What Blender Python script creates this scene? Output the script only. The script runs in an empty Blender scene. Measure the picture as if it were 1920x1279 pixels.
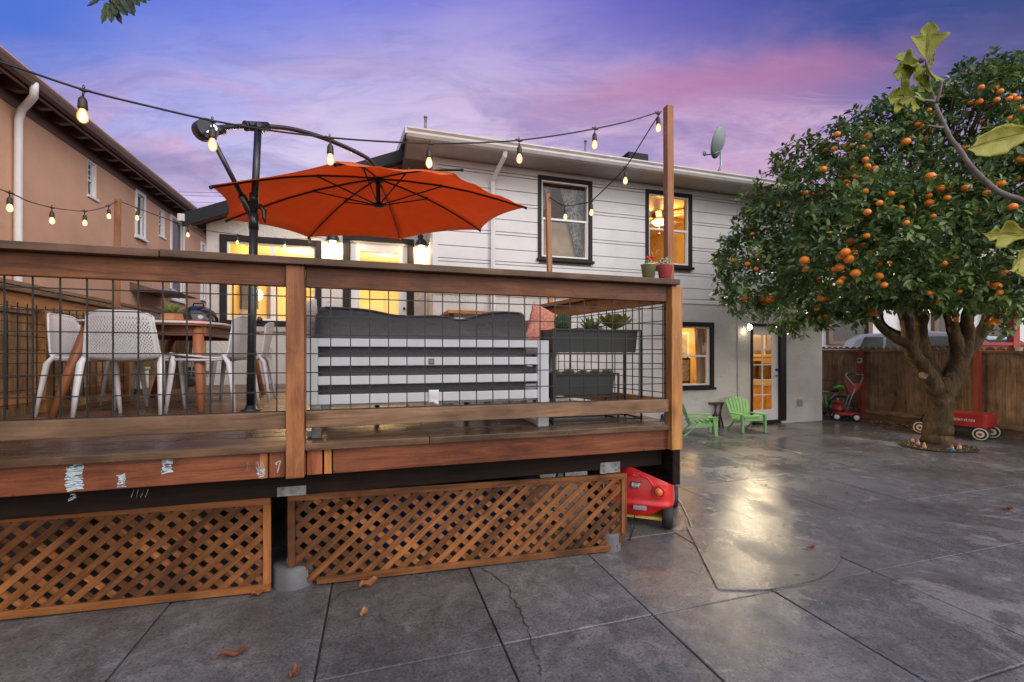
import bpy, bmesh, math, random
import numpy as np
from mathutils import Vector, Matrix, Euler
from mathutils.bvhtree import BVHTree
R = random.Random(7)
V = Vector
PI = math.pi
# ---------------------------------------------------------------- survey: sight lines from the tripod position
H, F, CY, A = 1.4, 839.0, 665.0, math.radians(17.03)
CA, SA = math.cos(A), math.sin(A)
C0 = V((0, 0, H))
def ray(px, py):
    r = (px - 960) / F
    return V((SA + r * CA, CA - r * SA, (CY - py) / F))
def aY(px, py, Y): v = ray(px, py); return C0 + v * (Y / v.y)
def aX(px, py, X): v = ray(px, py); return C0 + v * (X / v.x)
def aZ(px, py, z): v = ray(px, py); return C0 + v * ((z - H) / v.z)
def aD(px, py, D): return C0 + ray(px, py) * D
def lerp(a, b, t): return a + (b - a) * t
scene = bpy.context.scene
COL = scene.collection

# ---------------------------------------------------------------- mesh builder
class MB:
    def __init__(s):
        s.v = []; s.f = []; s.uv = []; s.rn = []; s.sm = []
    def face(s, idx, uv=None, rn=0.5, sm=False):
        s.f.append(idx); s.uv.append(uv or [(0, 0)] * len(idx)); s.rn.append(rn); s.sm.append(sm)
    def ob(s, c, h, ax=None, rn=None):
        c = V(c)
        ax = ax or (V((1, 0, 0)), V((0, 1, 0)), V((0, 0, 1)))
        rn = R.random() if rn is None else rn
        b = len(s.v)
        loc = []
        for k in range(8):
            l = [h[i] * (1 if (k >> i) & 1 else -1) for i in range(3)]
            loc.append(l)
            s.v.append(c + ax[0] * l[0] + ax[1] * l[1] + ax[2] * l[2])
        L = max(range(3), key=lambda i: h[i])
        o = [i for i in range(3) if i != L]
        uv = [(l[L] + h[L], l[o[0]] + l[o[1]] * 1.0 + 0.5) for l in loc]
        for q in ((0, 2, 3, 1), (4, 5, 7, 6), (0, 1, 5, 4), (2, 6, 7, 3), (0, 4, 6, 2), (1, 3, 7, 5)):
            s.face([b + i for i in q], [uv[i] for i in q], rn)
    def box(s, x0, x1, y0, y1, z0, z1, rn=None):
        s.ob(((x0 + x1) / 2, (y0 + y1) / 2, (z0 + z1) / 2), (abs(x1 - x0) / 2, abs(y1 - y0) / 2, abs(z1 - z0) / 2), None, rn)
    def bar(s, p0, p1, w, h, up=(0, 0, 1), rn=None):
        p0, p1 = V(p0), V(p1)
        d = (p1 - p0); L = d.length; d = d / L
        sd = d.cross(V(up))
        if sd.length < 1e-4: sd = d.cross(V((0, 1, 0)))
        sd.normalize(); u = sd.cross(d)
        s.ob((p0 + p1) / 2, (L / 2, w / 2, h / 2), (d, sd, u), rn)
    def tube(s, pts, r, n=8, caps=True, sm=True, rn=None, flat=1.0):
        pts = [V(p) for p in pts]
        rs = r if isinstance(r, (list, tuple)) else [r] * len(pts)
        rn = R.random() if rn is None else rn
        b = len(s.v); L = 0; up = None
        for i, p in enumerate(pts):
            t = (pts[min(i + 1, len(pts) - 1)] - pts[max(i - 1, 0)]).normalized()
            if up is None:
                up = t.cross(V((0, 0, 1)))
                if up.length < .1: up = t.cross(V((1, 0, 0)))
                up.normalize()
            up = (up - t * up.dot(t)).normalized()
            w = t.cross(up)
            if i: L += (p - pts[i - 1]).length
            for k in range(n):
                a = 2 * PI * k / n
                s.v.append(p + (up * math.cos(a) + w * math.sin(a) * flat) * rs[i])
            if i:
                for k in range(n):
                    k2 = (k + 1) % n
                    q = [b + (i - 1) * n + k, b + (i - 1) * n + k2, b + i * n + k2, b + i * n + k]
                    c = 2 * PI * rs[i]
                    s.face(q, [(L - .01, k / n * c), (L - .01, (k + 1) / n * c), (L, (k + 1) / n * c), (L, k / n * c)], rn, sm)
        if caps:
            s.face([b + k for k in range(n)][::-1], None, rn)
            e = b + (len(pts) - 1) * n
            s.face([e + k for k in range(n)], None, rn)
    def grid(s, fn, nu, nv, sm=True, cu=False, skip=None, rn=None):
        b = len(s.v); rn = R.random() if rn is None else rn
        mu = nu if cu else nu + 1
        for j in range(nv + 1):
            for i in range(mu):
                s.v.append(V(fn(i / nu, j / nv)))
        for j in range(nv):
            for i in range(nu):
                if skip and skip(i, j): continue
                i2 = (i + 1) % mu
                s.face([b + j * mu + i, b + j * mu + i2, b + (j + 1) * mu + i2, b + (j + 1) * mu + i],
                       [(i / nu, j / nv), ((i + 1) / nu, j / nv), ((i + 1) / nu, (j + 1) / nv), (i / nu, (j + 1) / nv)], rn, sm)
    def lathe(s, prof, c=(0, 0, 0), n=16, sm=True, ax=None, caps=True):
        c = V(c); ax = ax or (V((1, 0, 0)), V((0, 1, 0)), V((0, 0, 1)))
        m = len(prof) - 1
        def fn(u, v):
            r, z = prof[round(v * m)]
            a = 2 * PI * u
            return c + ax[0] * (r * math.cos(a)) + ax[1] * (r * math.sin(a)) + ax[2] * z
        b = len(s.v)
        s.grid(fn, n, m, sm, True)
        if caps:
            if prof[0][0] > 1e-4: s.face([b + k for k in range(n)][::-1])
            if prof[-1][0] > 1e-4: s.face([b + m * n + k for k in range(n)])
    def ell(s, c, r, n=12, m=8):
        c = V(c)
        r = r if isinstance(r, (tuple, list)) else (r, r, r)
        s.grid(lambda u, v: c + V((r[0] * math.cos(2 * PI * u) * math.sin(PI * v), r[1] * math.sin(2 * PI * u) * math.sin(PI * v), -r[2] * math.cos(PI * v))), n, m, True, True)
    def prism(s, pts, d, rn=None):
        b = len(s.v); n = len(pts); d = V(d); rn = R.random() if rn is None else rn
        for p in pts: s.v.append(V(p))
        for p in pts: s.v.append(V(p) + d)
        s.face(list(range(b, b + n))[::-1], None, rn); s.face(list(range(b + n, b + 2 * n)), None, rn)
        for k in range(n):
            k2 = (k + 1) % n
            L = (V(pts[k2]) - V(pts[k])).length
            s.face([b + k, b + k2, b + n + k2, b + n + k], [(0, 0), (L, 0), (L, d.length), (0, d.length)], rn)
    def quad(s, a, b_, c, d, rn=.5):
        b = len(s.v); s.v += [V(a), V(b_), V(c), V(d)]
        w = (V(b_) - V(a)).length; h = (V(d) - V(a)).length
        s.face([b, b + 1, b + 2, b + 3], [(0, 0), (w, 0), (w, h), (0, h)], rn)
    def build(s, name, mat, parent=None, world=True, bevel=0, solid=0, recalc=False, subsurf=0):
        off = V((0, 0, 0))
        if parent is not None and world:
            r = parent
            while r.parent: r = r.parent
            off = r.location
        me = bpy.data.meshes.new(name)
        me.from_pydata([tuple(p - off) for p in s.v], [], s.f)
        uvl = me.uv_layers.new(name='UVMap')
        flat = [c for f in s.uv for p in f for c in p]
        if len(flat) == 2 * len(uvl.data): uvl.data.foreach_set('uv', flat)
        at = me.attributes.new('rnd', 'FLOAT', 'FACE')
        at.data.foreach_set('value', s.rn)
        me.polygons.foreach_set('use_smooth', s.sm)
        if recalc:
            bm = bmesh.new(); bm.from_mesh(me)
            bmesh.ops.recalc_face_normals(bm, faces=bm.faces); bm.to_mesh(me); bm.free()
        me.materials.append(mat)
        o = bpy.data.objects.new(name, me); COL.objects.link(o)
        if parent is not None: o.parent = parent
        if solid:
            m = o.modifiers.new('Solid', 'SOLIDIFY'); m.thickness = solid; m.offset = 0
        if subsurf:
            m = o.modifiers.new('Sub', 'SUBSURF'); m.levels = subsurf; m.render_levels = subsurf
        if bevel:
            m = o.modifiers.new('Bevel', 'BEVEL'); m.width = bevel; m.segments = 2; m.limit_method = 'ANGLE'
        return o

def tag(o, label, cat, group=None, kind=None):
    o['label'] = label; o['category'] = cat
    if group: o['group'] = group
    if kind: o['kind'] = kind
    return o
def thing(name, label, cat, loc=(0, 0, 0), group=None, rz=0):
    o = bpy.data.objects.new(name, None); COL.objects.link(o)
    o.empty_display_size = .1
    o.location = loc; o.rotation_euler = (0, 0, rz)
    return tag(o, label, cat, group)
def copy_tree(o, parent=None):
    c = o.copy(); COL.objects.link(c)
    if parent: c.parent = parent
    for ch in list(o.children): copy_tree(ch, c)
    return c
def lamp(name, loc, energy, color, radius=.05, parent=None, typ='POINT'):
    l = bpy.data.lights.new(name, typ); l.energy = energy; l.color = color
    if typ == 'POINT': l.shadow_soft_size = radius
    o = bpy.data.objects.new(name, l); COL.objects.link(o)
    if parent:
        r = parent
        while r.parent: r = r.parent
        o.parent = parent; o.location = V(loc) - r.location
    else: o.location = loc
    return o

# ---------------------------------------------------------------- materials
class NT:
    def __init__(s, name):
        m = bpy.data.materials.new(name); m.use_nodes = True
        s.m = m; s.t = m.node_tree; s.n = s.t.nodes; s.l = s.t.links
        s.p = s.n['Principled BSDF']; s.out = s.n['Material Output']
    def add(s, typ, **kw):
        nd = s.n.new(typ)
        for k, v in kw.items():
            if k.startswith('i_'):
                key = k[2:]
                key = int(key) if key.isdigit() else key.replace('_', ' ')
                if hasattr(v, 'is_linked') or isinstance(v, bpy.types.NodeSocket): s.l.new(v, nd.inputs[key])
                else: nd.inputs[key].default_value = v
            else: setattr(nd, k, v)
        return nd
    def math(s, op, a, b=0.0, clamp=False):
        nd = s.n.new('ShaderNodeMath'); nd.operation = op; nd.use_clamp = clamp
        for i, x in enumerate((a, b)):
            if isinstance(x, bpy.types.NodeSocket): s.l.new(x, nd.inputs[i])
            else: nd.inputs[i].default_value = x
        return nd.outputs[0]
    def noise(s, vec, scale, detail=4, rough=.55, dist=0):
        nd = s.add('ShaderNodeTexNoise'); nd.inputs['Scale'].default_value = scale
        nd.inputs['Detail'].default_value = detail; nd.inputs['Roughness'].default_value = rough
        nd.inputs['Distortion'].default_value = dist
        if vec is not None: s.l.new(vec, nd.inputs['Vector'])
        return nd.outputs['Fac']
    def ramp(s, fac, stops, interp='LINEAR'):
        nd = s.add('ShaderNodeValToRGB'); cr = nd.color_ramp; cr.interpolation = interp
        while len(cr.elements) < len(stops): cr.elements.new(.5)
        for e, (p, c) in zip(cr.elements, stops):
            e.position = p; e.color = (*c, 1) if isinstance(c, (tuple, list)) else (c, c, c, 1)
        s.l.new(fac, nd.inputs[0]); return nd.outputs['Color']
    def mix(s, fac, a, b, mode='MIX'):
        nd = s.n.new('ShaderNodeMixRGB'); nd.blend_type = mode
        for i, x in enumerate((fac, a, b)):
            if isinstance(x, bpy.types.NodeSocket): s.l.new(x, nd.inputs[i])
            else: nd.inputs[i].default_value = (*x, 1) if isinstance(x, (tuple, list)) else x
        return nd.outputs[0]
    def mapping(s, vec, scale=(1, 1, 1), rot=(0, 0, 0), loc=(0, 0, 0)):
        nd = s.add('ShaderNodeMapping'); nd.inputs['Scale'].default_value = scale
        nd.inputs['Rotation'].default_value = rot; nd.inputs['Location'].default_value = loc
        s.l.new(vec, nd.inputs['Vector']); return nd.outputs[0]
    def coord(s, which='Object'):
        return s.add('ShaderNodeTexCoord').outputs[which]
    def bump(s, h, strength=.3, dist=.01):
        nd = s.add('ShaderNodeBump'); nd.inputs['Strength'].default_value = strength
        nd.inputs['Distance'].default_value = dist
        s.l.new(h, nd.inputs['Height']); s.l.new(nd.outputs[0], s.p.inputs['Normal'])
    def set(s, **kw):
        for k, v in kw.items():
            key = {'base': 'Base Color', 'rough': 'Roughness', 'metal': 'Metallic', 'spec': 'Specular IOR Level', 'coat': 'Coat Weight', 'sheen': 'Sheen Weight',
                   'emit': 'Emission Color', 'estr': 'Emission Strength', 'sub': 'Subsurface Weight', 'alpha': 'Alpha', 'trans': 'Transmission Weight'}[k]
            if isinstance(v, bpy.types.NodeSocket): s.l.new(v, s.p.inputs[key])
            else: s.p.inputs[key].default_value = (*v, 1) if isinstance(v, (tuple, list)) else v
        return s.m

def simple(name, c, rough=.5, metal=0, var=.25, scale=6, bump=0, bscale=60, spec=.5, coat=0, bdist=.004):
    t = NT(name); co = t.coord()
    n = t.noise(co, scale, 5)
    dk = tuple(x * (1 - var) for x in c); lt = tuple(min(1, x * (1 + var)) for x in c)
    t.set(base=t.ramp(n, [(.3, dk), (.7, lt)]), rough=t.math('ADD', t.math('MULTIPLY', n, .2), rough - .1), metal=metal, spec=spec, coat=coat)
    if bump: t.bump(t.noise(co, bscale, 4), bump, bdist)
    return t.m
def wood(name, c1, c2, dark, rough=.6, grain=28, knots=True, stain=.5, wet=0, spec=.35, vr=.5):
    t = NT(name)
    uv = t.coord('UV'); rn = t.add('ShaderNodeAttribute', attribute_name='rnd').outputs['Fac']
    sh = t.add('ShaderNodeCombineXYZ'); t.l.new(t.math('MULTIPLY', rn, 57.3), sh.inputs[0]); t.l.new(t.math('MULTIPLY', rn, 31.7), sh.inputs[1])
    ad = t.add('ShaderNodeVectorMath', operation='ADD'); t.l.new(uv, ad.inputs[0]); t.l.new(sh.outputs[0], ad.inputs[1]); v = ad.outputs[0]
    g1 = t.noise(t.mapping(v, (1.9, grain * .7, 1)), 1, 7, .68, .9)
    g2 = t.noise(t.mapping(v, (4, grain * 5, 1)), 1, 3, .6)
    big = t.noise(t.coord('Object'), 2.3, 5, .6)
    col = t.ramp(g1, [(.30, dark), (.45, c1), (.64, c2)])
    col = t.mix(t.math('MULTIPLY', g2, .45), col, dark, 'MIX')
    if knots:
        vo = t.add('ShaderNodeTexVoronoi'); vo.inputs['Scale'].default_value = 1
        vo.inputs['Randomness'].default_value = 1
        t.l.new(t.mapping(v, (2.3, 5.2, 1)), vo.inputs['Vector'])
        k = t.ramp(t.math('ADD', vo.outputs['Distance'], t.math('MULTIPLY', g1, .12)), [(.13, 1.0), (.2, .35), (.3, 0.0)])
        col = t.mix(t.math('MULTIPLY', k, .75), col, tuple(x * .35 for x in dark))
    st = t.ramp(big, [(.42, 0.0), (.68, 1.0)])
    edge = t.ramp(t.noise(t.mapping(v, (5, 9, 1)), 1, 6, .7, .8), [(.56, 0.0), (.72, 1.0)])
    col = t.mix(t.math('MULTIPLY', edge, stain * .7), col, tuple(x * .5 for x in dark))
    col = t.mix(t.math('MULTIPLY', st, stain), col, tuple(x * .55 for x in dark))
    val = t.math('ADD', t.math('MULTIPLY', rn, vr), 1 - vr / 2)
    hsv = t.add('ShaderNodeHueSaturation'); t.l.new(col, hsv.inputs['Color']); t.l.new(val, hsv.inputs['Value'])
    col = hsv.outputs[0]
    if wet: rg = t.ramp(big, [(.35, rough), (.6, wet)])
    else: rg = t.math('ADD', t.math('MULTIPLY', g1, .25), rough - .12)
    t.set(base=col, rough=rg, spec=spec)
    t.bump(t.math('ADD', t.math('MULTIPLY', g2, .5), g1), .45, .005)
    return t.m
def glass(name, tint=(1, 1, 1), refl=.1):
    t = NT(name); t.n.remove(t.p)
    tr = t.add('ShaderNodeBsdfTransparent'); tr.inputs[0].default_value = (*tint, 1)
    gl = t.add('ShaderNodeBsdfGlossy'); gl.inputs['Roughness'].default_value = .02
    lw = t.add('ShaderNodeLayerWeight'); lw.inputs[0].default_value = .25
    fac = t.math('ADD', t.math('MULTIPLY', lw.outputs['Fresnel'], .8), refl, True)
    mx = t.add('ShaderNodeMixShader'); t.l.new(fac, mx.inputs[0]); t.l.new(tr.outputs[0], mx.inputs[1]); t.l.new(gl.outputs[0], mx.inputs[2])
    t.l.new(mx.outputs[0], t.out.inputs['Surface'])
    return t.m
def emissive(name, c, s):
    t = NT(name); return t.set(base=(0.02, .02, .02), emit=c, estr=s)

m_rail = wood('redwood_rail', (.205, .076, .033), (.33, .132, .056), (.08, .028, .014), .55, stain=.65)
m_post = wood('redwood_post', (.27, .10, .036), (.42, .175, .068), (.11, .038, .016), .5)
m_cap = wood('weathered_cap', (.17, .10, .062), (.25, .155, .1), (.075, .045, .032), .6, stain=.7)
m_fascia = wood('red_fascia', (.23, .066, .028), (.36, .12, .05), (.09, .026, .014), .45, wet=.25)
m_deck = wood('wet_deck_boards', (.16, .088, .048), (.25, .145, .08), (.06, .034, .02), .5, wet=.24, stain=.75)
m_bottom = wood('bottom_rail_wood', (.20, .115, .065), (.30, .18, .105), (.09, .05, .03), .6)
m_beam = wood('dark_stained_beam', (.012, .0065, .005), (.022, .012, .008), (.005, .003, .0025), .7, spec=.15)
m_lat = wood('cedar_lattice', (.22, .080, .022), (.37, .15, .05), (.075, .027, .010), .55, grain=40, vr=1.0, stain=.75)
m_latedge = wood('cedar_frame', (.34, .125, .034), (.47, .195, .06), (.16, .06, .02), .5, stain=.5)
m_fence = wood('old_fence', (.31, .185, .095), (.48, .31, .165), (.12, .07, .038), .8, stain=.75)
m_redpost = wood('red_post', (.30, .05, .025), (.4, .075, .035), (.14, .022, .012), .6)
m_litrail = wood('lamplit_rail', (.42, .19, .06), (.55, .27, .10), (.2, .09, .03), .5, stain=.3)  # brighter copy of the rail wood, lamp glow put into its colour
m_teak = wood('teak_table', (.33, .12, .055), (.42, .17, .08), (.17, .06, .03), .4, knots=False, stain=.25)
m_stringpost = wood('string_post', (.36, .16, .075), (.46, .22, .11), (.18, .08, .04), .6, stain=.35)
m_white = simple('white_paint', (.74, .735, .73), .45, var=.06, scale=3)
m_vinyl = simple('white_vinyl', (.78, .78, .78), .35, var=.04)
m_siding = simple('painted_siding', (.655, .65, .66), .5, var=.07, scale=2.2, bump=.12, bscale=22)
m_trim = simple('dark_trim', (.017, .0135, .013), .55, var=.2, spec=.25)
m_black = simple('black_metal', (.012, .012, .013), .4, var=.2)
m_wire = simple('wire', (.010, .010, .011), .45, var=.2)
m_pole = simple('charcoal_powdercoat', (.045, .05, .056), .28, .6, var=.1)
m_chrome = simple('chrome', (.8, .8, .8), .15, 1, var=.05)
m_galv = simple('galvanised', (.22, .23, .235), .5, .4, var=.4, scale=18)
m_plastic = simple('white_plastic', (.60, .59, .61), .4, var=.05)
m_shingle = simple('dark_roof', (.03, .031, .036), .7, var=.4, scale=18, bump=.4, bscale=40)
m_darkfascia = simple('charcoal_fascia', (.014, .015, .019), .6, var=.15, spec=.25)
m_gutter = simple('gutter_paint', (.56, .54, .53), .4, var=.1)
m_soffit = simple('soffit', (.40, .36, .33), .6, var=.12)
m_brown = simple('brown_fascia', (.14, .085, .066), .5, var=.15)
m_cord = simple('cord', (.012, .011, .011), .5, var=.2)
m_socket = simple('socket', (.03, .018, .014), .5, var=.2)
def bulbmat():
    t = NT('lit_bulb'); lw = t.add('ShaderNodeLayerWeight'); lw.inputs[0].default_value = .35
    f = lw.outputs['Facing']
    t.set(base=(.3, .2, .1), rough=.1, emit=t.ramp(f, [(.0, (1, .62, .28)), (.4, (1, .45, .11)), (1.0, (.75, .25, .04))]), estr=t.math('ADD', t.math('MULTIPLY', t.ramp(f, [(.02, 1.0), (.42, 0.0)]), 3.6), .72))
    return t.m
m_bulb = bulbmat()
m_green = simple('lime_plastic', (.27, .56, .20), .45, var=.08, bump=.03)
m_red = simple('red_plastic', (.62, .022, .022), .3, var=.06, bump=.05, bscale=40)
m_redmetal = simple('red_wagon_plastic', (.33, .022, .018), .42, var=.25)
m_darkplastic = simple('dark_plastic', (.03, .028, .027), .5, var=.2)
m_yellow = simple('yellow_plastic', (.72, .50, .12), .45, var=.08)
m_orangep = simple('orange_plastic', (.72, .16, .05), .35, var=.08)
m_rubber = simple('rubber', (.015, .015, .016), .65, var=.2, bump=.2)
m_cream = simple('cream_plastic', (.62, .56, .44), .45, var=.12)
m_steelbox = simple('planter_steel', (.032, .038, .04), .5, .2, var=.12)
m_soil = simple('soil', (.02, .013, .009), .95, var=.6, scale=40, bump=.8, bscale=80)
m_blue = simple('blue_tarp', (.012, .05, .19), .4, var=.2, bump=.4, bscale=12, bdist=.02)
m_clear = glass('clear_bin', (.75, .83, .88), .12)
m_pane = glass('window_glass', (.97, .98, .98), .03)
m_darkglass = simple('dark_window', (.03, .034, .038), .12, var=.3, spec=.35)
m_lampglow = emissive('lamp_glow', (1, .66, .3), 14)
m_flood = emissive('flood_glow', (1, .86, .62), 60)
m_curtain = simple('curtain', (.62, .48, .33), .8, var=.15)
m_pink = simple('coral_cloth', (.55, .22, .16), .9, var=.35, scale=50)
m_gray = simple('grey_paint', (.35, .37, .4), .35, .3, var=.1)
def fabric(name, c, scale=220, var=.35, rough=.9):
    t = NT(name); co = t.coord()
    n = t.noise(co, scale, 3); b = t.noise(co, 3, 4)
    col = t.ramp(n, [(.3, tuple(x * (1 - var) for x in c)), (.7, tuple(x * (1 + var) for x in c))])
    col = t.mix(t.ramp(b, [(.4, 0.), (.7, .3)]), col, tuple(x * .6 for x in c))
    t.set(base=col, rough=rough, sheen=.2); t.bump(t.math('ADD', t.math('MULTIPLY', n, .12), t.noise(t.mapping(co, (1, 1, 2.2)), 7, 5, .6, 1.2)), .6, .03); return t.m
m_grayfab = fabric('charcoal_fabric', (.082, .082, .087))
m_beige = fabric('beige_fabric', (.48, .42, .38))
def canopy_mat():
    t = NT('orange_canopy'); co = t.coord(); n = t.noise(co, 150, 2); b = t.noise(co, 3.5, 6, .65, 1)
    col = t.ramp(b, [(.3, (.80, .18, .034)), (.7, (.95, .275, .06))])
    t.set(base=col, rough=.75)
    tl = t.add('ShaderNodeBsdfTranslucent'); tl.inputs[0].default_value = (.95, .27, .06, 1)
    mx = t.add('ShaderNodeMixShader'); mx.inputs[0].default_value = .5
    t.l.new(t.p.outputs[0], mx.inputs[1]); t.l.new(tl.outputs[0], mx.inputs[2]); t.l.new(mx.outputs[0], t.out.inputs['Surface'])
    t.bump(t.math('ADD', t.math('MULTIPLY', n, .15), t.noise(co, 5, 4, .6, 1.5)), .35, .03); return t.m
m_canopy = canopy_mat()
def stucco(name, c, swirl=True, scale=4.5, st=.42):
    t = NT(name); co = t.coord()
    big = t.noise(co, .9, 5)
    fine = t.noise(co, 55, 4)
    if swirl:
        w = t.add('ShaderNodeVectorMath', operation='ADD')
        wn = t.add('ShaderNodeTexNoise'); wn.inputs['Scale'].default_value = scale * .45; wn.inputs['Detail'].default_value = 1; t.l.new(co, wn.inputs['Vector'])
        sc = t.add('ShaderNodeVectorMath', operation='SCALE'); sc.inputs['Scale'].default_value = 1.5; t.l.new(wn.outputs['Color'], sc.inputs[0])
        t.l.new(co, w.inputs[0]); t.l.new(sc.outputs[0], w.inputs[1])
        n = t.noise(t.mapping(w.outputs[0], (1, 1, 1.9)), scale, 2, .5, 1.5)
        band = t.math('ABSOLUTE', t.math('SUBTRACT', n, .5))
        ridge = t.ramp(band, [(0.0, 1.0), (.035, .25), (.08, 0.0)])
        msk = t.ramp(t.noise(co, 3.1, 2), [(.42, 0.0), (.58, 1.0)])
        h = t.math('ADD', t.math('MULTIPLY', t.math('MULTIPLY', ridge, msk), 1.0), t.math('MULTIPLY', fine, .12))
        h = t.math('ADD', h, t.math('MULTIPLY', t.noise(co, 9, 3), .4))
    else:
        h = t.math('ADD', fine, t.math('MULTIPLY', t.noise(co, 8, 4), 1.2))
    col = t.ramp(big, [(.3, tuple(x * .82 for x in c)), (.7, tuple(min(1, x * 1.08) for x in c))])
    t.set(base=col, rough=.85, spec=.25)
    t.bump(h, st, .03 if swirl else .012); return t.m
m_stucco = stucco('troweled_white_stucco', (.60, .575, .55))
m_tan = stucco('tan_stucco', (.66, .40, .27), False, st=.35)
m_int_warm = simple('warm_plaster', (.72, .56, .28), .8, var=.05)
m_int_orange = simple('ochre_plaster', (.72, .52, .24), .8, var=.06)
m_int_tan = simple('tan_plaster', (.42, .26, .13), .8, var=.12)
def concrete():
    t = NT('wet_concrete'); co = t.coord(); rn = t.add('ShaderNodeAttribute', attribute_name='rnd').outputs['Fac']
    big = t.noise(co, .75, 6, .6, .4); mid = t.noise(co, 2.6, 8, .7, .6); m2 = t.noise(co, 11, 7, .72, .4); fine = t.noise(co, 70, 4, .7); grit = t.noise(co, 230, 2, .7)
    base = t.ramp(mid, [(.28, (.095, .097, .106)), (.5, (.162, .165, .178)), (.72, (.23, .232, .243))])
    base = t.mix(t.ramp(m2, [(.38, .55), (.62, 0.)]), base, (.050, .049, .051))
    base = t.mix(t.ramp(big, [(.45, 0.), (.62, .6)]), base, (.060, .057, .058))
    dry = t.ramp(t.math('ADD', t.noise(t.mapping(co, (1, 1, 1), loc=(3.1, .7, 0)), 1.1, 8, .68, .9), t.math('MULTIPLY', t.math('SUBTRACT', m2, .5), .10)), [(.59, 0.), (.625, 1.)])
    base = t.mix(t.math('MULTIPLY', dry, .5), base, (.26, .25, .245))
    rust = t.ramp(t.noise(t.mapping(co, (1, 1, 1), loc=(9, 4, 0)), 1.3, 8, .74), [(.57, 0.), (.66, 1.)])
    sp = t.add('ShaderNodeSeparateXYZ'); t.l.new(co, sp.inputs[0])
    far = t.math('MULTIPLY', t.ramp(t.math('DIVIDE', sp.outputs[1], 10), [(.36, 0.), (.5, 1.)]), rust)
    base = t.mix(t.math('MULTIPLY', far, .7), base, (.20, .062, .035))
    dirt = t.ramp(t.noise(t.mapping(co, (1.2, .5, 1), rot=(0, 0, .5)), 3.4, 8, .78, 1), [(.57, 0.), (.68, 1.)])
    base = t.mix(t.math('MULTIPLY', dirt, .5), base, (.034, .027, .021))
    sand = t.ramp(t.noise(t.mapping(co, (.8, 1.4, 1), rot=(0, 0, .9), loc=(5, 2, 0)), 2.2, 8, .76, .8), [(.6, 0.), (.75, 1.)])
    base = t.mix(t.math('MULTIPLY', sand, .25), base, (.15, .12, .09))
    base = t.mix(t.ramp(fine, [(.36, .6), (.5, 0.)]), base, (.030, .030, .032)); base = t.mix(t.ramp(fine, [(.58, 0.), (.70, .5)]), base, (.27, .265, .26))
    hs = t.add('ShaderNodeHueSaturation'); t.l.new(base, hs.inputs['Color']); t.l.new(t.math('ADD', t.math('MULTIPLY', rn, .36), .82), hs.inputs['Value'])
    rg = t.ramp(t.noise(co, 1.05, 7, .66, .5), [(.37, .10), (.5, .23), (.61, .47)])
    rg = t.math('ADD', t.math('ADD', rg, t.math('MULTIPLY', dry, .2)), t.math('MULTIPLY', t.math('SUBTRACT', m2, .5), .28), True)
    t.set(base=hs.outputs[0], rough=rg, spec=.5)
    t.bump(t.math('ADD', t.math('MULTIPLY', fine, 1.1), t.math('ADD', t.math('MULTIPLY', grit, .5), t.math('MULTIPLY', m2, .8))), .28, .005)
    return t.m
m_conc = concrete()
m_pier = simple('pier_concrete', (.11, .115, .125), .6, var=.3, scale=9, bump=.3, bscale=70)
m_earth = simple('dark_earth', (.03, .024, .02), .95, var=.4, scale=3, bump=.4, bscale=30)
def leafmat(name, cols, rough=.4, tr=.25):
    t = NT(name); rn = t.add('ShaderNodeAttribute', attribute_name='rnd').outputs['Fac']
    col = t.ramp(rn, cols); t.set(base=col, rough=rough, spec=.5)
    tl = t.add('ShaderNodeBsdfTranslucent'); t.l.new(col, tl.inputs[0])
    mx = t.add('ShaderNodeMixShader'); mx.inputs[0].default_value = tr
    t.l.new(t.p.outputs[0], mx.inputs[1]); t.l.new(tl.outputs[0], mx.inputs[2]); t.l.new(mx.outputs[0], t.out.inputs['Surface'])
    return t.m
m_leaf = leafmat('citrus_leaf', [(0, (.046, .090, .026)), (.45, (.095, .17, .042)), (.85, (.19, .28, .07)), (.97, (.29, .33, .07)), (1, (.45, .36, .05))], .30)
def figmat():
    t = NT('fig_leaf'); rn = t.add('ShaderNodeAttribute', attribute_name='rnd').outputs['Fac']; uv = t.coord('UV'); co = t.coord()
    sp = t.add('ShaderNodeSeparateXYZ'); t.l.new(uv, sp.inputs[0]); u, v = sp.outputs[0], sp.outputs[1]
    st = t.math('FRACT', t.math('SUBTRACT', t.math('MULTIPLY', u, 8.0), t.math('MULTIPLY', v, 2.2)))
    vein = t.ramp(t.math('ABSOLUTE', t.math('SUBTRACT', st, .5)), [(.0, 1.0), (.07, 0.0)])
    mid = t.ramp(v, [(.0, 1.0), (.05, 0.0)]); vein = t.math('MAXIMUM', vein, mid)
    col = t.ramp(t.math('ADD', t.math('MULTIPLY', rn, .6), t.math('MULTIPLY', t.noise(co, 40, 5, .65), .5)), [(.2, (.15, .20, .028)), (.5, (.30, .34, .045)), (.8, (.47, .46, .06))])
    col = t.mix(t.ramp(t.noise(co, 90, 4, .7), [(.62, 0.), (.7, .7)]), col, (.16, .10, .03))
    col = t.mix(t.math('MULTIPLY', vein, .5), col, (.56, .56, .20))
    t.set(base=col, rough=.55)
    tl = t.add('ShaderNodeBsdfTranslucent'); t.l.new(col, tl.inputs[0]); mx = t.add('ShaderNodeMixShader'); mx.inputs[0].default_value = .4
    t.l.new(t.p.outputs[0], mx.inputs[1]); t.l.new(tl.outputs[0], mx.inputs[2]); t.l.new(mx.outputs[0], t.out.inputs['Surface'])
    t.bump(t.math('SUBTRACT', t.noise(co, 60, 3), vein), .5, .002); return t.m
m_fig = figmat()
m_darkleaf = leafmat('dark_leaf', [(0, (.03, .055, .02)), (1, (.07, .11, .03))], .4, .3)
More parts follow.
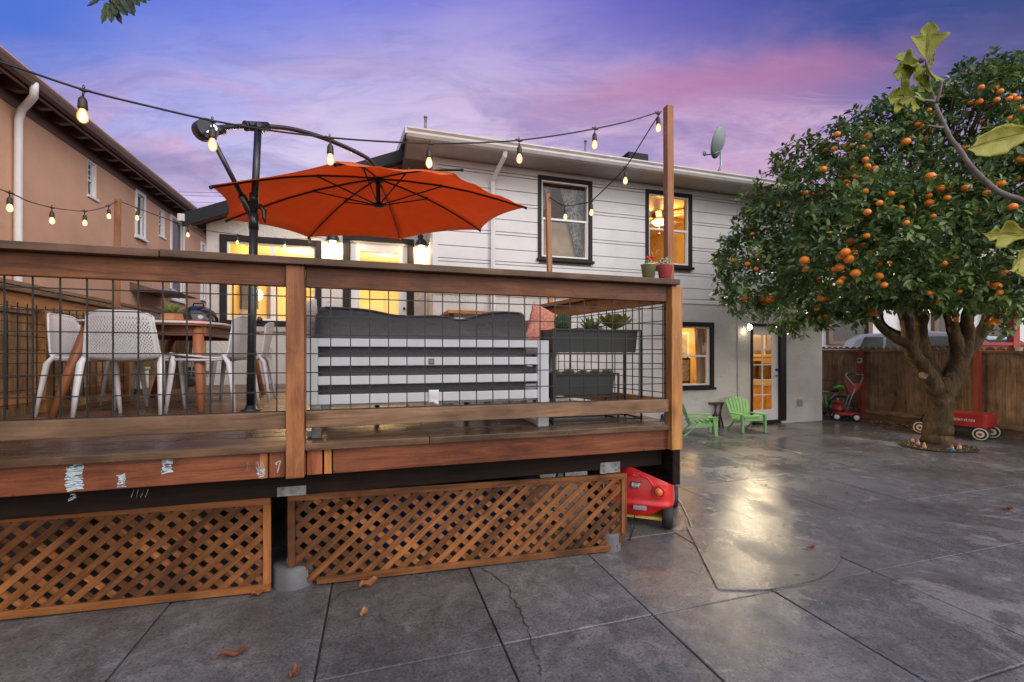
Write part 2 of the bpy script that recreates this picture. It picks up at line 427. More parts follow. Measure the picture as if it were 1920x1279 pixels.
m_succ = leafmat('succulent', [(0, (.10, .20, .06)), (.6, (.20, .30, .08)), (1, (.40, .33, .10))], .5, .15)
m_dryleaf = leafmat('dry_leaf', [(0, (.16, .05, .02)), (.5, (.32, .12, .045)), (1, (.45, .22, .08))], .6, .2)
m_litter = leafmat('yellow_litter', [(0, (.16, .09, .02)), (.6, (.42, .25, .05)), (1, (.55, .36, .09))], .7, .2)
def barkmat():
    t = NT('citrus_bark'); co = t.coord()
    n = t.noise(t.mapping(co, (1, 1, .45)), 9, 7, .65, .8); b = t.noise(co, 2.2, 5); f = t.noise(t.mapping(co, (1, 1, .35)), 34, 5, .7)
    col = t.ramp(n, [(.25, (.026, .017, .010)), (.5, (.098, .062, .032)), (.75, (.22, .145, .075))])
    col = t.mix(t.ramp(b, [(.45, 0.), (.7, .6)]), col, (.06, .055, .03))
    t.set(base=col, rough=.85, spec=.2); t.bump(t.math('ADD', n, t.math('MULTIPLY', f, .9)), 1.0, .035); return t.m
m_bark = barkmat()
m_twig = simple('fig_bark', (.17, .14, .13), .8, var=.3, scale=30, bump=.4, bscale=90)
def orangemat():
    t = NT('orange_peel'); co = t.coord(); t.set(base=t.ramp(t.noise(co, 4, 3), [(.3, (.78, .20, .012)), (.7, (.88, .28, .022))]), rough=.42)
    t.bump(t.noise(co, 300, 2), .25, .001); return t.m
m_orange = orangemat()
# ================================================================= the setting: ground and concrete yard
def struct(name, mb, mat, bevel=0):
    o = mb.build(name, mat, None, bevel=bevel); o['kind'] = 'structure'; return o
mb = MB(); mb.quad((-150, -150, -.03), (150, -150, -.03), (150, 150, -.03), (-150, 150, -.03)); struct('ground', mb, m_earth)
XL = [-4.6, -3.7, -2.83, -1.96, -1.105, -.25, .59, 1.43, 2.255, 3.08, 3.98, 4.87, 5.75, 6.6, 7.45, 8.3, 9.15, 10.0, 10.9]
YL = [-3.2, -2.3, -1.4, -.5, .4, 1.255, 2.08, 3.0, 4.03, 5.0, 5.95, 6.95, 7.9, 9.2]
mb = MB()
g = .0045
def fence_x(y): return 10.2 + (5 - y) * .012
for j in range(len(YL) - 1):
    xs = [x for x in XL if not (YL[j] > 2.5 and x in (.59, 2.255)) ]
    for i in range(len(xs) - 1):
        cx, cy = (xs[i] + xs[i + 1]) / 2, (YL[j] + YL[j + 1]) / 2
        if xs[i] <= 8.13 <= xs[i + 1] and False: continue
        zt = R.uniform(-.002, .002)
        mb.box(xs[i] + g, xs[i + 1] - g, YL[j] + g, YL[j + 1] - g, -.1, zt)
struct('patio', mb, m_conc, bevel=.005)
mb = MB(); mb.box(-4.6, 10.9, -3.2, 9.2, -.12, -.011); struct('patio_bed', mb, simple('joint_dirt', (.022, .020, .019), .9, var=.4, scale=30))
# raised D-shaped concrete patch
px = [(1287, 989), (1345, 1106), (1395, 1108), (1440, 1107), (1490, 1098), (1535, 1085), (1564, 1068), (1576, 1049), (1574, 1030), (1560, 1008), (1540, 990), (1515, 976), (1490, 967), (1420, 976)]
mb = MB(); mb.prism([aZ(a, b, .001) for a, b in px], (0, 0, .0075), .85); struct('patio_patch', mb, m_conc, bevel=.004)
# hairline cracks
def crack(pts, w=.006):
    mb = MB(); P = []
    for i in range(len(pts) - 1):
        a, b = aZ(*pts[i], .006), aZ(*pts[i + 1], .006)
        n = 6
        for k in range(n): P.append(lerp(a, b, k / n) + V((R.uniform(-.012, .012), R.uniform(-.012, .012), 0)))
    for i in range(len(P) - 1):
        dd = (P[i + 1] - P[i]).normalized(); s = V((-dd.y, dd.x, 0)) * w * R.uniform(.2, .7)
        mb.quad(P[i] - s, P[i + 1] - s, P[i + 1] + s, P[i] + s)
    return struct('patio_crack', mb, m_earth)
crack([(905, 1065), (950, 1098), (962, 1125), (980, 1150), (992, 1190), (1008, 1230), (1022, 1279)])
crack([(590, 1150), (640, 1112), (700, 1096), (735, 1080)], .004)
crack([(1330, 1000), (1352, 1060), (1362, 1100)], .003)
# round planting pit of the tree
mb = MB()
pc = V((8.16, 4.6, 0))
pit = [pc + V((math.cos(a) * .52, math.sin(a) * .42, .006)) for a in [2 * PI * k / 28 for k in range(28)]]
mb.prism(pit, (0, 0, .006)); o = mb.build('planting_soil', m_soil); tag(o, 'dark soil in the round pit around the orange tree trunk', 'soil', kind='stuff')

# ================================================================= houses
def mapY(Y): return lambda a, d, z: V((a, Y - d, z))
def mapX(X): return lambda a, d, z: V((X + d, a, z))
def wb(mb, mp, a0, a1, d0, d1, z0, z1, rn=None):
    p, q = mp(a0, d0, z0), mp(a1, d1, z1)
    mb.box(min(p.x, q.x), max(p.x, q.x), min(p.y, q.y), max(p.y, q.y), min(p.z, q.z), max(p.z, q.z), rn)
def wall(mb, mp, a0, a1, z0, z1, holes, th=.14):
    aa = sorted({a0, a1} | {min(max(v, a0), a1) for h in holes for v in h[:2]})
    for i in range(len(aa) - 1):
        am = (aa[i] + aa[i + 1]) / 2
        hs = sorted([(h[2], h[3]) for h in holes if h[0] < am < h[1]])
        z = z0
        for h0, h1 in hs:
            if h0 > z: wb(mb, mp, aa[i], aa[i + 1], -th, 0, z, min(h0, z1))
            z = max(z, h1)
        if z < z1: wb(mb, mp, aa[i], aa[i + 1], -th, 0, z, z1)
def window(par, mp, a0, a1, z0, z1, tw=.06, trim=None, kind='hung', sill=True, dep=0, sash_w=.03, glassmat=None, name='window', label=None):
    """a0..z1: outer trim rectangle. Returns the hole."""
    trim = trim or m_trim
    mb = MB(); i0, i1, j0, j1 = a0 + tw, a1 - tw, z0 + tw * .5, z1 - tw
    wb(mb, mp, a0, i0, -.05, .022, z0, z1); wb(mb, mp, i1, a1, -.05, .022, z0, z1)
    wb(mb, mp, i0, i1, -.05, .020, j1, z1); wb(mb, mp, i0, i1, -.05, .018, z0, j0)
    w = mb.build(name, trim, par, bevel=.004)
    if label: w['label'] = label
    if sill:
        mb = MB(); wb(mb, mp, a0 - .025, a1 + .025, -.04, .055, z0 - .045, z0 - .001); mb.build('sill', trim, w, bevel=.004)
    mb = MB(); s = sash_w
    wb(mb, mp, i0, i0 + s, -.075, -.012, j0, j1); wb(mb, mp, i1 - s, i1, -.075, -.012, j0, j1)
    wb(mb, mp, i0 + s, i1 - s, -.075, -.014, j1 - s, j1); wb(mb, mp, i0 + s, i1 - s, -.075, -.014, j0, j0 + s)
    if kind == 'hung':
        zm = (j0 + j1) / 2
        wb(mb, mp, i0 + s, i1 - s, -.07, -.016, zm - s * .6, zm + s * .6)
        wb(mb, mp, i0 + s, i0 + s * 1.6, -.08, -.03, j0 + s, zm - s * .6); wb(mb, mp, i1 - s * 1.6, i1 - s, -.08, -.03, j0 + s, zm - s * .6)
    elif kind == 'slide':
        am = (i0 + i1) / 2 + (i1 - i0) * .0
        wb(mb, mp, am - s * .9, am + s * .9, -.07, -.016, j0 + s, j1 - s)
    elif kind == 'grid':
        am = (i0 + i1) / 2
        for k in (1, 2): wb(mb, mp, i0 + s, i1 - s, -.05, -.03, lerp(j0, j1, .45 + .18 * k) - .008, lerp(j0, j1, .45 + .18 * k) + .008)
        wb(mb, mp, am - .008, am + .008, -.05, -.031, lerp(j0, j1, .5), j1 - s)
        wb(mb, mp, i0 + s, i1 - s, -.07, -.016, lerp(j0, j1, .47) - s * .6, lerp(j0, j1, .47) + s * .6)
    mb.build('sash', m_vinyl, w, bevel=.003)
    mb = MB(); p = [mp(i0 + s, -.045, j0 + s), mp(i1 - s, -.045, j0 + s), mp(i1 - s, -.045, j1 - s), mp(i0 + s, -.045, j1 - s)]
    mb.quad(*p); mb.build('pane', glassmat or m_pane, w)
    return (i0, i1, j0, j1), w

# ---- the white house
YW, YG = 7.14, 8.0
XH0, XH1, ZS, ZB = .88, 9.06, 4.54, 2.40
house = thing('white_house', 'white two storey house with stucco base, board siding and lit windows behind the deck', 'house', (4, 7.14, 0))
mH, mG = mapY(YW), mapY(YG)
def rectY(Y, x0, x1, yt, yb, xt=None):  # photograph rectangle -> wall rectangle
    p = aY(x0, yt, Y); q = aY(x1, yb, Y); return p, q
w1 = (aY(1008.4, 400, YW).x, aY(1110, 400, YW).x, aY(1008.4, 484, YW).z, aY(1008.4, 328, YW).z)
w2 = (aY(1210, 400, YW).x, aY(1297, 400, YW).x, aY(1297, 502, YW).z, aY(1210, 354.5, YW).z)
w3 = (aY(1250, 650, YW).x, aY(1338, 650, YW).x, aY(1338, 726, YW).z, aY(1338, 605, YW).z)
d1 = (aY(1407, 700, YW).x, aY(1473, 700, YW).x, 0.02, aY(1473, 608, YW).z)
h1, win1 = window(house, mH, *w1, tw=.065, label='dark framed upstairs window with patterned curtains')
h2, win2 = window(house, mH, *w2, tw=.065, label='dark framed upstairs window with a lit ceiling fan inside')
h3, win3 = window(house, mH, *w3, tw=.085, label='dark framed ground floor window glowing orange')
hd = (d1[0] + .03, d1[1] - .1, -.1, d1[3] - .06)
# wing
k1 = (aY(412, 500, YG).x, aY(603, 500, YG).x, aY(500, 607, YG).z, aY(412, 439, YG).z)
h4, win4 = window(house, mG, *k1, tw=.095, kind='slide', label='wide dark framed kitchen window glowing yellow')
kd = (aY(643, 500, YG).x, aY(776, 500, YG).x, .92, aY(657, 446, YG).z)
hk = (kd[0] + .11, kd[1] - .11, .92, kd[3] - .07)
mb = MB()
wall(mb, mH, XH0, XH1, -.1, ZB, [h3, hd])
XHL = XH0
mb.box(XH0, XH0 + .14, YW + .14, 13, -.1, ZS)           # left flank
mb.box(XH1 - .14, XH1, YW + .14, 13, -.1, ZS)           # right flank
mb.box(XH0, XH1, 13, 13.14, -.1, ZS)
mb.build('stucco_wall', m_stucco, house)
# wing wall under its gable
XG0 = aY(387, 500, YG).x
pk = aY(770, 274, 7.7); lo = aY(343, 398, 7.7)
sl = (pk.z - lo.z) / (pk.x - lo.x)
def rake(x): return pk.z - abs(x - pk.x) * sl
mb = MB()
zw = rake(XG0) - .16
wall(mb, mG, XG0, XH0, 0, zw, [h4, hk])
mb.prism([(XG0, YG, zw), (XH0 + .0, YG, zw), (XH0, YG, rake(XH0) - .14), (pk.x, YG, pk.z - .14)], (0, .14, 0))
mb.box(XG0, XG0 + .14, YG + .14, 13, 0, zw)
mb.build('wing_wall', m_stucco, house)
mb = MB()
def roofslab(mb, x0, x1, y0, y1, th):
    a, b = V((x0, y0, rake(x0))), V((x1, y0, rake(x1)))
    mb.prism([a, b, b - V((0, 0, th)), a - V((0, 0, th))], (0, y1 - y0, 0))
roofslab(mb, lo.x, pk.x, 7.72, 13, .10); roofslab(mb, pk.x, pk.x + 3.0, 7.72, 13, .10)
mb.build('wing_roof', m_shingle, house)
mb = MB()
for x0, x1 in ((lo.x - .01, pk.x), (pk.x, pk.x + 2.9)):
    a, b = V((x0, 7.69, rake(x0) - .01)), V((x1, 7.69, rake(x1) - .01))
    mb.prism([a, b, b - V((0, 0, .20)), a - V((0, 0, .20))], (0, .028, 0))
mb.build('rake_board', m_darkfascia, house, bevel=.004)
mb = MB()
for x0, x1 in ((lo.x + .02, pk.x), ):
    a, b = V((x0, 7.722, rake(x0) - .125)), V((x1, 7.722, rake(x1) - .125))
    mb.prism([a, b, b - V((0, 0, .012)), a - V((0, 0, .012))], (0, .28, 0))
mb.build('soffit', m_brown, house)
mb = MB(); mb.box(lo.x - .06, lo.x + .03, 7.66, 12.9, rake(lo.x) - .14, rake(lo.x) - .03); mb.build('wing_gutter', m_gutter, house, bevel=.01)
# siding boards
mb = MB()
wb(mb, mH, XH0, XH1, -.14, -.022, ZB, h2[2] - .3)
wall(mb, mapY(YW + .022), XH0, XH1, h2[2] - .3, ZS, [h1, h2], .118)
mb.build('siding_backing', simple('siding_groove', (.20, .19, .18), .7), house)
mb = MB()
def board(z0, z1):
    xs = [(XH0 - .004, XH1 + .004)]
    for h, w in ((h1, w1), (h2, w2)):
        if z1 > h[2] - .02 and z0 < h[3] + .02:
            xs2 = []
            for a, b in xs:
                if w[1] <= a or w[0] >= b: xs2.append((a, b)); continue
                if w[0] > a: xs2.append((a, w[0] + .02))
                if w[1] < b: xs2.append((w[1] - .02, b))
            xs = xs2
    for a, b in xs:
        # joints at a vertical seam
        for s0, s1 in ((a, min(b, 6.83)), (max(a, 6.836), b)):
            if s1 - s0 > .02: mb.box(s0, s1, YW - .001, YW + .026, z0, z1)
z = ZB
i = 0
while z < ZS - .02:
    hgt = (.052, .205, .235)[i % 3]; z1 = min(z + hgt, ZS)
    board(z + .005, z1 - .005); z = z1; i += 1
mb.build('siding', m_siding, house, bevel=.003)
mb = MB(); mb.box(XH0 - .012, XH0 + .075, YW - .012, YW - .0015, ZB, ZS); mb.box(XH0 - .03, XH1 + .01, YW - .016, YW - .002, ZB - .035, ZB + .003)
mb.build('corner_board', m_siding, house, bevel=.003)
# main roof, soffit, gutter
YE = 6.62
mb = MB()
x0, x1 = .44, 9.45
pit = math.tan(math.radians(17))
def rz(y): return 4.66 + (y - YE) * pit
mb.prism([(x0, YE, rz(YE) - .02), (x0, 10.2, rz(10.2) - .02), (x0, 10.2, rz(10.2) + .06), (x0, YE - .02, rz(YE) + .035)], (x1 - x0, 0, 0))
mb.prism([(x0, 10.2, rz(10.2) - .02), (x0, 13.8, rz(YE)), (x0, 13.8, rz(YE) + .06), (x0, 10.2, rz(10.2) + .06)], (x1 - x0, 0, 0))
mb.build('roof', m_shingle, house)
mb = MB()
mb.box(x0 + .02, x1 - .02, YE + .03, YW + .2, ZS + .001, ZS + .02)
mb.build('eave_soffit', m_soffit, house)
mb = MB()
mb.prism([(XH0, YW + .02, ZS), (XH0, 10.2, rz(10.2) - .03), (XH0, 13, ZS)], (.1, 0, 0)); mb.prism([(XH1 - .1, YW + .02, ZS), (XH1 - .1, 10.2, rz(10.2) - .03), (XH1 - .1, 13, ZS)], (.1, 0, 0))
mb.build('gable_wall', m_siding, house)
mb = MB()
prof = [(YE + .03, 4.53), (YE - .05, 4.535), (YE - .075, 4.575), (YE - .075, 4.605), (YE - .10, 4.635), (YE - .10, 4.655), (YE - .085, 4.655), (YE - .085, 4.62), (YE + .03, 4.62)]
mb.prism([(x0 - .005, y, z) for y, z in prof], (x1 - x0 + .01, 0, 0))
gut = mb.build('gutter', m_gutter, house)
mb = MB(); xd = aY(925, 400, YW).x
pts = [(xd + .06, YE + .0, 4.56), (xd + .055, YE + .02, 4.47), (xd + .0, YW - .16, 4.32), (xd - .02, YW - .06, 4.22), (xd - .02, YW - .055, 3.4), (xd - .02, YW - .055, .95)]
mb.tube(pts, .042, 4, sm=False); mb.build('downspout', m_white, gut, bevel=.006)
mb = MB()
for (x, y, h, r) in ((aY(798, 250, 7.3).x, 7.3, .34, .022), (aY(1098, 280, 7.6).x, 7.6, .42, .022)):
    mb.tube([(x, y, rz(y)), (x, y, rz(y) + h)], r, 8); mb.tube([(x, y, rz(y) + h), (x, y, rz(y) + h + .03)], r * 1.3, 8)
mb.build('vent_pipe', m_galv, house)
mb = MB(); xv = aY(1192, 297, 7.5).x
mb.box(xv - .22, xv + .22, 7.4, 7.75, rz(7.6) - .05, rz(7.6) + .27); mb.build('roof_vent', m_darkfascia, house, bevel=.02)
# back of left rake trim
mb = MB(); mb.prism([(x0 - .03, YE - .09, 4.56), (x0 - .03, 10.2, rz(10.2) - .10), (x0 - .03, 10.2, rz(10.2) + .05), (x0 - .03, YE - .09, 4.66)], (.03, 0, 0)); mb.build('barge_board', m_gutter, house)
mb = MB(); mb.box(x0, XH0, YE + .02, 8.5, ZS + .021, ZS + .04); mb.build('rake_soffit', m_brown, house)

# lower french door
def door(par, mp, a0, a1, z0, z1, glass_rect, cols, rows, jl, jr, jt, handle_side, name, label):
    """jamb mesh is the door part's frame; a0..z1 is the slab."""
    mb = MB(); g0, g1, y0, y1 = glass_rect
    wb(mb, mp, a0, g0, -.07, -.03, z0, z1); wb(mb, mp, g1, a1, -.07, -.03, z0, z1)
    wb(mb, mp, g0, g1, -.07, -.03, z0, y0); wb(mb, mp, g0, g1, -.07, -.03, y1, z1)
    d = mb.build(name, m_white, par, bevel=.004); d['label'] = label
    mb = MB(); t = .012
    if rows > 1:
        for k in range(1, cols): wb(mb, mp, lerp(g0, g1, k / cols) - t, lerp(g0, g1, k / cols) + t, -.062, -.035, y0, y1)
        for k in range(1, rows): wb(mb, mp, g0, g1, -.06, -.037, lerp(y0, y1, k / rows) - t, lerp(y0, y1, k / rows) + t)
    else:
        t = .028
        wb(mb, mp, g0 - t, g0, -.03, -.016, y0 - t, y1 + t); wb(mb, mp, g1, g1 + t, -.03, -.016, y0 - t, y1 + t)
        wb(mb, mp, g0, g1, -.03, -.017, y1, y1 + t); wb(mb, mp, g0, g1, -.03, -.017, y0 - t, y0)
    mb.build('glazing_bar', m_white, d, bevel=.003)
    mb = MB(); mb.quad(mp(g0, -.05, y0), mp(g1, -.05, y0), mp(g1, -.05, y1), mp(g0, -.05, y1)); mb.build('pane', m_pane, d)
    mb = MB()
    wb(mb, mp, a0 - jl, a0 - .004, -.12, .024, z0 - .02, z1 + .004); wb(mb, mp, a1 + .004, a1 + jr, -.12, .024, z0 - .02, z1 + .004)
    wb(mb, mp, a0 - jl, a1 + jr, -.12, .027, z1 + .006, z1 + jt); wb(mb, mp, a0, a1, -.12, .03, z0 - .06, z0 - .004)
    mb.build('door_frame', m_trim, d, bevel=.004)
    mb = MB(); hx = a1 - .05 if handle_side > 0 else a0 + .05
    hz = z0 + .95 * (z1 - z0) / 2.0
    p = mp(hx, 0, hz); mb.tube([mp(hx, -.03, hz), mp(hx, .03, hz)], .012, 8); mb.tube([mp(hx, .025, hz), mp(hx - handle_side * .09, .025, hz)], .009, 8)
    mb.tube([mp(hx, -.03, hz + .12), mp(hx, -.005, hz + .12)], .024, 10)
    mb.build('handle', m_black, d)
    return d
sl0, sl1 = aY(1411, 700, YW).x, aY(1461.5, 700, YW).x
zt = aY(1461, 613.5, YW).z
door(house, mH, sl0, sl1, .07, zt, (aY(1413.5, 700, YW).x + .01, aY(1451, 700, YW).x, aY(1451, 768, YW).z, aY(1451, 628, YW).z), 2, 5, sl0 - d1[0], d1[1] - sl1, d1[3] - zt, 1, 'door', 'white ten pane glazed door lit from inside')
ks0, ks1 = aY(657, 500, YG).x, aY(763.5, 500, YG).x
kz = aY(657, 451, YG).z
door(house, mG, ks0, ks1, .96, kz, (aY(675, 500, YG).x, aY(747, 500, YG).x, 1.35, aY(675, 471, YG).z), 1, 1, ks0 - kd[0], kd[1] - ks1, .09, 1, 'door', 'white deck door with one large glass pane')
# ledge board under the kitchen window, outlet boxes
mb = MB(); wb(mb, mG, k1[0] + .3, k1[1] + .02, 0, .05, k1[2] - .13, k1[2] - .05); mb.build('ledge', m_soffit, house, bevel=.005)
mb = MB()
p = aY(504, 665, YG); mb.box(p.x - .035, p.x + .035, YG - .05, YG, p.z - .12, p.z + .12)
mb.box(p.x - .012, p.x + .012, YG - .03, YG, .93, p.z - .1)
p = aY(1499, 755, YW); mb.box(p.x - .06, p.x + .05, YW - .035, YW, p.z - .07, p.z + .07)
mb.build('outlet_box', m_gray, house, bevel=.008)
# cable clips along the corner of the siding seam
mb = MB(); mb.tube([(6.835, YW - .012, ZS), (6.835, YW - .012, .1)], .011, 6); mb.build('wall_conduit', m_siding, house)
# interiors
def room(x0, x1, y0, y1, z0, z1, m, mceil=None, mfl=None):
    mb = MB(); t = .05
    mb.box(x0, x1, y1, y1 + t, z0, z1); mb.box(x0 - t, x0, y0, y1, z0, z1); mb.box(x1, x1 + t, y0, y1, z0, z1)
    o = mb.build('room_wall', m, house)
    mb = MB(); mb.box(x0, x1, y0, y1, z1, z1 + t); mb.box(x0, x1, y0, y1, z0 - t, z0); mb.build('room_ceiling', mceil or m, house)
# kitchen
room(XG0 + .2, XH0 - .16, YG + .15, 11.2, .92, 3.42, m_int_warm)
lamp('kitchen_light', (-1.4, 9.6, 3.1), 72, (1, .68, .30), .12, house)
lamp('kitchen_light', (.2, 9.4, 3.1), 55, (1, .68, .30), .12, house)
# ground floor room right (window and door)
room(XH0 + 2.5, 8.9, YW + .15, 10.4, .02, 2.25, m_int_orange)
lamp('study_light', (5.6, 8.9, 2.05), 55, (1, .60, .22), .1, house)
lamp('study_light', (7.9, 9.6, 2.05), 45, (1, .60, .22), .1, house)
# upstairs rooms
room(4.15, 7.2, YW + .15, 10.6, 2.62, ZS + .0, m_int_orange)
room(1.3, 4.0, YW + .15, 10.2, 2.62, ZS + .0, m_int_tan)
lamp('bedroom_fill', (2.4, 9.0, 3.6), 46, (1, .72, .45), .1, house)  # added fill lamp, brightens a room that has no light on
mb = MB()
# kitchen cabinets, panel doors and a hallway opening, visible through the glass
mb.box(-2.2, -1.55, 11.0, 11.19, .92, 3.05); mb.box(-.9, -.86, 10.9, 11.19, .92, 3.2); mb.box(-.4, .65, 10.95, 11.19, .92, 2.9)
mb.box(-.35, .2, 10.9, 10.95, 1.0, 2.8)
mb.build('kitchen_cupboard', simple('cream_cupboard', (.75, .66, .45), .5, var=.06), house)
mb = MB(); mb.box(-.12, .5, 8.85, 8.95, 1.3, 2.05); mb.build('glass_cabinet', simple('amber_cabinet', (.45, .25, .08), .25), house)
# study: inner window, curtain, bench
mb = MB()
cx = aY(1318, 660, 7.42).x
def cur(u, v): return V((cx - .17 + u * .36 + .02 * math.sin(v * 5), 7.42 + .035 * math.sin(u * 26), .55 + v * 1.5))
mb.grid(cur, 30, 8); mb.build('curtain', m_curtain, house, solid=.004)
mb = MB(); bx = 8.05
mb.box(bx - .55, bx + .12, 10.3, 10.38, 1.30, 1.95); mb.build('inner_window', m_gray, house)
mb = MB(); mb.box(bx - .62, bx + .2, 10.33, 10.39, 1.18, 2.02); mb.build('inner_casing', m_white, house)
mb = MB()
mb.box(8.30, 8.88, 7.45, 10.2, .70, .82); mb.build('bench_top', m_white, house, bevel=.01)
mb = MB(); mb.box(8.33, 8.88, 7.5, 10.15, .03, .69)
for y in (7.9, 8.32, 8.74, 9.2): mb.box(8.318, 8.33, y, y + .36, .1, .62)
mb.build('built_in_bench', simple('ochre_bench', (.66, .44, .17), .6), house)
mb = MB(); mb.box(8.87, 8.895, 7.9, 9.3, 1.42, 1.92); mb.build('inner_window', simple('dusk_glass', (.26, .22, .22), .3), house)
mb = MB()
for z in (1.38, 1.93): mb.box(8.85, 8.894, 7.85, 9.35, z - .03, z + .03)
mb.box(8.85, 8.894, 8.38, 8.44, 1.41, 1.9); mb.build('inner_casing', m_white, house)
mb = MB()
for y, h in ((8.05, .36), (8.45, .42), (8.8, .33)): mb.box(8.62, 8.86, y, y + .33, .83, .83 + h)
mb.build('bench_cushion', simple('brown_cushion', (.16, .10, .06), .9, var=.3), house, bevel=.05)
mb = MB(); mb.box(8.1, 8.28, 8.5, 8.8, .03, .30); mb.build('floor_bag', m_darkplastic, house, bevel=.04)
# bedroom curtains upstairs
def cm():
    t = NT('blue_patterned_curtain'); co = t.coord(); n = t.noise(co, 9, 4, .6, 1.5)
    return t.set(base=t.ramp(n, [(.4, (.09, .12, .17)), (.5, (.36, .35, .32)), (.6, (.14, .17, .21)), (.7, (.40, .36, .29))], 'CONSTANT'), rough=.9)
m_blucur = cm()
wa, wz = w1[0] + .1, w1[2] + .06; ww = w1[1] - w1[0] - .2; wh = w1[3] - w1[2] - .15
mb = MB()
mb.grid(lambda u, v: V((wa + u * lerp(.06, .32, v ** 1.3) * ww, YW + .2 + .02 * math.sin(u * 18), wz + wh * (.55 + .45 * v))), 14, 8)
mb.grid(lambda u, v: V((wa + ww * lerp(lerp(.9, .48, v), 1.03, u), YW + .2 + .02 * math.sin(u * 22), wz + wh * v)), 18, 10)
mb.build('curtain', m_blucur, win1)
mb = MB(); mb.quad((wa - .05, YW + .26, wz), (wa + ww + .05, YW + .26, wz), (wa + ww + .05, YW + .26, wz + wh * .52), (wa - .05, YW + .26, wz + wh * .52)); mb.build('roller_blind', simple('tan_blind', (.40, .30, .2), .8, var=.25, scale=4), win1)

# ceiling fan
fx = aY(1236, 412, 8.5); fan = thing('ceiling_fan', 'lit ceiling fan hanging inside the upstairs window', 'ceiling fan', (fx.x, 8.5, 4.5))
mb = MB(); mb.lathe([(.05, 0), (.12, -.02), (.17, -.06), (.16, -.12), (.09, -.17), (.05, -.2)], (fx.x, 8.5, 4.53), 20); mb.build('motor', simple('bronze', (.18, .11, .06), .35, .7), fan)
for k in range(5):
    a = 2 * PI * k / 5 + .3; dd = V((math.cos(a), math.sin(a), 0)); mb = MB()
    mb.bar(V((fx.x, 8.5, 4.41)) + dd * .14, V((fx.x, 8.5, 4.41)) + dd * .6, .12, .008); mb.build('blade', m_curtain, fan, bevel=.003)
mb = MB(); mb.lathe([(.02, -.27), (.10, -.26), (.15, -.21), (.155, -.185), (.14, -.18)], (fx.x, 8.5, 4.53), 18, caps=False); mb.build('lamp_shade', m_lampglow, fan)
mb = MB(); mb.tube([(fx.x, 8.5, 4.27), (fx.x, 8.5, 4.08)], .003, 5); mb.ell((fx.x, 8.5, 4.07), .014); mb.build('pull_chain', m_chrome, fan)
lamp('fan_light', (fx.x, 8.4, 4.2), 55, (1, .58, .2), .1, fan)

# barn lamps
def barn(px_, py_, label):
    p = aY(px_, py_, YG - .16)
    t = thing('wall_lamp', label, 'lamp', (p.x, YG, p.z), 'barn lamps either side of the deck door')
    mb = MB(); mb.lathe([(.022, .17), (.03, .12), (.07, .095), (.095, .05), (.105, .0), (.125, -.015), (.122, -.018), (.10, -.004), (.09, .045), (.03, .09)], p, 24, caps=False); mb.build('lamp_shade', m_pole, t, solid=.003)
    mb = MB(); mb.tube([p + V((0, 0, .16)), p + V((0, .02, .22)), p + V((0, .08, .24)), p + V((0, .15, .2))], .011, 8); mb.lathe([(.05, 0), (.05, .015), (.02, .03)], V((p.x, YG - .001, p.z + .2)), 16, ax=(V((1, 0, 0)), V((0, 0, 1)), V((0, -1, 0)))); mb.build('bracket', m_pole, t)
    mb = MB(); mb.ell(p + V((0, 0, .0)), (.05, .05, .05)); mb.build('bulb', m_lampglow, t)
    lamp('porch_light', p + V((0, 0, -.055)), 22, (1, .72, .38), .03, t)
barn(624, 452, 'barn wall lamp between kitchen window and deck door, half behind the umbrella')
barn(790, 461, 'grey barn wall lamp right of the deck door')
# flood light by the ground floor door
p = aY(1403, 614, YW - .12)
t = thing('flood_light', 'bright flood lamp on the stucco wall beside the glazed ground floor door', 'flood light', (p.x, YW, p.z))
mb = MB(); mb.lathe([(.045, 0), (.045, .02)], V((p.x, YW - .001, p.z + .05)), 14, ax=(V((1, 0, 0)), V((0, 0, 1)), V((0, -1, 0)))); mb.tube([(p.x, YW, p.z + .05), (p.x, YW - .07, p.z + .05), (p.x, YW - .1, p.z + .02)], .014, 8); mb.build('bracket', m_white, t)
mb = MB()
ax = (V((1, 0, 0)), V((0, .5, .87)).normalized(), V((0, -.87, .5)).normalized())
mb.lathe([(.028, -.05), (.034, -.02), (.055, .02), (.06, .03)], p + V((0, -.02, 0)), 16, ax=ax, caps=False); mb.build('lamp_housing', m_white, t, solid=.003)
mb = MB(); mb.ell(p + V((0, -.035, .0)), (.05, .03, .05)); mb.build('bulb', m_flood, t)
fl_ = lamp('flood', p + V((0, -.07, -.0)), 210, (1, .80, .50), .05, t, 'SPOT')
fl_.data.spot_size = math.radians(150); fl_.data.spot_blend = .6; fl_.data.shadow_soft_size = .06
fl_.rotation_euler = V((.05, .80, .60)).to_track_quat('Z', 'Y').to_euler()
# satellite dish
xs = aY(1345, 322, 7.0); sd = thing('satellite_dish', 'grey satellite dish on a bent arm on the white house roof', 'satellite dish', (xs.x, 7.0, rz(7.0)))
b = V((xs.x, 7.0, rz(7.0) + .02)); top = aY(1352, 282, 7.0); cn = aY(1350, 266, 7.05)
mb = MB(); mb.tube([b, lerp(b, top, .4) + V((.05, 0, 0)), top], .022, 10); mb.bar(b + V((-.1, 0, -.02)), b + V((.1, 0, -.02)), .12, .02)
mb.bar(b + V((.0, .1, 0)), lerp(b, top, .4) + V((.04, 0, 0)), .015, .015); mb.build('mast', m_gray, sd)
nx = V((-.40, .82, .30)).normalized(); ux = V((0, 0, 1)) - nx * nx.z; ux.normalize(); wx = nx.cross(ux)
mb = MB(); rr = .30
mb.grid(lambda u, v: cn + (wx * math.cos(2 * PI * u) * rr * .82 + ux * math.sin(2 * PI * u) * rr) * v + nx * (.09 * v * v - .05), 32, 6, cu=True); mb.build('dish', simple('dish_grey', (.20, .25, .245), .45, var=.06), sd, solid=.008)
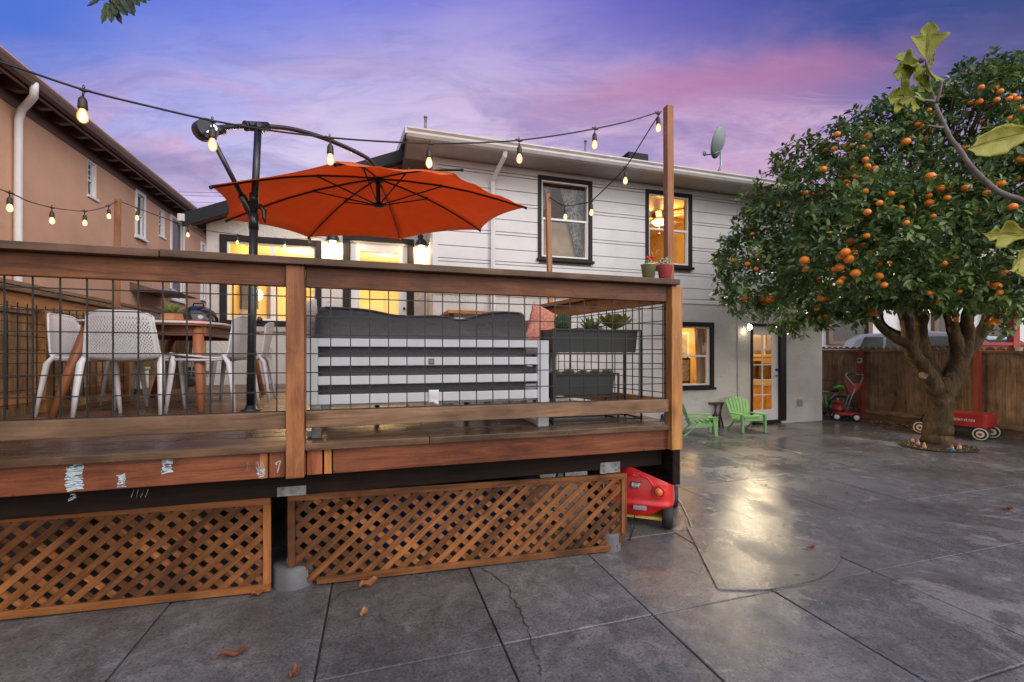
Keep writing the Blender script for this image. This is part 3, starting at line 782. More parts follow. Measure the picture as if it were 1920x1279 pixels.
mb = MB(); lnb = aY(1321, 288, 7.25); mb.tube([top + V((0, 0, -.02)), lerp(top, lnb, .5) + V((0, 0, -.04)), lnb + V((0, 0, -.03))], .014, 8); mb.ell(lnb, (.035, .035, .05)); mb.build('receiver_arm', m_gray, sd)

# ================================================================= neighbour's house on the left
NX = -4.57
nb = thing('neighbor_house', 'tan stucco neighbouring house with brown eaves left of the deck', 'house', (NX, 8, 0))
mN = mapX(NX)
def rX(x0, x1, yt0, yb0, tw=.05):  # wall rect from photograph columns x0, x1; heights read at x0
    return (aX(x0, 400, NX).y, aX(x1, 400, NX).y, aX(x0, yb0, NX).z, aX(x0, yt0, NX).z)
nh = []
for r, kd_, lb in ((rX(164.5, 182, 297, 364), 'grid', 'narrow white window nearest the downspout'), (rX(253, 272, 353, 441), 'hung', 'white double hung window beyond the string light post'), (rX(298.5, 309.5, 389, 440), 'grid', 'smallest white window under the eave'), (rX(319, 345, 401, 560), 'hung', 'tall white window by the far corner'), (rX(376, 384, 452, 560), 'hung', 'tall white window past the dark roof edge')):
    hh, w = window(nb, mapX(NX - .03) if kd_ == 'grid' else mN, *r, tw=.03 if kd_ == 'grid' else .07, trim=m_vinyl, kind='hung' if kd_ != 'grid' else 'grid', sill=True, glassmat=m_darkglass, sash_w=.022, label=lb)
    nh.append(r if kd_ == 'grid' else hh)
mb = MB(); wall(mb, mN, -2, 17, -.1, 5.35, nh, .2)
mb.box(NX - 8, NX - .2, -2, -1.8, -.1, 5.35); mb.box(NX - 8, NX - .2, 16.8, 17, -.1, 5.35)
mb.build('wall', m_tan, nb)
NE = -4.24
def ez(px_, py_): return aX(px_, py_, NE).z
ze = (ez(0, 88) + ez(360, 394)) / 2
mb = MB(); sp = .42
mb.prism([(NE, -2.5, ze), (NE - 5.0, -2.5, ze + 5.0 * sp), (NE - 5.0, -2.5, ze + 5.0 * sp - .09), (NE, -2.5, ze - .05)], (0, 20, 0))
mb.build('roof', m_brown, nb)
mb = MB(); mb.prism([(NE - .002, -2.5, ze - .005), (NE + .075, -2.5, ze + .01), (NE + .075, -2.5, ze - .03), (NE + .05, -2.5, ze - .10), (NE - .002, -2.5, ze - .13)], (0, 20.05, 0)); mb.build('gutter', m_brown, nb)
mb = MB(); mb.prism([(NX + .001, -2.4, ze - .30), (NX + .016, -2.4, ze - .30), (NX + .016, -2.4, ze + .1), (NX + .001, -2.4, ze + .1)], (0, 19, 0))
mb.prism([(NE - .06, -2.45, ze - .06), (NE - .06, -2.45, ze - .16), (NE - .035, -2.45, ze - .16), (NE - .035, -2.45, ze - .05)], (0, 19.8, 0)); mb.build('fascia', m_brown, nb)
y = -2.1
while y < 17:
    mb = MB(); mb.prism([(NX - .05, y, ze - .02 + .18), (NE - .07, y, ze - .065), (NE - .07, y, ze - .16), (NE - .2, y, ze - .18), (NX - .05, y, ze - .12)], (0, .075, 0)); mb.build('rafter_tail', m_brown, nb); y += .43
mb = MB(); yd = aX(24, 400, NX).y
e = aX(64, 168, NE + .03)
mb.tube([(NE + .03, e.y, ze - .06), (NE + .03, e.y, ze - .15), (NE + .01, e.y + .03, ze - .22), (NX + .2, yd - .08, ze - .27), (NX + .10, yd - .01, ze - .33), (NX + .06, yd, ze - .46), (NX + .055, yd, 3.0), (NX + .055, yd, .1)], .044, 10); mb.build('downspout', m_white, nb)
mb = MB()
aw0, aw1 = aX(243, 545, NX).y, aX(330, 570, NX).y
zA, zBt = aX(243, 528, NX).z, aX(330, 566, NX).z
pr = []
for k in range(9):
    u = k / 8; pr.append((lerp(0, .75, u), zA - (zA - zBt) * (1 - (1 - u) ** 2)))
mb.prism([(NX + d, aw0, z) for d, z in pr] + [(NX, aw0, zBt)], (0, 1.3, 0)); mb.build('door_awning', m_brown, nb)
mb = MB(); q = aX(318, 548, NX + .1); mb.box(q.x - .1, q.x, q.y - .05, q.y + .1, q.z - .06, q.z + .1); mb.ell((q.x + .08, q.y, q.z), (.09, .07, .05)); mb.ell((q.x + .02, q.y + .12, q.z + .05), (.07, .06, .05)); mb.build('security_light', m_gray, nb)
# thin overhead wires
for (a, b, lb) in (((300, 345), (470, 352), 'highest thin overhead wire behind the umbrella post'), ((300, 350), (470, 360), 'middle thin overhead wire behind the umbrella post'), ((310, 362), (470, 373), 'lowest thin overhead wire behind the umbrella post')):
    mb = MB(); p, q = aD(*a, 30), aD(*b, 30); p += (p - q) * 2; q += (q - p) * .3; mb.tube([lerp(p, q, k / 8) + V((0, 0, -.5 * math.sin(PI * k / 8))) for k in range(9)], .012, 5); tag(mb.build('overhead_wire', m_cord), lb, 'wire', 'overhead wires')
# ================================================================= the deck
ZD = .93; YF = 2.60; DX0, DX1 = -2.62, 1.99
deck = thing('deck', 'raised redwood deck with dark beam and chalk marks on its fascia', 'deck', (0, 5, 0))
mb = MB()
y = YF - .03
while y < 7.98:
    x1 = DX1 if y < 6.9 else .86
    x = DX0
    sp = sorted(R.sample([-1.6, -.4, .3, .9], 1))
    for s in sp + [x1]:
        mb.box(x, s - .004, y, y + .138, ZD - .038, ZD + R.uniform(-.0015, .0015)); x = s
    y += .143
mb.build('deck_board', m_deck, deck, bevel=.004)
pm = aY(554, 700, YF - .03).x          # middle post centre
mb = MB()
for a, b in ((-2.7, pm - .14), (pm - .13, pm - .05), (pm + .05, pm + .13), (pm + .18, DX1 - .05)):
    mb.box(a, b - .004, YF, YF + .038, .756, ZD - .0385)
mb.build('fascia', m_fascia, deck, bevel=.004)
mb = MB()
for x in (pm - .155, pm + .155):
    mb = MB(); mb.box(x - .018, x + .018, YF - .001, YF + .036, .758, ZD - .039); mb.build('fascia_splice', m_latedge, deck)
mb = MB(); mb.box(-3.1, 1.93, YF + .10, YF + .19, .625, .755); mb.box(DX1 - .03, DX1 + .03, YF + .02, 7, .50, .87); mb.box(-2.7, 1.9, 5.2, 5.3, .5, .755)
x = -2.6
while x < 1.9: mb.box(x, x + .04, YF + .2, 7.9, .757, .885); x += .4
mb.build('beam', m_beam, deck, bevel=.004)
for (a, b, c, d_) in (((520, 914), (574, 927), 0, 0), ((1125, 868), (1162, 885), 0, 0)):
    p, q = aY(*a, YF + .098), aY(*b, YF + .098); mb = MB(); mb.box(p.x, q.x, YF + .094, YF + .099, q.z, p.z)
    for k in range(4): mb.ell((lerp(p.x, q.x, (.2 + .6 * (k % 2))), YF + .092, lerp(q.z, p.z, .25 + .5 * (k // 2))), .006, 6, 4)
    mb.build('metal_bracket', m_galv, deck)
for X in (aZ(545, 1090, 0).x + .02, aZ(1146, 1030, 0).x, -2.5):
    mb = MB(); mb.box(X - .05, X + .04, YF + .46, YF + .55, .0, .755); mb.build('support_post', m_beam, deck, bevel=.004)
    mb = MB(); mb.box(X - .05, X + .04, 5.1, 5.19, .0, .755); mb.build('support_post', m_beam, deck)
# chalk scribbles on the fascia
m_chalk = simple('chalk', (.45, .58, .66), .95, var=.25, scale=70)
def chalk(px0, py0, w, h, n, slant, Y=YF - .0015):
    mb = MB()
    for k in range(n):
        yy = py0 + h * k / max(1, n - 1) if slant == 0 else py0
        if slant == 0:
            pts = [(px0 + w * t + R.uniform(-3, 2), yy + R.uniform(-1.5, 1.5) - 3 * t) for t in (0, .5, 1)]
        else:
            xx = px0 + w * k / max(1, n - 1); pts = [(xx + slant * t * h + R.uniform(-1, 1), py0 + h * t) for t in (0, .5, 1)]
        P = [aY(a, b, Y) for a, b in pts]
        for i in range(2):
            wd = R.uniform(.0012, .0032)
            mb.quad(P[i] + V((0, 0, -wd)), P[i + 1] + V((0, 0, -wd)), P[i + 1] + V((0, 0, wd)), P[i] + V((0, 0, wd)))
    mb.build('chalk_mark', m_chalk, deck)
chalk(124, 876, 32, 44, 20, 0); chalk(136, 868, 18, 10, 4, 0); chalk(221, 892, 14, 22, 11, 0); chalk(304, 864, 20, 24, 11, 0); chalk(463, 866, 5, 18, 4, -.1); chalk(478, 866, 14, 20, 6, .3); chalk(484, 882, 12, 12, 7, 0)
chalk(252, 917, 26, 16, 4, -.35, YF + .0985); chalk(130, 930, 12, 8, 4, 0, YF + .0985)
mb = MB()
for a, b in (((517, 868), (526, 864)), ((526, 864), (520, 886)), ((517, 868), (519, 872))):
    p, q = aY(*a, YF - .0015), aY(*b, YF - .0015); mb.bar(p, q, .003, .004)
mb.build('chalk_mark', m_chalk, deck)

# ---- railings
def mesh_panel(p0, p1, z0, z1, step=.1016, r=.0029):
    mb = MB(); p0, p1 = V(p0), V(p1); L = (p1 - p0).length; d = (p1 - p0) / L
    n = int(L / step)
    for k in range(n + 1):
        q = p0 + d * (k * step + .02)
        mb.bar(q + V((0, 0, z0)), q + V((0, 0, z1)), r * 2, r * 2, up=d)
    z = z0 + .03; off = d.cross(V((0, 0, 1))) * r * 1.8
    while z < z1:
        mb.bar(p0 + V((0, 0, z)) + off, p1 + V((0, 0, z)) + off, r * 2, r * 2); z += step
    return mb
xr = 1.945; pr_ = .045
t = thing('deck_railing', 'long front deck railing with wide weathered cap and black wire mesh', 'railing', (0, YF, ZD), 'deck railings')
front = t
mb = MB()
xe = aY(1273, 535, YF - .06).x
mb.box(-2.75, -.985 + .0, YF - .075, YF + .075, 1.865, 1.902); mb.box(-.98, xe, YF - .075, YF + .075, 1.866, 1.903)
mb.build('cap', m_cap, t, bevel=.004)
mb = MB()
mb.box(-2.75, pm - .047, YF - .02, YF + .02, 1.757, 1.8645); mb.box(pm + .047, xr - .065, YF - .02, YF + .02, 1.757, 1.8645)
mb.build('top_rail', m_rail, t, bevel=.004)
mb = MB()
mb.box(-2.75, pm - .047, YF - .018, YF + .022, 1.012, 1.098); mb.box(pm + .047, xr - .047, YF - .022, YF + .02, 1.012, 1.098)
mb.build('bottom_rail', m_bottom, t, bevel=.004)
for x in (pm, -2.7):
    mb = MB(); mb.box(x - .044, x + .044, YF - .05, YF + .04, .757, 1.8642); mb.build('post', m_post, t, bevel=.005)
mb = MB(); mb.box(xr - .04, xr + .045, YF - .045, YF + .04, .757, 1.8642); mb.build('post', m_litrail, t, bevel=.005)
mb = mesh_panel((-2.65, YF + .027, 0), (pm - .04, YF + .027, 0), 1.07, 1.79); mb.build('wire_mesh', m_wire, t)
mb = mesh_panel((pm + .045, YF + .027, 0), (xr - .04, YF + .027, 0), 1.07, 1.79); mb.build('wire_mesh', m_wire, t)
def side_rail(a, b, label, posts, first=False):
    a, b = V(a), V(b); d = (b - a).normalized(); L = (b - a).length; n = d.cross(V((0, 0, 1)))
    t = thing('deck_railing', label, 'railing', (a.x, a.y, ZD), 'deck railings')
    z = V((0, 0, 1))
    mb = MB(); mb.bar(a + z * 1.883, b + z * 1.883, .14, .036); mb.build('cap', m_cap if first else m_litrail, t, bevel=.004)
    mb = MB(); mb.bar(a + z * 1.81, b + z * 1.81, .04, .105); mb.build('top_rail', m_litrail, t, bevel=.004)
    mb = MB(); mb.bar(a + z * 1.055, b + z * 1.055, .04, .086); mb.build('bottom_rail', m_litrail, t, bevel=.004)
    for q in posts:
        c = lerp(a, b, q); mb = MB(); mb.bar(c + z * .931 , c + z * 1.757, .088, .088, up=d); mb.build('post', m_litrail, t, bevel=.005)
    mb = mesh_panel(a + n * .03, b + n * .03, 1.0, 1.79); mb.build('wire_mesh', m_wire, t)
    return t
side_rail((-2.55, 2.72, 0), (-2.6, 5.95, 0), 'deck railing running back along the tan house beside the dining table', (.58, .99), True)
side_rail((1.93, 2.70, 0), (1.61, 4.36, 0), 'short lamplit deck railing behind the planters', (.99,))

# ---- lattice skirts
def lattice(bl, br, tl, tr, label, cut=None):
    """corner points in space (bottom left, bottom right, top left, top right)"""
    c = (bl + br + tl + tr) / 4
    t = thing('lattice_panel', label, 'lattice panel', (c.x, c.y, 0), 'lattice skirts under the deck')
    ux = (br - bl).normalized(); W = (br - bl).length; Ht = (tl - bl).length; nz = V((0, 0, 1))
    def P(u, v):  # metres -> point (bilinear)
        a, b = u / W, v / Ht
        return lerp(lerp(bl, br, a), lerp(tl, tr, a), b)
    nrm = ux.cross(nz).normalized()      # towards the camera
    fw = .042
    mb = MB()
    def strip(p, q, off, w, th): mb.bar(p + nrm * off, q + nrm * off, th, w, up=nz)
    for q, off in (((1, 1), .014), ((1, -1), .005)):
        k = -W - Ht
        while k < W + Ht:
            # line u - k = q*v  -> clip to [0,W]x[0,Ht]
            pts = []
            sgn = q[1]
            for v in (fw * .5, Ht - fw * .5):
                pts.append((k + sgn * v * 1.12, v))
            (u0, v0), (u1, v1) = pts
            lo_, hi_ = 0, 1
            du = u1 - u0
            ta, tb = sorted(((fw * .4 - u0) / du, (W - fw * .4 - u0) / du))
            lo_, hi_ = max(lo_, ta), min(hi_, tb)
            if hi_ - lo_ > .03:
                strip(P(u0 + du * lo_, v0 + (v1 - v0) * lo_), P(u0 + du * hi_, v0 + (v1 - v0) * hi_), off, .036, .0075)
            k += .106
    mb.build('lattice', m_lat, t)
    mb = MB(); o = .0215
    b0 = cut or 0
    mb.bar(P(b0, fw / 2) + nrm * o, P(W - (cut or 0) * .45, fw / 2) + nrm * o, .018, fw); mb.bar(P(0, Ht - fw / 2) + nrm * o, P(W, Ht - fw / 2) + nrm * o, .018, fw)
    lift = .12 if cut else 0
    for u in (fw / 2, W - fw / 2): mb.bar(P(u, lift or fw) + nrm * (o - .002), P(u, Ht - fw) + nrm * (o - .002), .018, fw, up=ux)
    mb.build('frame', m_latedge if not cut else m_lat, t, bevel=.003)
    return t
bl = aZ(0, 1158, .01); br = aZ(510, 1104, .01); dirv = (bl - br).normalized(); bl2 = bl + dirv * 1.0
tl = aY(0, 962, bl.y); tr = aY(517, 929.5, br.y)
lattice(V((bl2.x, bl2.y, .01)), br, V((bl2.x, bl2.y, tl.z)), V((br.x, br.y, tr.z)), 'darker orange lattice panel left of the concrete pier')
b2 = aZ(595, 1092, .01); b3 = aZ(1172, 1027, .01)
e = (b3 - b2).normalized(); b1 = b2.copy(); n__ = V((-e.y, e.x, 0)); v__ = ray(541, 1000); b1 = C0 + v__ * ((b2 - C0).dot(n__) / v__.dot(n__)); b1.z = .01; cut_ = (b2 - b1).length
h2_ = (aY(541, 925, b1.y).z, aY(1174, 885, b3.y).z)
lattice(b1, b3, V((b1.x, b1.y, h2_[0])), V((b3.x, b3.y, h2_[1])), 'weathered tan lattice panel between two concrete piers', cut_)
for (cx_, cy_, rr_, lb) in ((551, 1094, .125, 'round painted concrete pier between the two lattice panels'), (1145, 1030, .085, 'small round concrete pier at the right lattice corner')):
    p = aZ(cx_, cy_, 0); q = thing('concrete_pier', lb, 'pier', (p.x, p.y + .03, 0), 'deck piers')
    mb = MB(); mb.lathe([(rr_ * 1.02, 0), (rr_, .03), (rr_ * .97, .115), (rr_ * .93, .125), (0.001, .128)], (p.x, p.y + .03, 0), 24, caps=False); mb.build('footing', m_pier, q)
    mb = MB(); mb.box(p.x - .04, p.x + .05, p.y, p.y + .09, .126, .16); mb.build('post_base', m_galv, q)
# blue cover and bags under the deck
def blob(name, c, r, mat, label, cat, seed, amp=.18):
    mb = MB(); rr = random.Random(seed); k = [(rr.uniform(2, 6), rr.uniform(0, 6)) for _ in range(6)]
    def fn(u, v):
        a, b = 2 * PI * u, PI * v
        d = V((math.cos(a) * math.sin(b), math.sin(a) * math.sin(b), -math.cos(b)))
        s = 1 + amp * sum(math.sin(d.x * f + p) * math.cos(d.z * f + d.y * f * .7 + p) for f, p in k) / 2
        sq = 1 / max(abs(d.x), abs(d.y), abs(d.z)) ** .6
        return V(c) + V((d.x * r[0], d.y * r[1], d.z * r[2])) * s * sq
    mb.grid(fn, 40, 24, cu=True); return tag(mb.build(name, mat), label, cat)
blob('storage_cover', (.55, 3.45, .25), (.62, .2, .22), m_blue, 'crumpled blue cover stored under the deck behind the tan lattice', 'cover', 3)
mb = MB(); mb.tube([(1.35, 3.2, .05), (1.37, 3.22, .3), (1.4, 3.25, .52)], [.05, .06, .03], 10); tag(mb.build('bottle', m_clear), 'clear plastic jug under the deck at the right end of the lattice', 'jug')

# ================================================================= string light posts and strings
def spost(pxb, pxt, pyt, X, Y, w, zb, label):
    p = V((X, Y, 0)); D = X * SA + Y * CA
    top = aD(pxt, pyt, D)
    t = MB(); t.bar((X, Y, zb), (top.x, top.y, top.z), w, w, up=(0, 1, 0))
    o = t.build('string_light_post', m_stringpost, None, bevel=.004)
    tag(o, label, 'post', 'string light posts'); return top
TR = spost(1256, 1253, 200, aY(1255, 600, 2.69).x, 2.69, .052, ZD, 'tallest wooden string light post at the deck corner beside flower pots')
pBx = lerp(V((1.93, 2.70, 0)), V((1.61, 4.36, 0)), .86)
TB = spost(1027, 1027, 364, pBx.x + .03, pBx.y, .046, ZD, 'slim wooden string light post in front of the curtained upstairs window')
q_ = aD(217, 500, 4.75)
TL = spost(218, 221, 373, q_.x, q_.y, .048, ZD, 'dark wooden string light post in front of the tan house')
def plane_pt(px, py, a, b):  # sight line meets the upright plane through a and b
    n = V((-(b.y - a.y), b.x - a.x, 0)); v = ray(px, py); return C0 + v * ((a - C0).dot(n) / v.dot(n))
def cr(pts, n=8):
    P = [pts[0] * 2 - pts[1]] + pts + [pts[-1] * 2 - pts[-2]]; out = []
    for i in range(1, len(P) - 2):
        for k in range(n):
            t = k / n; a, b, c, d = P[i - 1], P[i], P[i + 1], P[i + 2]
            out.append(.5 * ((2 * b) + (c - a) * t + (2 * a - 5 * b + 4 * c - d) * t * t + (3 * b - a - 3 * c + d) * t ** 3))
    return out + [pts[-1]]
def string(label, cordpx, bulbpx, a, b, swing=0, drop=.034):
    P = [plane_pt(x, y, a, b) for x, y in cordpx]
    if cordpx[0][0] < 0:
        e_ = (P[0] - P[1]).normalized(); P = [P[0] + e_ * 2.4 + V((0, 0, .25)), P[0] + e_ * 1.2 + V((0, 0, .08))] + P
    t = thing('string_lights', label, 'string lights', tuple(P[len(P) // 2]), 'festoon lights around the deck')
    c = cr(P, 8); mb = MB(); mb.tube(c, .0042, 6); mb.build('cord', m_cord, t)
    for (x, y) in bulbpx:
        q = plane_pt(x, y, a, b); tl_ = V((R.uniform(-.006, .006), R.uniform(-.006, .006), 0))
        mb = MB(); mb.tube([q + V((-.022, 0, .004)), q + V((0, 0, -.004)), q + V((.022, 0, -.002))], [.003, .008, .003], 6)
        mb.tube([q, q + V((0, 0, -drop)) + tl_], .0036, 6)
        z0 = q.z - drop; cc = V((q.x + tl_.x, q.y + tl_.y, z0))
        mb.lathe([(.006, .004), (.012, -.004), (.0145, -.012), (.0155, -.036), (.0165, -.042), (.014, -.046)], cc, 12)
        mb.tube([q + V((0, 0, .0)), q + V((.004, 0, .012)), q + V((0, 0, .018)), q + V((-.004, 0, .012)), q + V((0, 0, 0))], .0018, 5)
        so = mb.build('socket', m_socket, t)
        mb = MB(); mb.lathe([(.010, -.044), (.012, -.050), (.0175, -.064), (.0188, -.075), (.0168, -.087), (.010, -.096), (.001, -.099)], cc, 14, caps=False); mb.build('bulb', m_bulb, so)
    return t
p152 = aD(152, 170, 1.75); pa, pb = V((TR.x, TR.y, 0)), V((p152.x, p152.y, 0))
string('longest string of lit bulbs crossing above the umbrella to the tall corner post', [(-150, 70), (0, 116), (152, 167), (270, 197), (397, 226), (510, 245), (618, 258), (710, 265), (806, 269), (890, 268), (974, 263), (1050, 253), (1117, 241), (1180, 227), (1236, 210)], [(157, 168), (398, 226), (618, 258), (806, 269), (973, 263), (1116, 241), (1233, 212)], pa, pb)
string('sagging string of lit bulbs from the tall corner post to the slim post', [(1240, 208), (1210, 255), (1174, 312), (1140, 348), (1109, 376), (1085, 383), (1059, 386), (1042, 378), (1029, 369)], [(1173, 314), (1109, 376), (1059, 386), (1025, 369)], V((TR.x, TR.y, 0)), V((TB.x, TB.y, 0)))
p17 = aD(17, 360, 3.0)
string('string of lit bulbs along the tan house up to the dark wooden post', [(-120, 318), (-50, 340), (17, 361), (55, 378), (96, 389), (130, 394), (157, 396), (180, 393), (203, 386), (221, 376)], [(18, 361), (97, 389), (158, 396), (203, 386)], V((TL.x, TL.y, 0)), V((p17.x, p17.y, 0)))
pe = aY(640, 446, 7.9)
string('string of lit bulbs from the dark wooden post past the kitchen window', [(221, 376), (257, 390), (300, 406), (352, 424), (400, 434), (446, 440), (490, 446), (535, 448), (580, 447), (640, 440)], [(258, 391), (351, 424), (446, 440), (535, 448)], V((TL.x, TL.y, 0)), V((pe.x, pe.y, 0)))

# ================================================================= cantilever umbrella
pc_ = aZ(470, 771, ZD); um = thing('cantilever_umbrella', 'orange cantilever umbrella with charcoal curved arm over the deck', 'umbrella', (pc_.x, pc_.y, ZD))
D0 = pc_.x * SA + pc_.y * CA
ptop = aD(484, 240, D0); pmid = aD(476, 408, D0); pbase = V((pc_.x, pc_.y, ZD))
mb = MB(); mb.tube([pbase, lerp(pbase, pmid, .5), pmid], .033, 16); mb.tube([pmid, ptop], .028, 16); mb.tube([lerp(pmid, pbase, .06), pmid + V((0, 0, .03))], .038, 16); mb.tube([pmid + V((0, 0, .12)), pmid + V((0, 0, .20))], .034, 16); mb.build('pole', m_pole, um)
mb = MB(); mb.lathe([(.075, .003), (.075, .012), (.045, .02), (.040, .05)], pbase, 20); mb.build('base_flange', m_pole, um)
arm = [aD(x, y, z) for x, y, z in ((385, 244, 3.42), (430, 238, 3.6), (484, 237, 3.8), (540, 241, 4.02), (595, 255, 4.24), (650, 277, 4.45), (690, 298, 4.6), (705, 316, 4.68))]
mb = MB(); mb.tube(cr(arm, 6), .027, 12, flat=.75); mb.build('arm', m_pole, um)
dr_ = (arm[3] - arm[1]).normalized()
mb = MB(); mb.tube([arm[2] - dr_ * .09, arm[2] + dr_ * .09], .038, 14); mb.tube([arm[2] - dr_ * .1, arm[2] - dr_ * .115], .041, 14); mb.tube([ptop, arm[2]], .035, 12); mb.tube([ptop + V((.02, -.06, .0)), ptop + V((.02, .06, 0))], .018, 10); mb.build('pivot_bracket', m_pole, um)
hd_ = arm[0]; sd_ = dr_.cross(V((0, 0, 1))).normalized()
mb = MB(); mb.tube([hd_ - sd_ * .05, hd_ + sd_ * .05], .075, 20); mb.tube([hd_ + dr_ * .05, hd_ + dr_ * .14], .036, 12); ch = mb.build('crank_housing', m_pole, um)
mb = MB(); f0 = hd_ + sd_ * .062 + dr_ * .03; fe = f0 - dr_ * .075 - V((0, 0, .055)) + sd_ * .05
mb.tube([hd_ + sd_ * .05 + dr_ * .03, f0 + sd_ * .012], .024, 14); mb.tube([f0, fe], [.015, .010], 10); mb.build('crank_handle', m_chrome, ch)
s0 = aD(402, 268, 3.45); s1 = aD(462, 384, 3.75)
mb = MB(); mb.tube([s0, s1], .019, 10); mb.tube([lerp(s0, s1, .84), lerp(s0, s1, 1.0), pmid + V((0, 0, -.01))], .032, 12); mb.build('strut', m_pole, um)
hl = aD(490, 395, D0 - .02); mb = MB(); mb.tube([hl + V((-.02, 0, .05)), hl + V((.02, 0, .0)), hl + V((.02, 0, -.06)), hl + V((.035, 0, -.1))], [.012, .02, .016, .008], 10); mb.tube([pmid + V((0, 0, .1)), hl + V((0, 0, .04))], .014, 8); mb.build('lever', m_pole, um)
kn = aD(482, 600, D0 - .03); mb = MB(); mb.ell(kn + V((.02, 0, 0)), (.022, .022, .03)); mb.build('knob', m_pole, um)
# canopy: eight tips
tipz = [((393, 348), (-1.26, 4.13)), ((423, 412), (-1.45, 5.26)), ((578, 445), (-.78, 6.19)), ((751, 449), (.35, 6.38)), ((901, 431), (1.28, 5.71)), ((988, 388), (1.47, 4.58)), ((852, 327), (.74, 3.72)), ((628, 305), (-.33, 3.46))]
tips = [aD(px_[0], px_[1], (xy[0] * SA + xy[1] * CA) ) for px_, xy in tipz]
ribtip = aD(867, 315, .8 * SA + 3.64 * CA)
hubT = aD(708, 332, 4.70); hubB = aD(710, 386, 4.70)
mb = MB()
NS = 9
for k in range(8):
    a, b = tips[k], tips[(k + 1) % 8]
    def fn(u, v):
        e = lerp(a, b, u); s = 4 * u * (1 - u)
        m_ = lerp(a, b, .5); inw = (hubT - m_); inw.z = 0; inw.normalize()
        e = e + inw * s * .075 + V((0, 0, .02)) * s
        p = lerp(hubT, e, v)
        p.z += .06 * math.sin(PI * v) * (1 - .35 * s)
        if k in (5, 6) and v > .8: p.z += .012 * math.sin(u * 40) * (v - .8) * 5
        return p
    mb.grid(fn, NS, NS)
mb.build('canopy', m_canopy, um, solid=.003)
for k in range(8):
    tp = ribtip if k == 6 else tips[k]
    pts = []
    for v in (0.02, .2, .4, .6, .8, 1.0):
        p = lerp(hubT, tp, v); p.z += (.06 * math.sin(PI * v) if k != 6 else .03 * math.sin(PI * v)) - .018; pts.append(p)
    mb = MB(); mb.tube(pts, .0095, 6); mb.tube([pts[-1], lerp(pts[-1], pts[-2], .05)], .014, 8); rb = mb.build('rib', m_black, um)
    mb = MB(); q = lerp(hubT, tp, .42); q.z += .06 * math.sin(PI * .42) - .025; mb.tube([hubB + (q - hubB).normalized() * .03, q], .0075, 6); mb.tube([q + V((0, 0, -.01)), q + V((0, 0, .02))], .014, 8); mb.build('stretcher', m_black, rb)
mb = MB(); mb.tube([hubT + V((0, 0, .05)), hubB], .022, 12); mb.lathe([(.03, .0), (.06, .01), (.06, .035), (.03, .045)], hubB - V((0, 0, .02)), 18); mb.lathe([(.03, -.03), (.065, -.02), (.065, .01), (.02, .02)], hubT - V((0, 0, .03)), 18); mb.build('hub', m_black, um)
lt = tips[2]; mb = MB(); mb.quad(lt + V((-.01, -.01, -.01)), lt + V((.03, -.015, -.005)), lt + V((.045, -.02, -.075)), lt + V((.005, -.015, -.08))); mb.build('care_tag', m_white, um, solid=.001)

# ================================================================= dining set
tb = thing('dining_table', 'rounded dining table with pale top and splayed teak legs', 'table', (-1.8, 5.0, ZD))
def rrect(x0, x1, y0, y1, r, n=8):
    out = []
    for cx, cy, a0 in ((x1 - r, y1 - r, 0), (x0 + r, y1 - r, 90), (x0 + r, y0 + r, 180), (x1 - r, y0 + r, 270)):
        for k in range(n + 1): a = math.radians(a0 + 90 * k / n); out.append((cx + r * math.cos(a), cy + r * math.sin(a)))
    return out
TX0, TX1, TY0, TY1, TZ = -2.27, -1.25, 4.2, 6.0, 1.672
mb = MB(); mb.prism([(x, y, TZ - .018) for x, y in rrect(TX0, TX1, TY0, TY1, .28)], (0, 0, .018)); mb.build('table_top', simple('pale_top', (.62, .60, .60), .35, var=.08), tb, bevel=.004)
mb = MB(); mb.prism([(x, y, TZ - .034) for x, y in rrect(TX0 + .012, TX1 - .012, TY0 + .012, TY1 - .012, .27)], (0, 0, .0155))
ap = .11
for (a, b) in (((TX0 + ap, TY0 + ap), (TX1 - ap, TY0 + ap)), ((TX1 - ap, TY0 + ap), (TX1 - ap, TY1 - ap)), ((TX1 - ap, TY1 - ap), (TX0 + ap, TY1 - ap)), ((TX0 + ap, TY1 - ap), (TX0 + ap, TY0 + ap))):
    mb.bar((*a, TZ - .075), (*b, TZ - .075), .024, .08)
mb.build('apron', m_teak, tb, bevel=.003)
for (tx, ty, fx_, fy) in ((TX0 + .13, TY0 + .13, -2.29, 4.17), (TX1 - .16, TY0 + .13, -1.34, 4.18), (TX0 + .13, TY1 - .13, -2.34, 5.86), (TX1 - .16, TY1 - .13, -1.26, 5.9)):
    mb = MB(); mb.tube([(tx, ty, TZ - .035), (lerp(tx, fx_, .5), lerp(ty, fy, .5), 1.3), (fx_, fy, ZD)], [.042, .036, .024], 14); mb.build('leg', m_teak, tb)
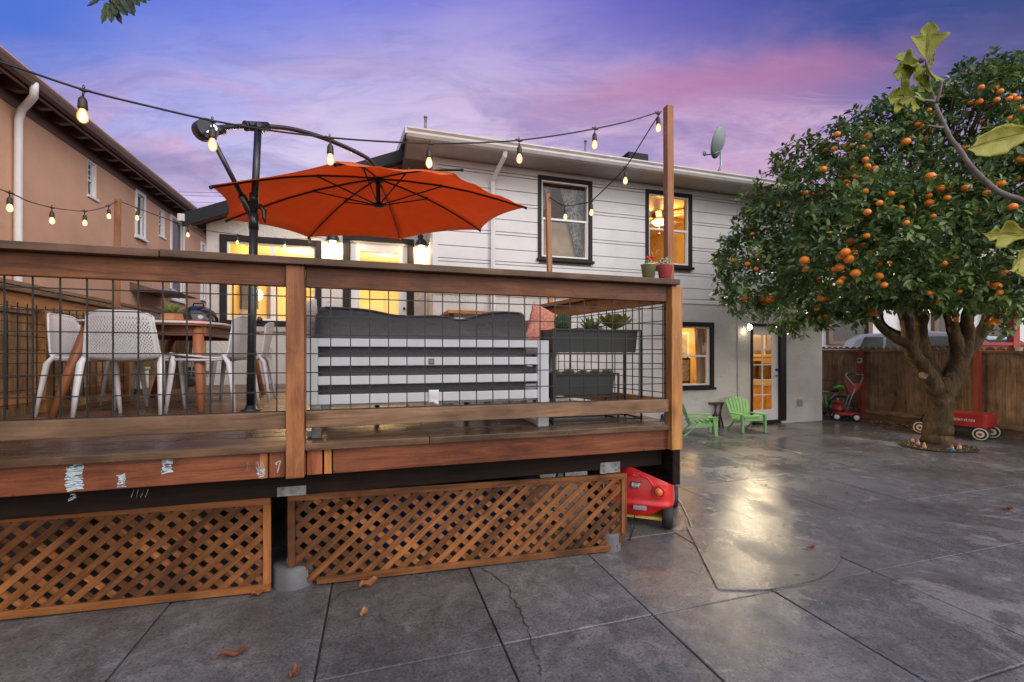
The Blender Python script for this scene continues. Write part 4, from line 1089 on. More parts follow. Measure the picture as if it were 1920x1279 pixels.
def dining_chair():
    t = thing('dining_chair', 'x', 'chair', (0, 0, 0), 'white perforated plastic chairs around the dining table')
    prof = [V((0, .215, .452)), V((0, .16, .444)), V((0, .0, .425)), V((0, -.13, .415)), V((0, -.205, .44)), V((0, -.235, .53)), V((0, -.262, .65)), V((0, -.285, .795))]
    C = cr(prof, 6); n = len(C) - 1
    def wv(v): return lerp(.232, .245, v / .55) if v < .55 else lerp(.245, .205, (v - .55) / .45)
    def fn(u, v):
        p = C[min(n, int(v * n + .5))].copy(); s = 2 * u - 1; w = wv(v)
        corner = abs(s) ** 10
        p.x = s * w * (1 - .0 * corner)
        back = max(0, (v - .45) / .55); seat = 1 - back
        p.y += .055 * back * s * s + (.0 if v > .1 else 0); p.z += .028 * seat * s * s
        if v > .9: p.z -= .035 * abs(s) ** 6
        return p
    NU, NV = 88, n
    sub = 1
    mb = MB(); M_ = 118
    def fine(u, v):
        f = v * n; i = min(n - 1, int(f)); k = f - i
        return lerp(V(fn(u, i / n)), V(fn(u, (i + 1) / n)), k)
    def skip(i, j):
        if i < 5 or i > NU - 6 or j < 5 or j > M_ - 6: return False
        return (i % 2 == 1) and ((j + (i // 2) % 2 * 2) % 4 in (1, 2)) 
    mb.grid(fine, NU, M_, skip=skip); sh = mb.build('shell', m_plastic, t, world=False, solid=.007)
    mb = MB(); edge = [fine(0, k / 20) for k in range(21)]; mb.tube(edge, .009, 6); edge = [fine(1, k / 20) for k in range(21)]; mb.tube(edge, .009, 6)
    mb.tube([fine(k / 10, 1) for k in range(11)], .008, 6); mb.tube([fine(k / 10, 0) for k in range(11)], .010, 6); mb.build('rim', m_plastic, t, world=False)
    for sx in (-1, 1):
        mb = MB(); mb.tube([(sx * .245, -.17, .47), (sx * .25, -.215, .40), (sx * .262, -.245, .2), (sx * .27, -.27, 0)], [.014, .026, .021, .014], 8, flat=.8); mb.build('leg', m_plastic, t, world=False)
        mb = MB(); mb.tube([(sx * .225, .2, .455), (sx * .232, .2, .40), (sx * .242, .22, .2), (sx * .25, .24, 0)], [.014, .024, .019, .013], 8, flat=.8); mb.build('leg', m_plastic, t, world=False)
        mb = MB(); mb.tube([(sx * .237, -.19, .435), (sx * .23, 0, .425), (sx * .228, .19, .43)], .013, 6); mb.build('side_rail', m_plastic, t, world=False)
    return t
ch0 = dining_chair()
for i, (x, y, rz_, lb) in enumerate(((-1.83, 4.31, 0, 'white perforated plastic chair seen from behind at the near end of the table'), (-2.2, 4.58, -PI / 2 + .05, 'white perforated chair at the table side by the left railing, nearer the camera'), (-1.33, 4.44, PI / 2 - .1, 'white perforated chair beside the umbrella pole, nearer the camera'), (-2.16, 5.35, -PI / 2, 'white perforated chair at the left railing, farther back'), (-1.3, 5.2, PI / 2 + .1, 'white perforated chair on the house side, partly behind the teak table leg'))):
    c = ch0 if i == 0 else copy_tree(ch0)
    c.location = (x, y, ZD); c.rotation_euler.z = rz_; c['label'] = lb
# potted aloe on the table
def spiky(n, L, r0, seed, up=(.5, 1.2), w=.012, curve=.3):
    mb = MB(); rr = random.Random(seed)
    for k in range(n):
        a = rr.uniform(0, 2 * PI); el = rr.uniform(*up); l = L * rr.uniform(.7, 1.1); d = V((math.cos(a) * math.cos(el), math.sin(a) * math.cos(el), math.sin(el)))
        s = V((-math.sin(a), math.cos(a), 0)); b = V((math.cos(a), math.sin(a), 0)) * r0 * rr.random()
        rn = rr.random(); pp = [b + d * l * t + V((0, 0, -curve * l * t * t)) for t in (0, .35, .7, 1)]
        ws = (w * .8, w, w * .7, .001)
        for i in range(3):
            nrm = s.cross((pp[i + 1] - pp[i]).normalized()) * -.3
            for sg in (1, -1):
                mb.quad(pp[i] + s * ws[i] * sg + nrm * ws[i], pp[i + 1] + s * ws[i + 1] * sg + nrm * ws[i + 1], pp[i + 1], pp[i], rn)
    return mb
def plant(name, label, cat, pos, mbf, mat, group=None):
    t = mbf; t.v = [p + V(pos) for p in t.v]
    o = t.build(name, mat); o.data.transform(Matrix.Translation(-V(pos))); o.location = pos
    return tag(o, label, cat, group)
pp = aY(322, 586, 5.0); tp = V((pp.x, 5.0, TZ))
pt = thing('potted_plant', 'spiky succulent in a faceted terracotta pot on the dining table', 'potted plant', tuple(tp))
mb = MB(); mb.lathe([(.075, 0), (.10, .06), (.085, .125), (.075, .125), (.07, .11)], tp, 6, sm=False); mb.build('pot', simple('terracotta_wood', (.42, .19, .08), .6, var=.15), pt)
mb = spiky(60, .15, .04, 5, (.4, 1.45), .009, .2); mb.v = [v + tp + V((0, 0, .11)) for v in mb.v]; mb.build('leaves', m_succ, pt)
mb = MB(); mb.lathe([(.0, .10), (.072, .10)], tp, 6, caps=False); mb.build('soil', m_soil, pt)
mb = MB(); p = V((-1.5, 4.5, TZ)); mb.box(p.x - .1, p.x + .12, 4.4, 4.65, TZ + .001, TZ + .012); mb.box(p.x - .09, p.x + .1, 4.42, 4.64, TZ + .013, TZ + .022); tag(mb.build('magazine', simple('magazine_red', (.45, .06, .05), .4, var=.5, scale=30)), 'thin red magazines lying on the pale table top', 'magazine')
# kettle grill
gp = aZ(372, 722, ZD); gl_ = thing('kettle_grill', 'black kettle barbecue with domed lid behind the dining table', 'grill', (gp.x, gp.y, ZD))
gz = V((gp.x, gp.y, 0)); 
m_enamel = simple('black_enamel', (.012, .012, .014), .12, var=.1, coat=.6)
lz = 1.4 + 62 / 839 * (gp.x * SA + gp.y * CA)
gr_ = .29
mb = MB(); mb.lathe([(gr_, lz), (gr_ * .98, lz + .05), (gr_ * .82, lz + .15), (gr_ * .5, lz + .215), (.06, lz + .24), (.001, lz + .242)], gz, 32, caps=False); lid = mb.build('lid', m_enamel, gl_)
mb = MB(); mb.tube([gz + V((-.07, 0, lz + .23)), gz + V((-.06, 0, lz + .28)), gz + V((.06, 0, lz + .28)), gz + V((.07, 0, lz + .23))], .012, 8); mb.build('handle', m_black, lid)
mb = MB(); mb.lathe([(.05, lz - .24), (gr_ * .6, lz - .2), (gr_ * .92, lz - .09), (gr_, lz - .005)], gz, 32, caps=False); mb.build('bowl', m_enamel, gl_)
for a in (.5, 2.6, 4.7):
    mb = MB(); d_ = V((math.cos(a), math.sin(a), 0)); mb.tube([gz + d_ * .16 + V((0, 0, lz - .2)), gz + d_ * .3 + V((0, 0, ZD + .02))], .012, 8); mb.build('leg', m_galv, gl_)
for a in (.5, 4.7):
    d_ = V((math.cos(a), math.sin(a), 0)); mb = MB(); c = gz + d_ * .3 + V((0, 0, ZD + .075)); mb.lathe([(.03, -.02), (.075, -.02), (.08, 0), (.075, .02), (.03, .02)], c, 18, ax=(V((1, 0, 0)), V((0, 0, 1)), V((0, -1, 0)))); mb.build('wheel', m_rubber, gl_)
mb = MB(); mb.lathe([(.16, ZD + .2), (.17, ZD + .22)], gz, 20); mb.build('ash_catcher', m_galv, gl_)
# storage bins
bp = aZ(215, 733, ZD)
t = thing('storage_bin', 'clear plastic storage bin standing under the dining table by the fence', 'storage bin', (bp.x, bp.y, ZD))
mb = MB(); mb.box(bp.x - .26, bp.x + .22, bp.y, bp.y + .3, ZD + .003, ZD + .26); mb.build('tub', m_clear, t, bevel=.02)
mb = MB(); mb.box(bp.x - .28, bp.x + .24, bp.y - .02, bp.y + .32, ZD + .262, ZD + .285); mb.build('lid', simple('pale_lid', (.5, .56, .6), .4), t, bevel=.01)
bp = aZ(250, 731, ZD)
t = thing('storage_bin', 'white storage tub with bright green lid under the dining table', 'storage bin', (bp.x, bp.y, ZD))
mb = MB(); mb.box(bp.x - .1, bp.x + .1, bp.y, bp.y + .2, ZD + .003, ZD + .26); mb.build('tub', m_white, t, bevel=.02)
mb = MB(); mb.box(bp.x - .11, bp.x + .11, bp.y - .01, bp.y + .21, ZD + .262, ZD + .30); mb.build('lid', m_green, t, bevel=.01)
jp = aZ(496, 719, ZD); t = thing('glass_jar', 'amber jar on the deck boards against the kitchen wall', 'jar', (jp.x, jp.y, ZD))
mb = MB(); mb.lathe([(.07, .002), (.085, .02), (.085, .15), (.06, .19), (.06, .2)], jp, 18); mb.build('jar_body', simple('amber_ceramic', (.45, .28, .14), .35), t)
mb = MB(); mb.lathe([(.065, .201), (.065, .23), (.001, .232)], jp, 18); mb.build('lid', m_brown, t)

# ================================================================= sofa with its back to the railing
YS = 2.72; SX0, SX1 = -.37, 1.085
so = thing('outdoor_sofa', 'white slat framed outdoor sofa with charcoal cushions, its back to the railing', 'sofa', ((SX0 + SX1) / 2, 3.1, ZD))
z4 = [1.492, 1.445, 1.385, 1.335, 1.277, 1.227, 1.172, 1.117]
m_wframe = simple('white_aluminium', (.50, .53, .57), .4, .0, var=.04)
mb = MB()
mb.box(SX0, SX0 + .062, YS, YS + .04, z4[7], z4[0]); mb.box(SX1 - .075, SX1, YS, YS + .045, ZD + .002, z4[0])
for a, b in ((0, 1), (2, 3), (4, 5), (6, 7)): mb.box(SX0 + .0625, SX1 - .076, YS + .003, YS + .035, z4[b], z4[a])
mb.build('back_frame', m_wframe, so, bevel=.004)
mb = MB(); mb.box(SX0 + .02, SX1 - .02, YS + .05, 3.45, 1.10, 1.15); mb.build('seat_frame', m_wframe, so, bevel=.004)
for x in (SX0 + .03, SX1 - .03):
    mb = MB(); mb.box(x - .03, x + .03, YS + .046, 3.45, 1.40, 1.44); mb.box(x - .03, x + .03, 3.4, 3.45, ZD + .002, 1.40); mb.box(x - .03, x + .03, YS + .046, 3.4, ZD + .002, ZD + .035); mb.build('arm_frame', m_wframe, so, bevel=.004)
mb = MB(); mb.box(SX0 + .03, SX0 + .08, YS, YS + .04, ZD + .002, 1.116); mb.build('leg', m_galv, so)
for x in (.0, .62):
    mb = MB(); mb.box(x, x + .03, 3.2, 3.23, ZD + .002, 1.1); mb.build('leg', m_black, so)
def cushion(x0, x1, y0, y1, z0, z1, top=None, r=.06, nu=48, nv=20):
    """rounded box cushion along x; top(u) lowers the top"""
    mb = MB()
    def fn(u, v):
        a = 2 * PI * v; c, s = math.cos(a), math.sin(a)
        c = math.copysign(abs(c) ** .45, c); s = math.copysign(abs(s) ** .45, s)
        e = (1 - abs(2 * u - 1) ** 14) ** .35 if 0 < u < 1 else 0.0
        zz = (z1 - (top(u) if top else 0))
        cz, cy = (z0 + zz) / 2, (y0 + y1) / 2
        return V((lerp(x0, x1, u), cy + c * (y1 - y0) / 2 * (.25 + .75 * e), cz + s * (zz - z0) / 2 * (.75 + .25 * e) ))
    mb.grid(lambda u, v: fn(u, 1 - v), nu, nv)
    mb.grid(lambda u, v: lerp(V((x0, (y0 + y1) / 2, (z0 + z1) / 2)), fn(0, u), v), nv, 1); mb.grid(lambda u, v: lerp(V((x1, (y0 + y1) / 2, (z0 + z1) / 2)), fn(1, u), v), nv, 1)
    return mb, fn
def sag(u): return .055 * (math.sin(PI * min(1, max(0, (u - .03) / .95))) ** 1.3) + .018 * math.exp(-((u - .66) / .05) ** 2) + .006 * math.sin(u * 21)
mb, fn = cushion(SX0 + .035, SX1 - .115, YS + .05, YS + .24, 1.12, 1.70, sag); bc = mb.build('back_cushion', m_grayfab, so)
mb = MB()
for v in (.335, .165): mb.tube([fn(u / 40, v) for u in range(2, 39)], .006, 6)
mb.build('piping', simple('cushion_piping', (.03, .03, .033), .9), bc)
mb, fn = cushion(SX0 + .07, SX1 - .07, YS + .26, 3.5, 1.152, 1.30); mb.build('seat_cushion', m_grayfab, so)
mb = MB(); p = aY(813, 731, YS - .004); mb.grid(lambda u, v: V((p.x - .03 + u * .06, YS - .004 - .004 * math.sin(v * 5 + u), p.z - v * .082 + .008 * math.sin(u * 5) * v)), 6, 8); mb.build('care_tag', m_white, so, solid=.0008)
mb = MB(); p = aY(809, 678, YS - .001); mb.box(p.x - .017, p.x + .017, YS + .0005, YS + .0025, p.z - .017, p.z + .017); bd = mb.build('badge', simple('badge_grey', (.07, .08, .09), .5), so)
mb = MB()
for k in range(3): mb.box(p.x - .011 + k * .009, p.x - .007 + k * .009, YS - .0008, YS + .0004, p.z - .011, p.z + .011)
mb.build('emblem', m_gray, bd)
def pillow(name, c, w, h, d, rot, mat, label):
    mb = MB()
    def fn(u, v):
        x, y = 2 * u - 1, 2 * v - 1
        e = max(0, 1 - x ** 4) * max(0, 1 - y ** 4)
        k = 1 - .1 * (1 - abs(x)) * abs(y) ** 3 - .1 * (1 - abs(y)) * abs(x) ** 3
        return V((x * w / 2 * k, 0, y * h / 2 * k)), e ** .5
    for sg in (1, -1):
        mb.grid(lambda u, v: (lambda q: q[0] + V((0, sg * d / 2 * q[1], 0)))(fn(u, v)), 16, 16)
    o = mb.build(name, mat); o.location = c; o.rotation_euler = rot
    return tag(o, label, 'pillow', 'throw pillows on the deck seats')
pillow('throw_pillow', aD(628, 612, 3.05), .26, .26, .10, (-.3, .6, .2), m_beige, 'beige pillow corner poking up behind the sofa back')
pillow('throw_pillow', aD(574, 612, 2.72), .13, .34, .10, (0, 0, .5), m_beige, 'pale pillow at the left end of the sofa beside the railing post')
# armchair by the short railing
ac = thing('outdoor_armchair', 'charcoal cushioned armchair behind the planter stands', 'armchair', (1.25, 4.0, ZD))
mb = MB(); mb.box(.85, 1.5, 3.55, 4.4, 1.10, 1.15)
for x in (.88, 1.47):
    for y in (3.58, 4.37): mb.box(x - .025, x + .025, y - .025, y + .025, ZD + .002, 1.42)
mb.box(.85, 1.5, 3.555, 3.605, 1.42, 1.45); mb.box(.85, 1.5, 4.345, 4.395, 1.42, 1.45); mb.build('frame', m_wframe, ac, bevel=.004)
mb = MB(); mb.box(.88, 1.44, 3.63, 4.33, 1.152, 1.29); mb.build('seat_cushion', m_grayfab, ac, bevel=.05)
mb = MB(); mb.box(1.3, 1.48, 3.63, 4.33, 1.30, 1.72); mb.build('back_cushion', m_grayfab, ac, bevel=.06)
pillow('throw_pillow', aD(1022, 618, 3.75), .36, .36, .14, (-.1, .35, .3), m_pink, 'coral patterned pillow between the sofa and the cactus')
ft = aD(900, 590, 5.6); mb = MB()
t = thing('coffee_table', 'low table with a golden wooden top behind the sofa', 'table', (ft.x, ft.y, ZD))
mb.box(ft.x - .45, ft.x + .45, ft.y - .3, ft.y + .3, ft.z - .02, ft.z + .02); mb.build('table_top', m_litrail, t, bevel=.004)
for sx in (-1, 1):
    for sy in (-1, 1):
        mb = MB(); mb.box(ft.x + sx * .4 - .025, ft.x + sx * .4 + .025, ft.y + sy * .25 - .025, ft.y + sy * .25 + .025, ZD + .002, ft.z - .021); mb.build('leg', m_trim, t)

# ================================================================= planters
def planter_stand(x0, x1, y0, y1, zb0, zb1, label):
    t = thing('planter_stand', label, 'planter stand', ((x0 + x1) / 2, y0, ZD), 'nested steel planter stands')
    mb = MB(); w = .012
    X0, X1 = x0 - .004, x1 + .02
    for x in (X0, X1 - w):
        for y in (y0 - .015, y1 + .003): mb.box(x, x + w, y, y + w, ZD + .002, zb1 + .004)
    for y in (y0 - .015, y1 + .003):
        for z in (ZD + .01, zb0 - .018, zb1 - .008): mb.box(X0 + w, X1 - w, y + .001, y + w - .001, z, z + w)
    for x in (X0, X1 - w):
        for z in (ZD + .01, zb0 - .018): mb.box(x + .001, x + w - .001, y0 - .003, y1 + .003, z, z + w)
    mb.build('stand_frame', m_black, t)
    mb = MB(); ins = .012
    mb.prism([(x0, y0, zb1), (x1 - .008, y0, zb1), (x1 - .008, y1, zb1), (x0, y1, zb1)], (0, 0, .006))
    tp_ = [(x0 + .002, y0 + .002, zb1 - .0005), (x1 - .01, y0 + .002, zb1 - .0005), (x1 - .01, y1 - .002, zb1 - .0005), (x0 + .002, y1 - .002, zb1 - .0005)]
    b_ = [(x0 + ins, y0 + ins, zb0), (x1 - .01 - ins, y0 + ins, zb0), (x1 - .01 - ins, y1 - ins, zb0), (x0 + ins, y1 - ins, zb0)]
    mb = MB()
    for k in range(4): mb.quad(b_[k], b_[(k + 1) % 4], tp_[(k + 1) % 4], tp_[k])
    mb.quad(*b_[::-1]); mb.build('planter_box', m_steelbox, t, solid=.004)
    mb = MB(); mb.quad((x0 + .006, y0 + .006, zb1 - .015), (x1 - .014, y0 + .006, zb1 - .015), (x1 - .014, y1 - .006, zb1 - .015), (x0 + .006, y1 - .006, zb1 - .015)); mb.build('soil', m_soil, t)
PY0 = 2.80
ux0, ux1 = aY(1036, 640, PY0).x, aY(1198, 640, PY0).x
uz1, uz0 = aY(1036, 617, PY0).z, aY(1036, 660, PY0).z
lx1 = aY(1159, 720, PY0).x; lz1, lz0 = aY(1036, 702, PY0).z, aY(1036, 743, PY0).z
planter_stand(ux0, ux1, PY0, PY0 + .2, uz0, uz1, 'taller black steel planter stand with a barrel cactus')
planter_stand(ux0, lx1, PY0 + .03, PY0 + .19, lz0, lz1, 'lower black steel planter stand with small rosette succulents')
# barrel cactus
cc = aY(1055, 617, PY0 + .09); cc.z = uz1 - .015
mb = MB()
def cact(u, v):
    a = 2 * PI * u; r = (.056 + .005 * math.cos(20 * a)) * math.sin(PI * min(.98, max(.0, v))) ** .55
    return V((math.cos(a) * r, math.sin(a) * r, .135 * v))
mb.grid(cact, 160, 16, cu=True)
o = plant('barrel_cactus', 'ribbed round barrel cactus in the upper planter', 'cactus', cc, mb, leafmat('cactus_green', [(0, (.05, .10, .04)), (1, (.07, .13, .05))], .6, .02))
mb = MB()
for k in range(20):
    a = 2 * PI * k / 20
    for j in range(2, 15):
        v = j / 15; r = .0615 * math.sin(PI * v) ** .55; p = cc + V((math.cos(a) * r, math.sin(a) * r, .135 * v))
        for _ in range(3):
            d_ = V((math.cos(a) + R.uniform(-.7, .7), math.sin(a) + R.uniform(-.7, .7), R.uniform(-.5, .7))).normalized(); s_ = V((.0006, .0006, 0))
            mb.quad(p - s_, p + s_, p + d_ * .011 + s_ * .3, p + d_ * .011 - s_ * .3)
mb.build('spines', simple('cactus_spine', (.42, .36, .22), .7), o, world=False).data.transform(Matrix.Translation(-cc))
cc = aY(1108, 614, PY0 + .09); cc.z = uz1 - .012
plant('succulent', 'dark green pointed succulent in the middle of the upper planter', 'succulent', cc, spiky(40, .125, .02, 8, (.3, 1.35), .016, .05), m_succ, 'succulents in the planters')
def rosette(n, L, w, seed, tall=0, e0=.25):
    mb = MB(); rr = random.Random(seed)
    for k in range(n):
        a = k * 2.39996; t_ = k / n; el = lerp(e0, 1.4, t_); l = L * lerp(1, .45, t_)
        d = V((math.cos(a) * math.cos(el), math.sin(a) * math.cos(el), math.sin(el))); s = V((-math.sin(a), math.cos(a), 0)); n_ = d.cross(s)
        b = V((0, 0, tall * (.5 + .5 * t_))); rn = min(1, max(0, lerp(.9, .2, t_) + rr.uniform(-.2, .2)))
        pts = [(0, .25), (.35, .7), (.7, 1), (.88, .75), (1, .02)]
        for i in range(4):
            (t0, w0), (t1, w1_) = pts[i], pts[i + 1]
            for sg in (1, -1):
                mb.quad(b + d * l * t0, b + d * l * t1, b + d * l * t1 + s * sg * w * w1_ - n_ * w * .35 * w1_, b + d * l * t0 + s * sg * w * w0 - n_ * w * .35 * w0, rn)
    return mb
cc = aY(1152, 614, PY0 + .09); cc.z = uz1 - .012
plant('succulent', 'largest broad leaved rosette at the right of the upper planter', 'succulent', cc, rosette(26, .175, .034, 3, .04, .55), m_succ, 'succulents in the planters')
m_echev = leafmat('echeveria', [(0, (.22, .30, .17)), (.6, (.34, .37, .24)), (1, (.36, .27, .22))], .55, .1)
for i, (x, y, s_, lb) in enumerate(((1041, 697, .05, 'small pale rosette at the left end of the lower planter'), (1067, 697, .065, 'pale spiky rosette, biggest in the lower planter'), (1093, 698, .05, 'brownish rosette in the middle of the lower planter'), (1116, 697, .055, 'reddish rosette right of the middle of the lower planter'), (1139, 697, .06, 'green rosette at the right end of the lower planter'))):
    cc = aY(x, y, PY0 + .1); cc.z = lz1 - .012
    plant('succulent', lb, 'succulent', cc, rosette(26, s_, s_ * .2, 20 + i, .015), m_echev, 'succulents in the planters')
# flower pots on the cap
def flowerpot(px_, r, h, mat, label):
    p = aY(px_, 520, YF); p.z = 1.9035; t = thing('flower_pot', label, 'flower pot', tuple(p), 'flower pots on the railing cap')
    mb = MB(); mb.lathe([(r * .72, 0), (r * .98, h * .93), (r * 1.03, h * .94), (r * 1.03, h), (r * .95, h), (r * .93, h * .85)], p, 24, caps=False); mb.build('pot', mat, t, solid=.001)
    mb = MB(); mb.lathe([(.001, h * .86), (r * .92, h * .86)], p, 20, caps=False); mb.build('soil', m_soil, t)
    return t, p
t, p = flowerpot(1216, .0505, .10, simple('sage_pot', (.47, .50, .26), .3, .5, var=.06), 'small sage green metal pot with a red grafted cactus on the cap')
mb = MB(); mb.grid(lambda u, v: p + V((math.cos(2 * PI * u) * .02 * (1 + .18 * math.cos(16 * PI * u)), math.sin(2 * PI * u) * .02 * (1 + .18 * math.cos(16 * PI * u)), .085 + v * .045)), 32, 4, cu=True); mb.build('stem', m_succ, t)
mb = MB()
for k in range(16): mb.ell(p + V((R.uniform(-.02, .02), R.uniform(-.02, .02), .135 + R.uniform(-.008, .02))), .009, 8, 6)
for k in range(10): mb.ell(p + V((.036 + R.uniform(-.01, .012), R.uniform(-.015, .015), .105 + R.uniform(-.006, .012))), .008, 8, 6)
mb.build('flower', simple('red_cactus', (.65, .03, .04), .5, var=.3, scale=60), t)
t, p = flowerpot(1247, .052, .103, simple('coral_pot', (.76, .15, .16), .4, var=.05), 'small coral pink pot with pale bushy succulent on the cap')
mb = MB()
for k in range(240):
    a = R.uniform(0, 2 * PI); rr_ = .055 * math.sqrt(R.random()); q = p + V((math.cos(a) * rr_, math.sin(a) * rr_, .095 + R.random() * .06 * (1 - (rr_ / .06) ** 2) + .005)); mb.ell(q, (.006, .006, .007), 6, 4); mb.rn[-24:] = [R.random()] * 24
mb.build('leaves', leafmat('pale_sedum', [(0, (.16, .18, .08)), (.6, (.42, .40, .24)), (1, (.62, .56, .38))], .6, .1), t)
# toy left on the stair stringer
q = V((DX1 + .02, 2.78, .872)); t = thing('toy_boat', 'blue toy on a red block at the deck end beside the corner post', 'toy', tuple(q))
mb = MB(); mb.box(q.x - .05, q.x + .045, q.y - .06, q.y + .06, q.z + .001, q.z + .03); mb.build('block', m_redmetal, t, bevel=.004)
mb = MB(); mb.ell(q + V((.0, 0, .05)), (.05, .045, .02)); mb.ell(q + V((-.01, 0, .075)), (.02, .02, .025)); mb.build('hull', simple('toy_blue', (.02, .16, .5), .4), t)
# ================================================================= left boundary fence with lattice top
FX = -3.15
zc = (aX(244, 572, FX).z)
fl = thing('side_fence', 'weathered board fence with lattice topper between the deck and the tan house', 'fence', (FX, 5, 0))
mb = MB(); y = 1.5
while y < 9.6:
    w = R.uniform(.13, .145); mb.box(FX - .01, FX + .01, y, y + w - .004, .03, zc - .26); y += w
mb.build('fence_board', m_fence, fl)
mb = MB(); mb.box(FX - .045, FX + .05, 1.5, 9.6, zc - .035, zc); mb.box(FX - .03, FX + .035, 1.5, 9.6, zc - .285, zc - .245); mb.build('fence_rail', m_brown, fl)
mb = MB(); y = 1.5
hh_ = .21
while y < 9.5:
    mb.bar((FX, y, zc - .245), (FX, y + hh_, zc - .035), .006, .034, up=(1, 0, 0)); mb.bar((FX + .009, y + hh_, zc - .245), (FX + .009, y, zc - .035), .006, .034, up=(1, 0, 0)); y += .085
mb.build('lattice_topper', m_soffit, fl)
for y in (2.2, 4.4, 6.6, 8.8):
    mb = MB(); mb.box(FX - .06, FX - .012, y, y + .09, 0, zc - .03); mb.build('post', m_fence, fl)

# ================================================================= right boundary fence
fr = thing('board_fence', 'old brown board fence with scalloped top and red posts behind the orange tree', 'fence', (9.9, 5, 0))
def fp(y): return V((fence_x(y), y, 0))
fd = (fp(0) - fp(7)).normalized(); fn_ = V((-1, .0, 0)); fn_ = (V((fd.y, -fd.x, 0)))
if fn_.x > 0: fn_ = -fn_
def ftop(s): return 1.60 - .019 * s
mb = MB(); mt = MB(); s = 0; P0 = fp(10.2)
while s < 13:
    w = R.uniform(.125, .15); c = P0 + fd * (s + w / 2); zt = ftop(s)
    mb.ob(c + V((0, 0, (zt - .06 + .14) / 2 + .0)), (w / 2 - .003, .009, (zt - .06 - .14) / 2), (fd, fn_, V((0, 0, 1))))
    pr = [(-w / 2 + .004, -.06), (w / 2 - .004, -.06), (w / 2 - .006, -.035), (w / 4, -.006), (0, 0), (-w / 4, -.006), (-w / 2 + .006, -.035)]
    mt.prism([c + fd * a + V((0, 0, zt + b + .03)) - fn_ * .009 for a, b in pr], fn_ * .018)
    s += w
fb = mb.build('fence_board', m_fence, fr); mt.build('scalloped_top', m_fence, fr)
mb = MB()
a, b = P0, P0 + fd * 13
mb.bar(a + fn_ * .028 + V((0, 0, ftop(0) - .06)), b + fn_ * .028 + V((0, 0, ftop(13) - .06)), .038, .05); mb.bar(a + fn_ * .028 + V((0, 0, .20)), b + fn_ * .028 + V((0, 0, .16)), .036, .085); mb.bar(a + fn_ * .005 + V((0, 0, .09)), b + fn_ * .005 + V((0, 0, .06)), .03, .16)
mb.build('fence_rail', m_fence, fr, bevel=.003)
for px_, wd in ((1620, .10), (1838, .085), (2300, .09)):
    # post where the sight line meets the fence
    v = ray(px_, 700); k = ((P0 - C0).dot(fn_)) / v.dot(fn_); c = C0 + v * k; c.z = 0; c += fn_ * .075
    mb = MB(); mb.ob(c + V((0, 0, .73)), (.045, .045, .73), (fd, fn_, V((0, 0, 1)))); mb.build('post', m_redpost, fr, bevel=.005)
    if px_ == 1620: c1620 = c.copy()
q = c1620 + fn_ * .05; t = thing('thermometer', 'small white thermometer on the red fence post above the toy mower', 'thermometer', (q.x, q.y, 1.22))
mb = MB(); mb.ob((q.x, q.y, 1.27), (.045, .012, .055), (fd, fn_, V((0, 0, 1)))); mb.build('housing', m_gray, t, bevel=.008)
mb = MB(); mb.ob((q.x + fn_.x * .013, q.y + fn_.y * .013, 1.28), (.026, .003, .026), (fd, fn_, V((0, 0, 1)))); mb.build('dial', m_darkplastic, t)
for px_, lb in ((1805, 'white plastic cup on top of the fence, left of the other'), (1912, 'white plastic cup on top of the fence at the picture edge')):
    v = ray(px_, 660); k = ((P0 - C0).dot(fn_)) / v.dot(fn_); c = C0 + v * k + fn_ * .02; c.z = ftop(10.2 - c.y) - .035
    t = thing('plastic_cup', lb, 'cup', tuple(c), 'cups on the fence top'); mb = MB(); mb.lathe([(.042, 0.005), (.05, .055), (.052, .06), (.046, .06), (.04, .01)], c, 16, caps=False); mb.build('cup', m_cream, t)

# ================================================================= kids' furniture by the house
def kid_chair():
    t = thing('child_chair', 'x', 'chair', (0, 0, 0), 'lime green child adirondack chairs')
    mb = MB()
    for k in range(6):   # curved seat slats
        y = lerp(.20, -.2, k / 5); z = .25 + .05 * (k / 5 - 1) ** 2 * 1 - .09 * (1 - (1 - k / 5) ** 1) + .05
        mb.bar((-.19, y, z), (.19, y, z), .074, .016)
    mb.bar((-.19, .235, .27), (.19, .235, .27), .02, .055)
    mb.build('seat', m_green, t, world=False, bevel=.005)
    mb = MB()
    for k in range(7):
        a = (k - 3) / 3; b0 = V((a * .165, -.20, .19)); tp = V((a * .235, -.40 + .03 * a * a, .70 - .075 * a * a))
        mb.bar(b0, tp, .058, .016, up=(0, 1, .4))
    mb.bar((-.19, -.245, .27), (.19, -.245, .27), .03, .05); mb.bar((-.22, -.345, .5), (.22, -.345, .5), .02, .035)
    mb.build('backrest', m_green, t, world=False, bevel=.005)
    for sx in (-1, 1):
        mb = MB(); mb.prism([(sx * .215, .27, .37), (sx * .30, .27, .37), (sx * .315, .1, .372), (sx * .29, -.15, .36), (sx * .225, -.32, .345), (sx * .205, -.15, .36)], (0, 0, .02)); mb.build('arm', m_green, t, world=False, bevel=.006)
        mb = MB(); mb.prism([(sx * .23, .225, 0), (sx * .23, .27, 0), (sx * .23, .28, .365), (sx * .23, .18, .365), (sx * .23, .2, .2)], (sx * .035, 0, 0)); mb.build('leg', m_green, t, world=False, bevel=.006)
        mb = MB(); mb.prism([(sx * .2, -.36, 0), (sx * .2, -.32, 0), (sx * .2, -.10, .25), (sx * .2, .2, .26), (sx * .2, .2, .2), (sx * .2, -.12, .17)], (sx * .03, 0, 0)); mb.build('leg', m_green, t, world=False, bevel=.006)
    return t
kc = kid_chair(); kc.scale = (.86,) * 3; kc.location = V(aZ(1313, 814, 0)); kc.rotation_euler.z = math.radians(-118); kc['label'] = 'lime green child chair turned sideways, left of the dark side table'
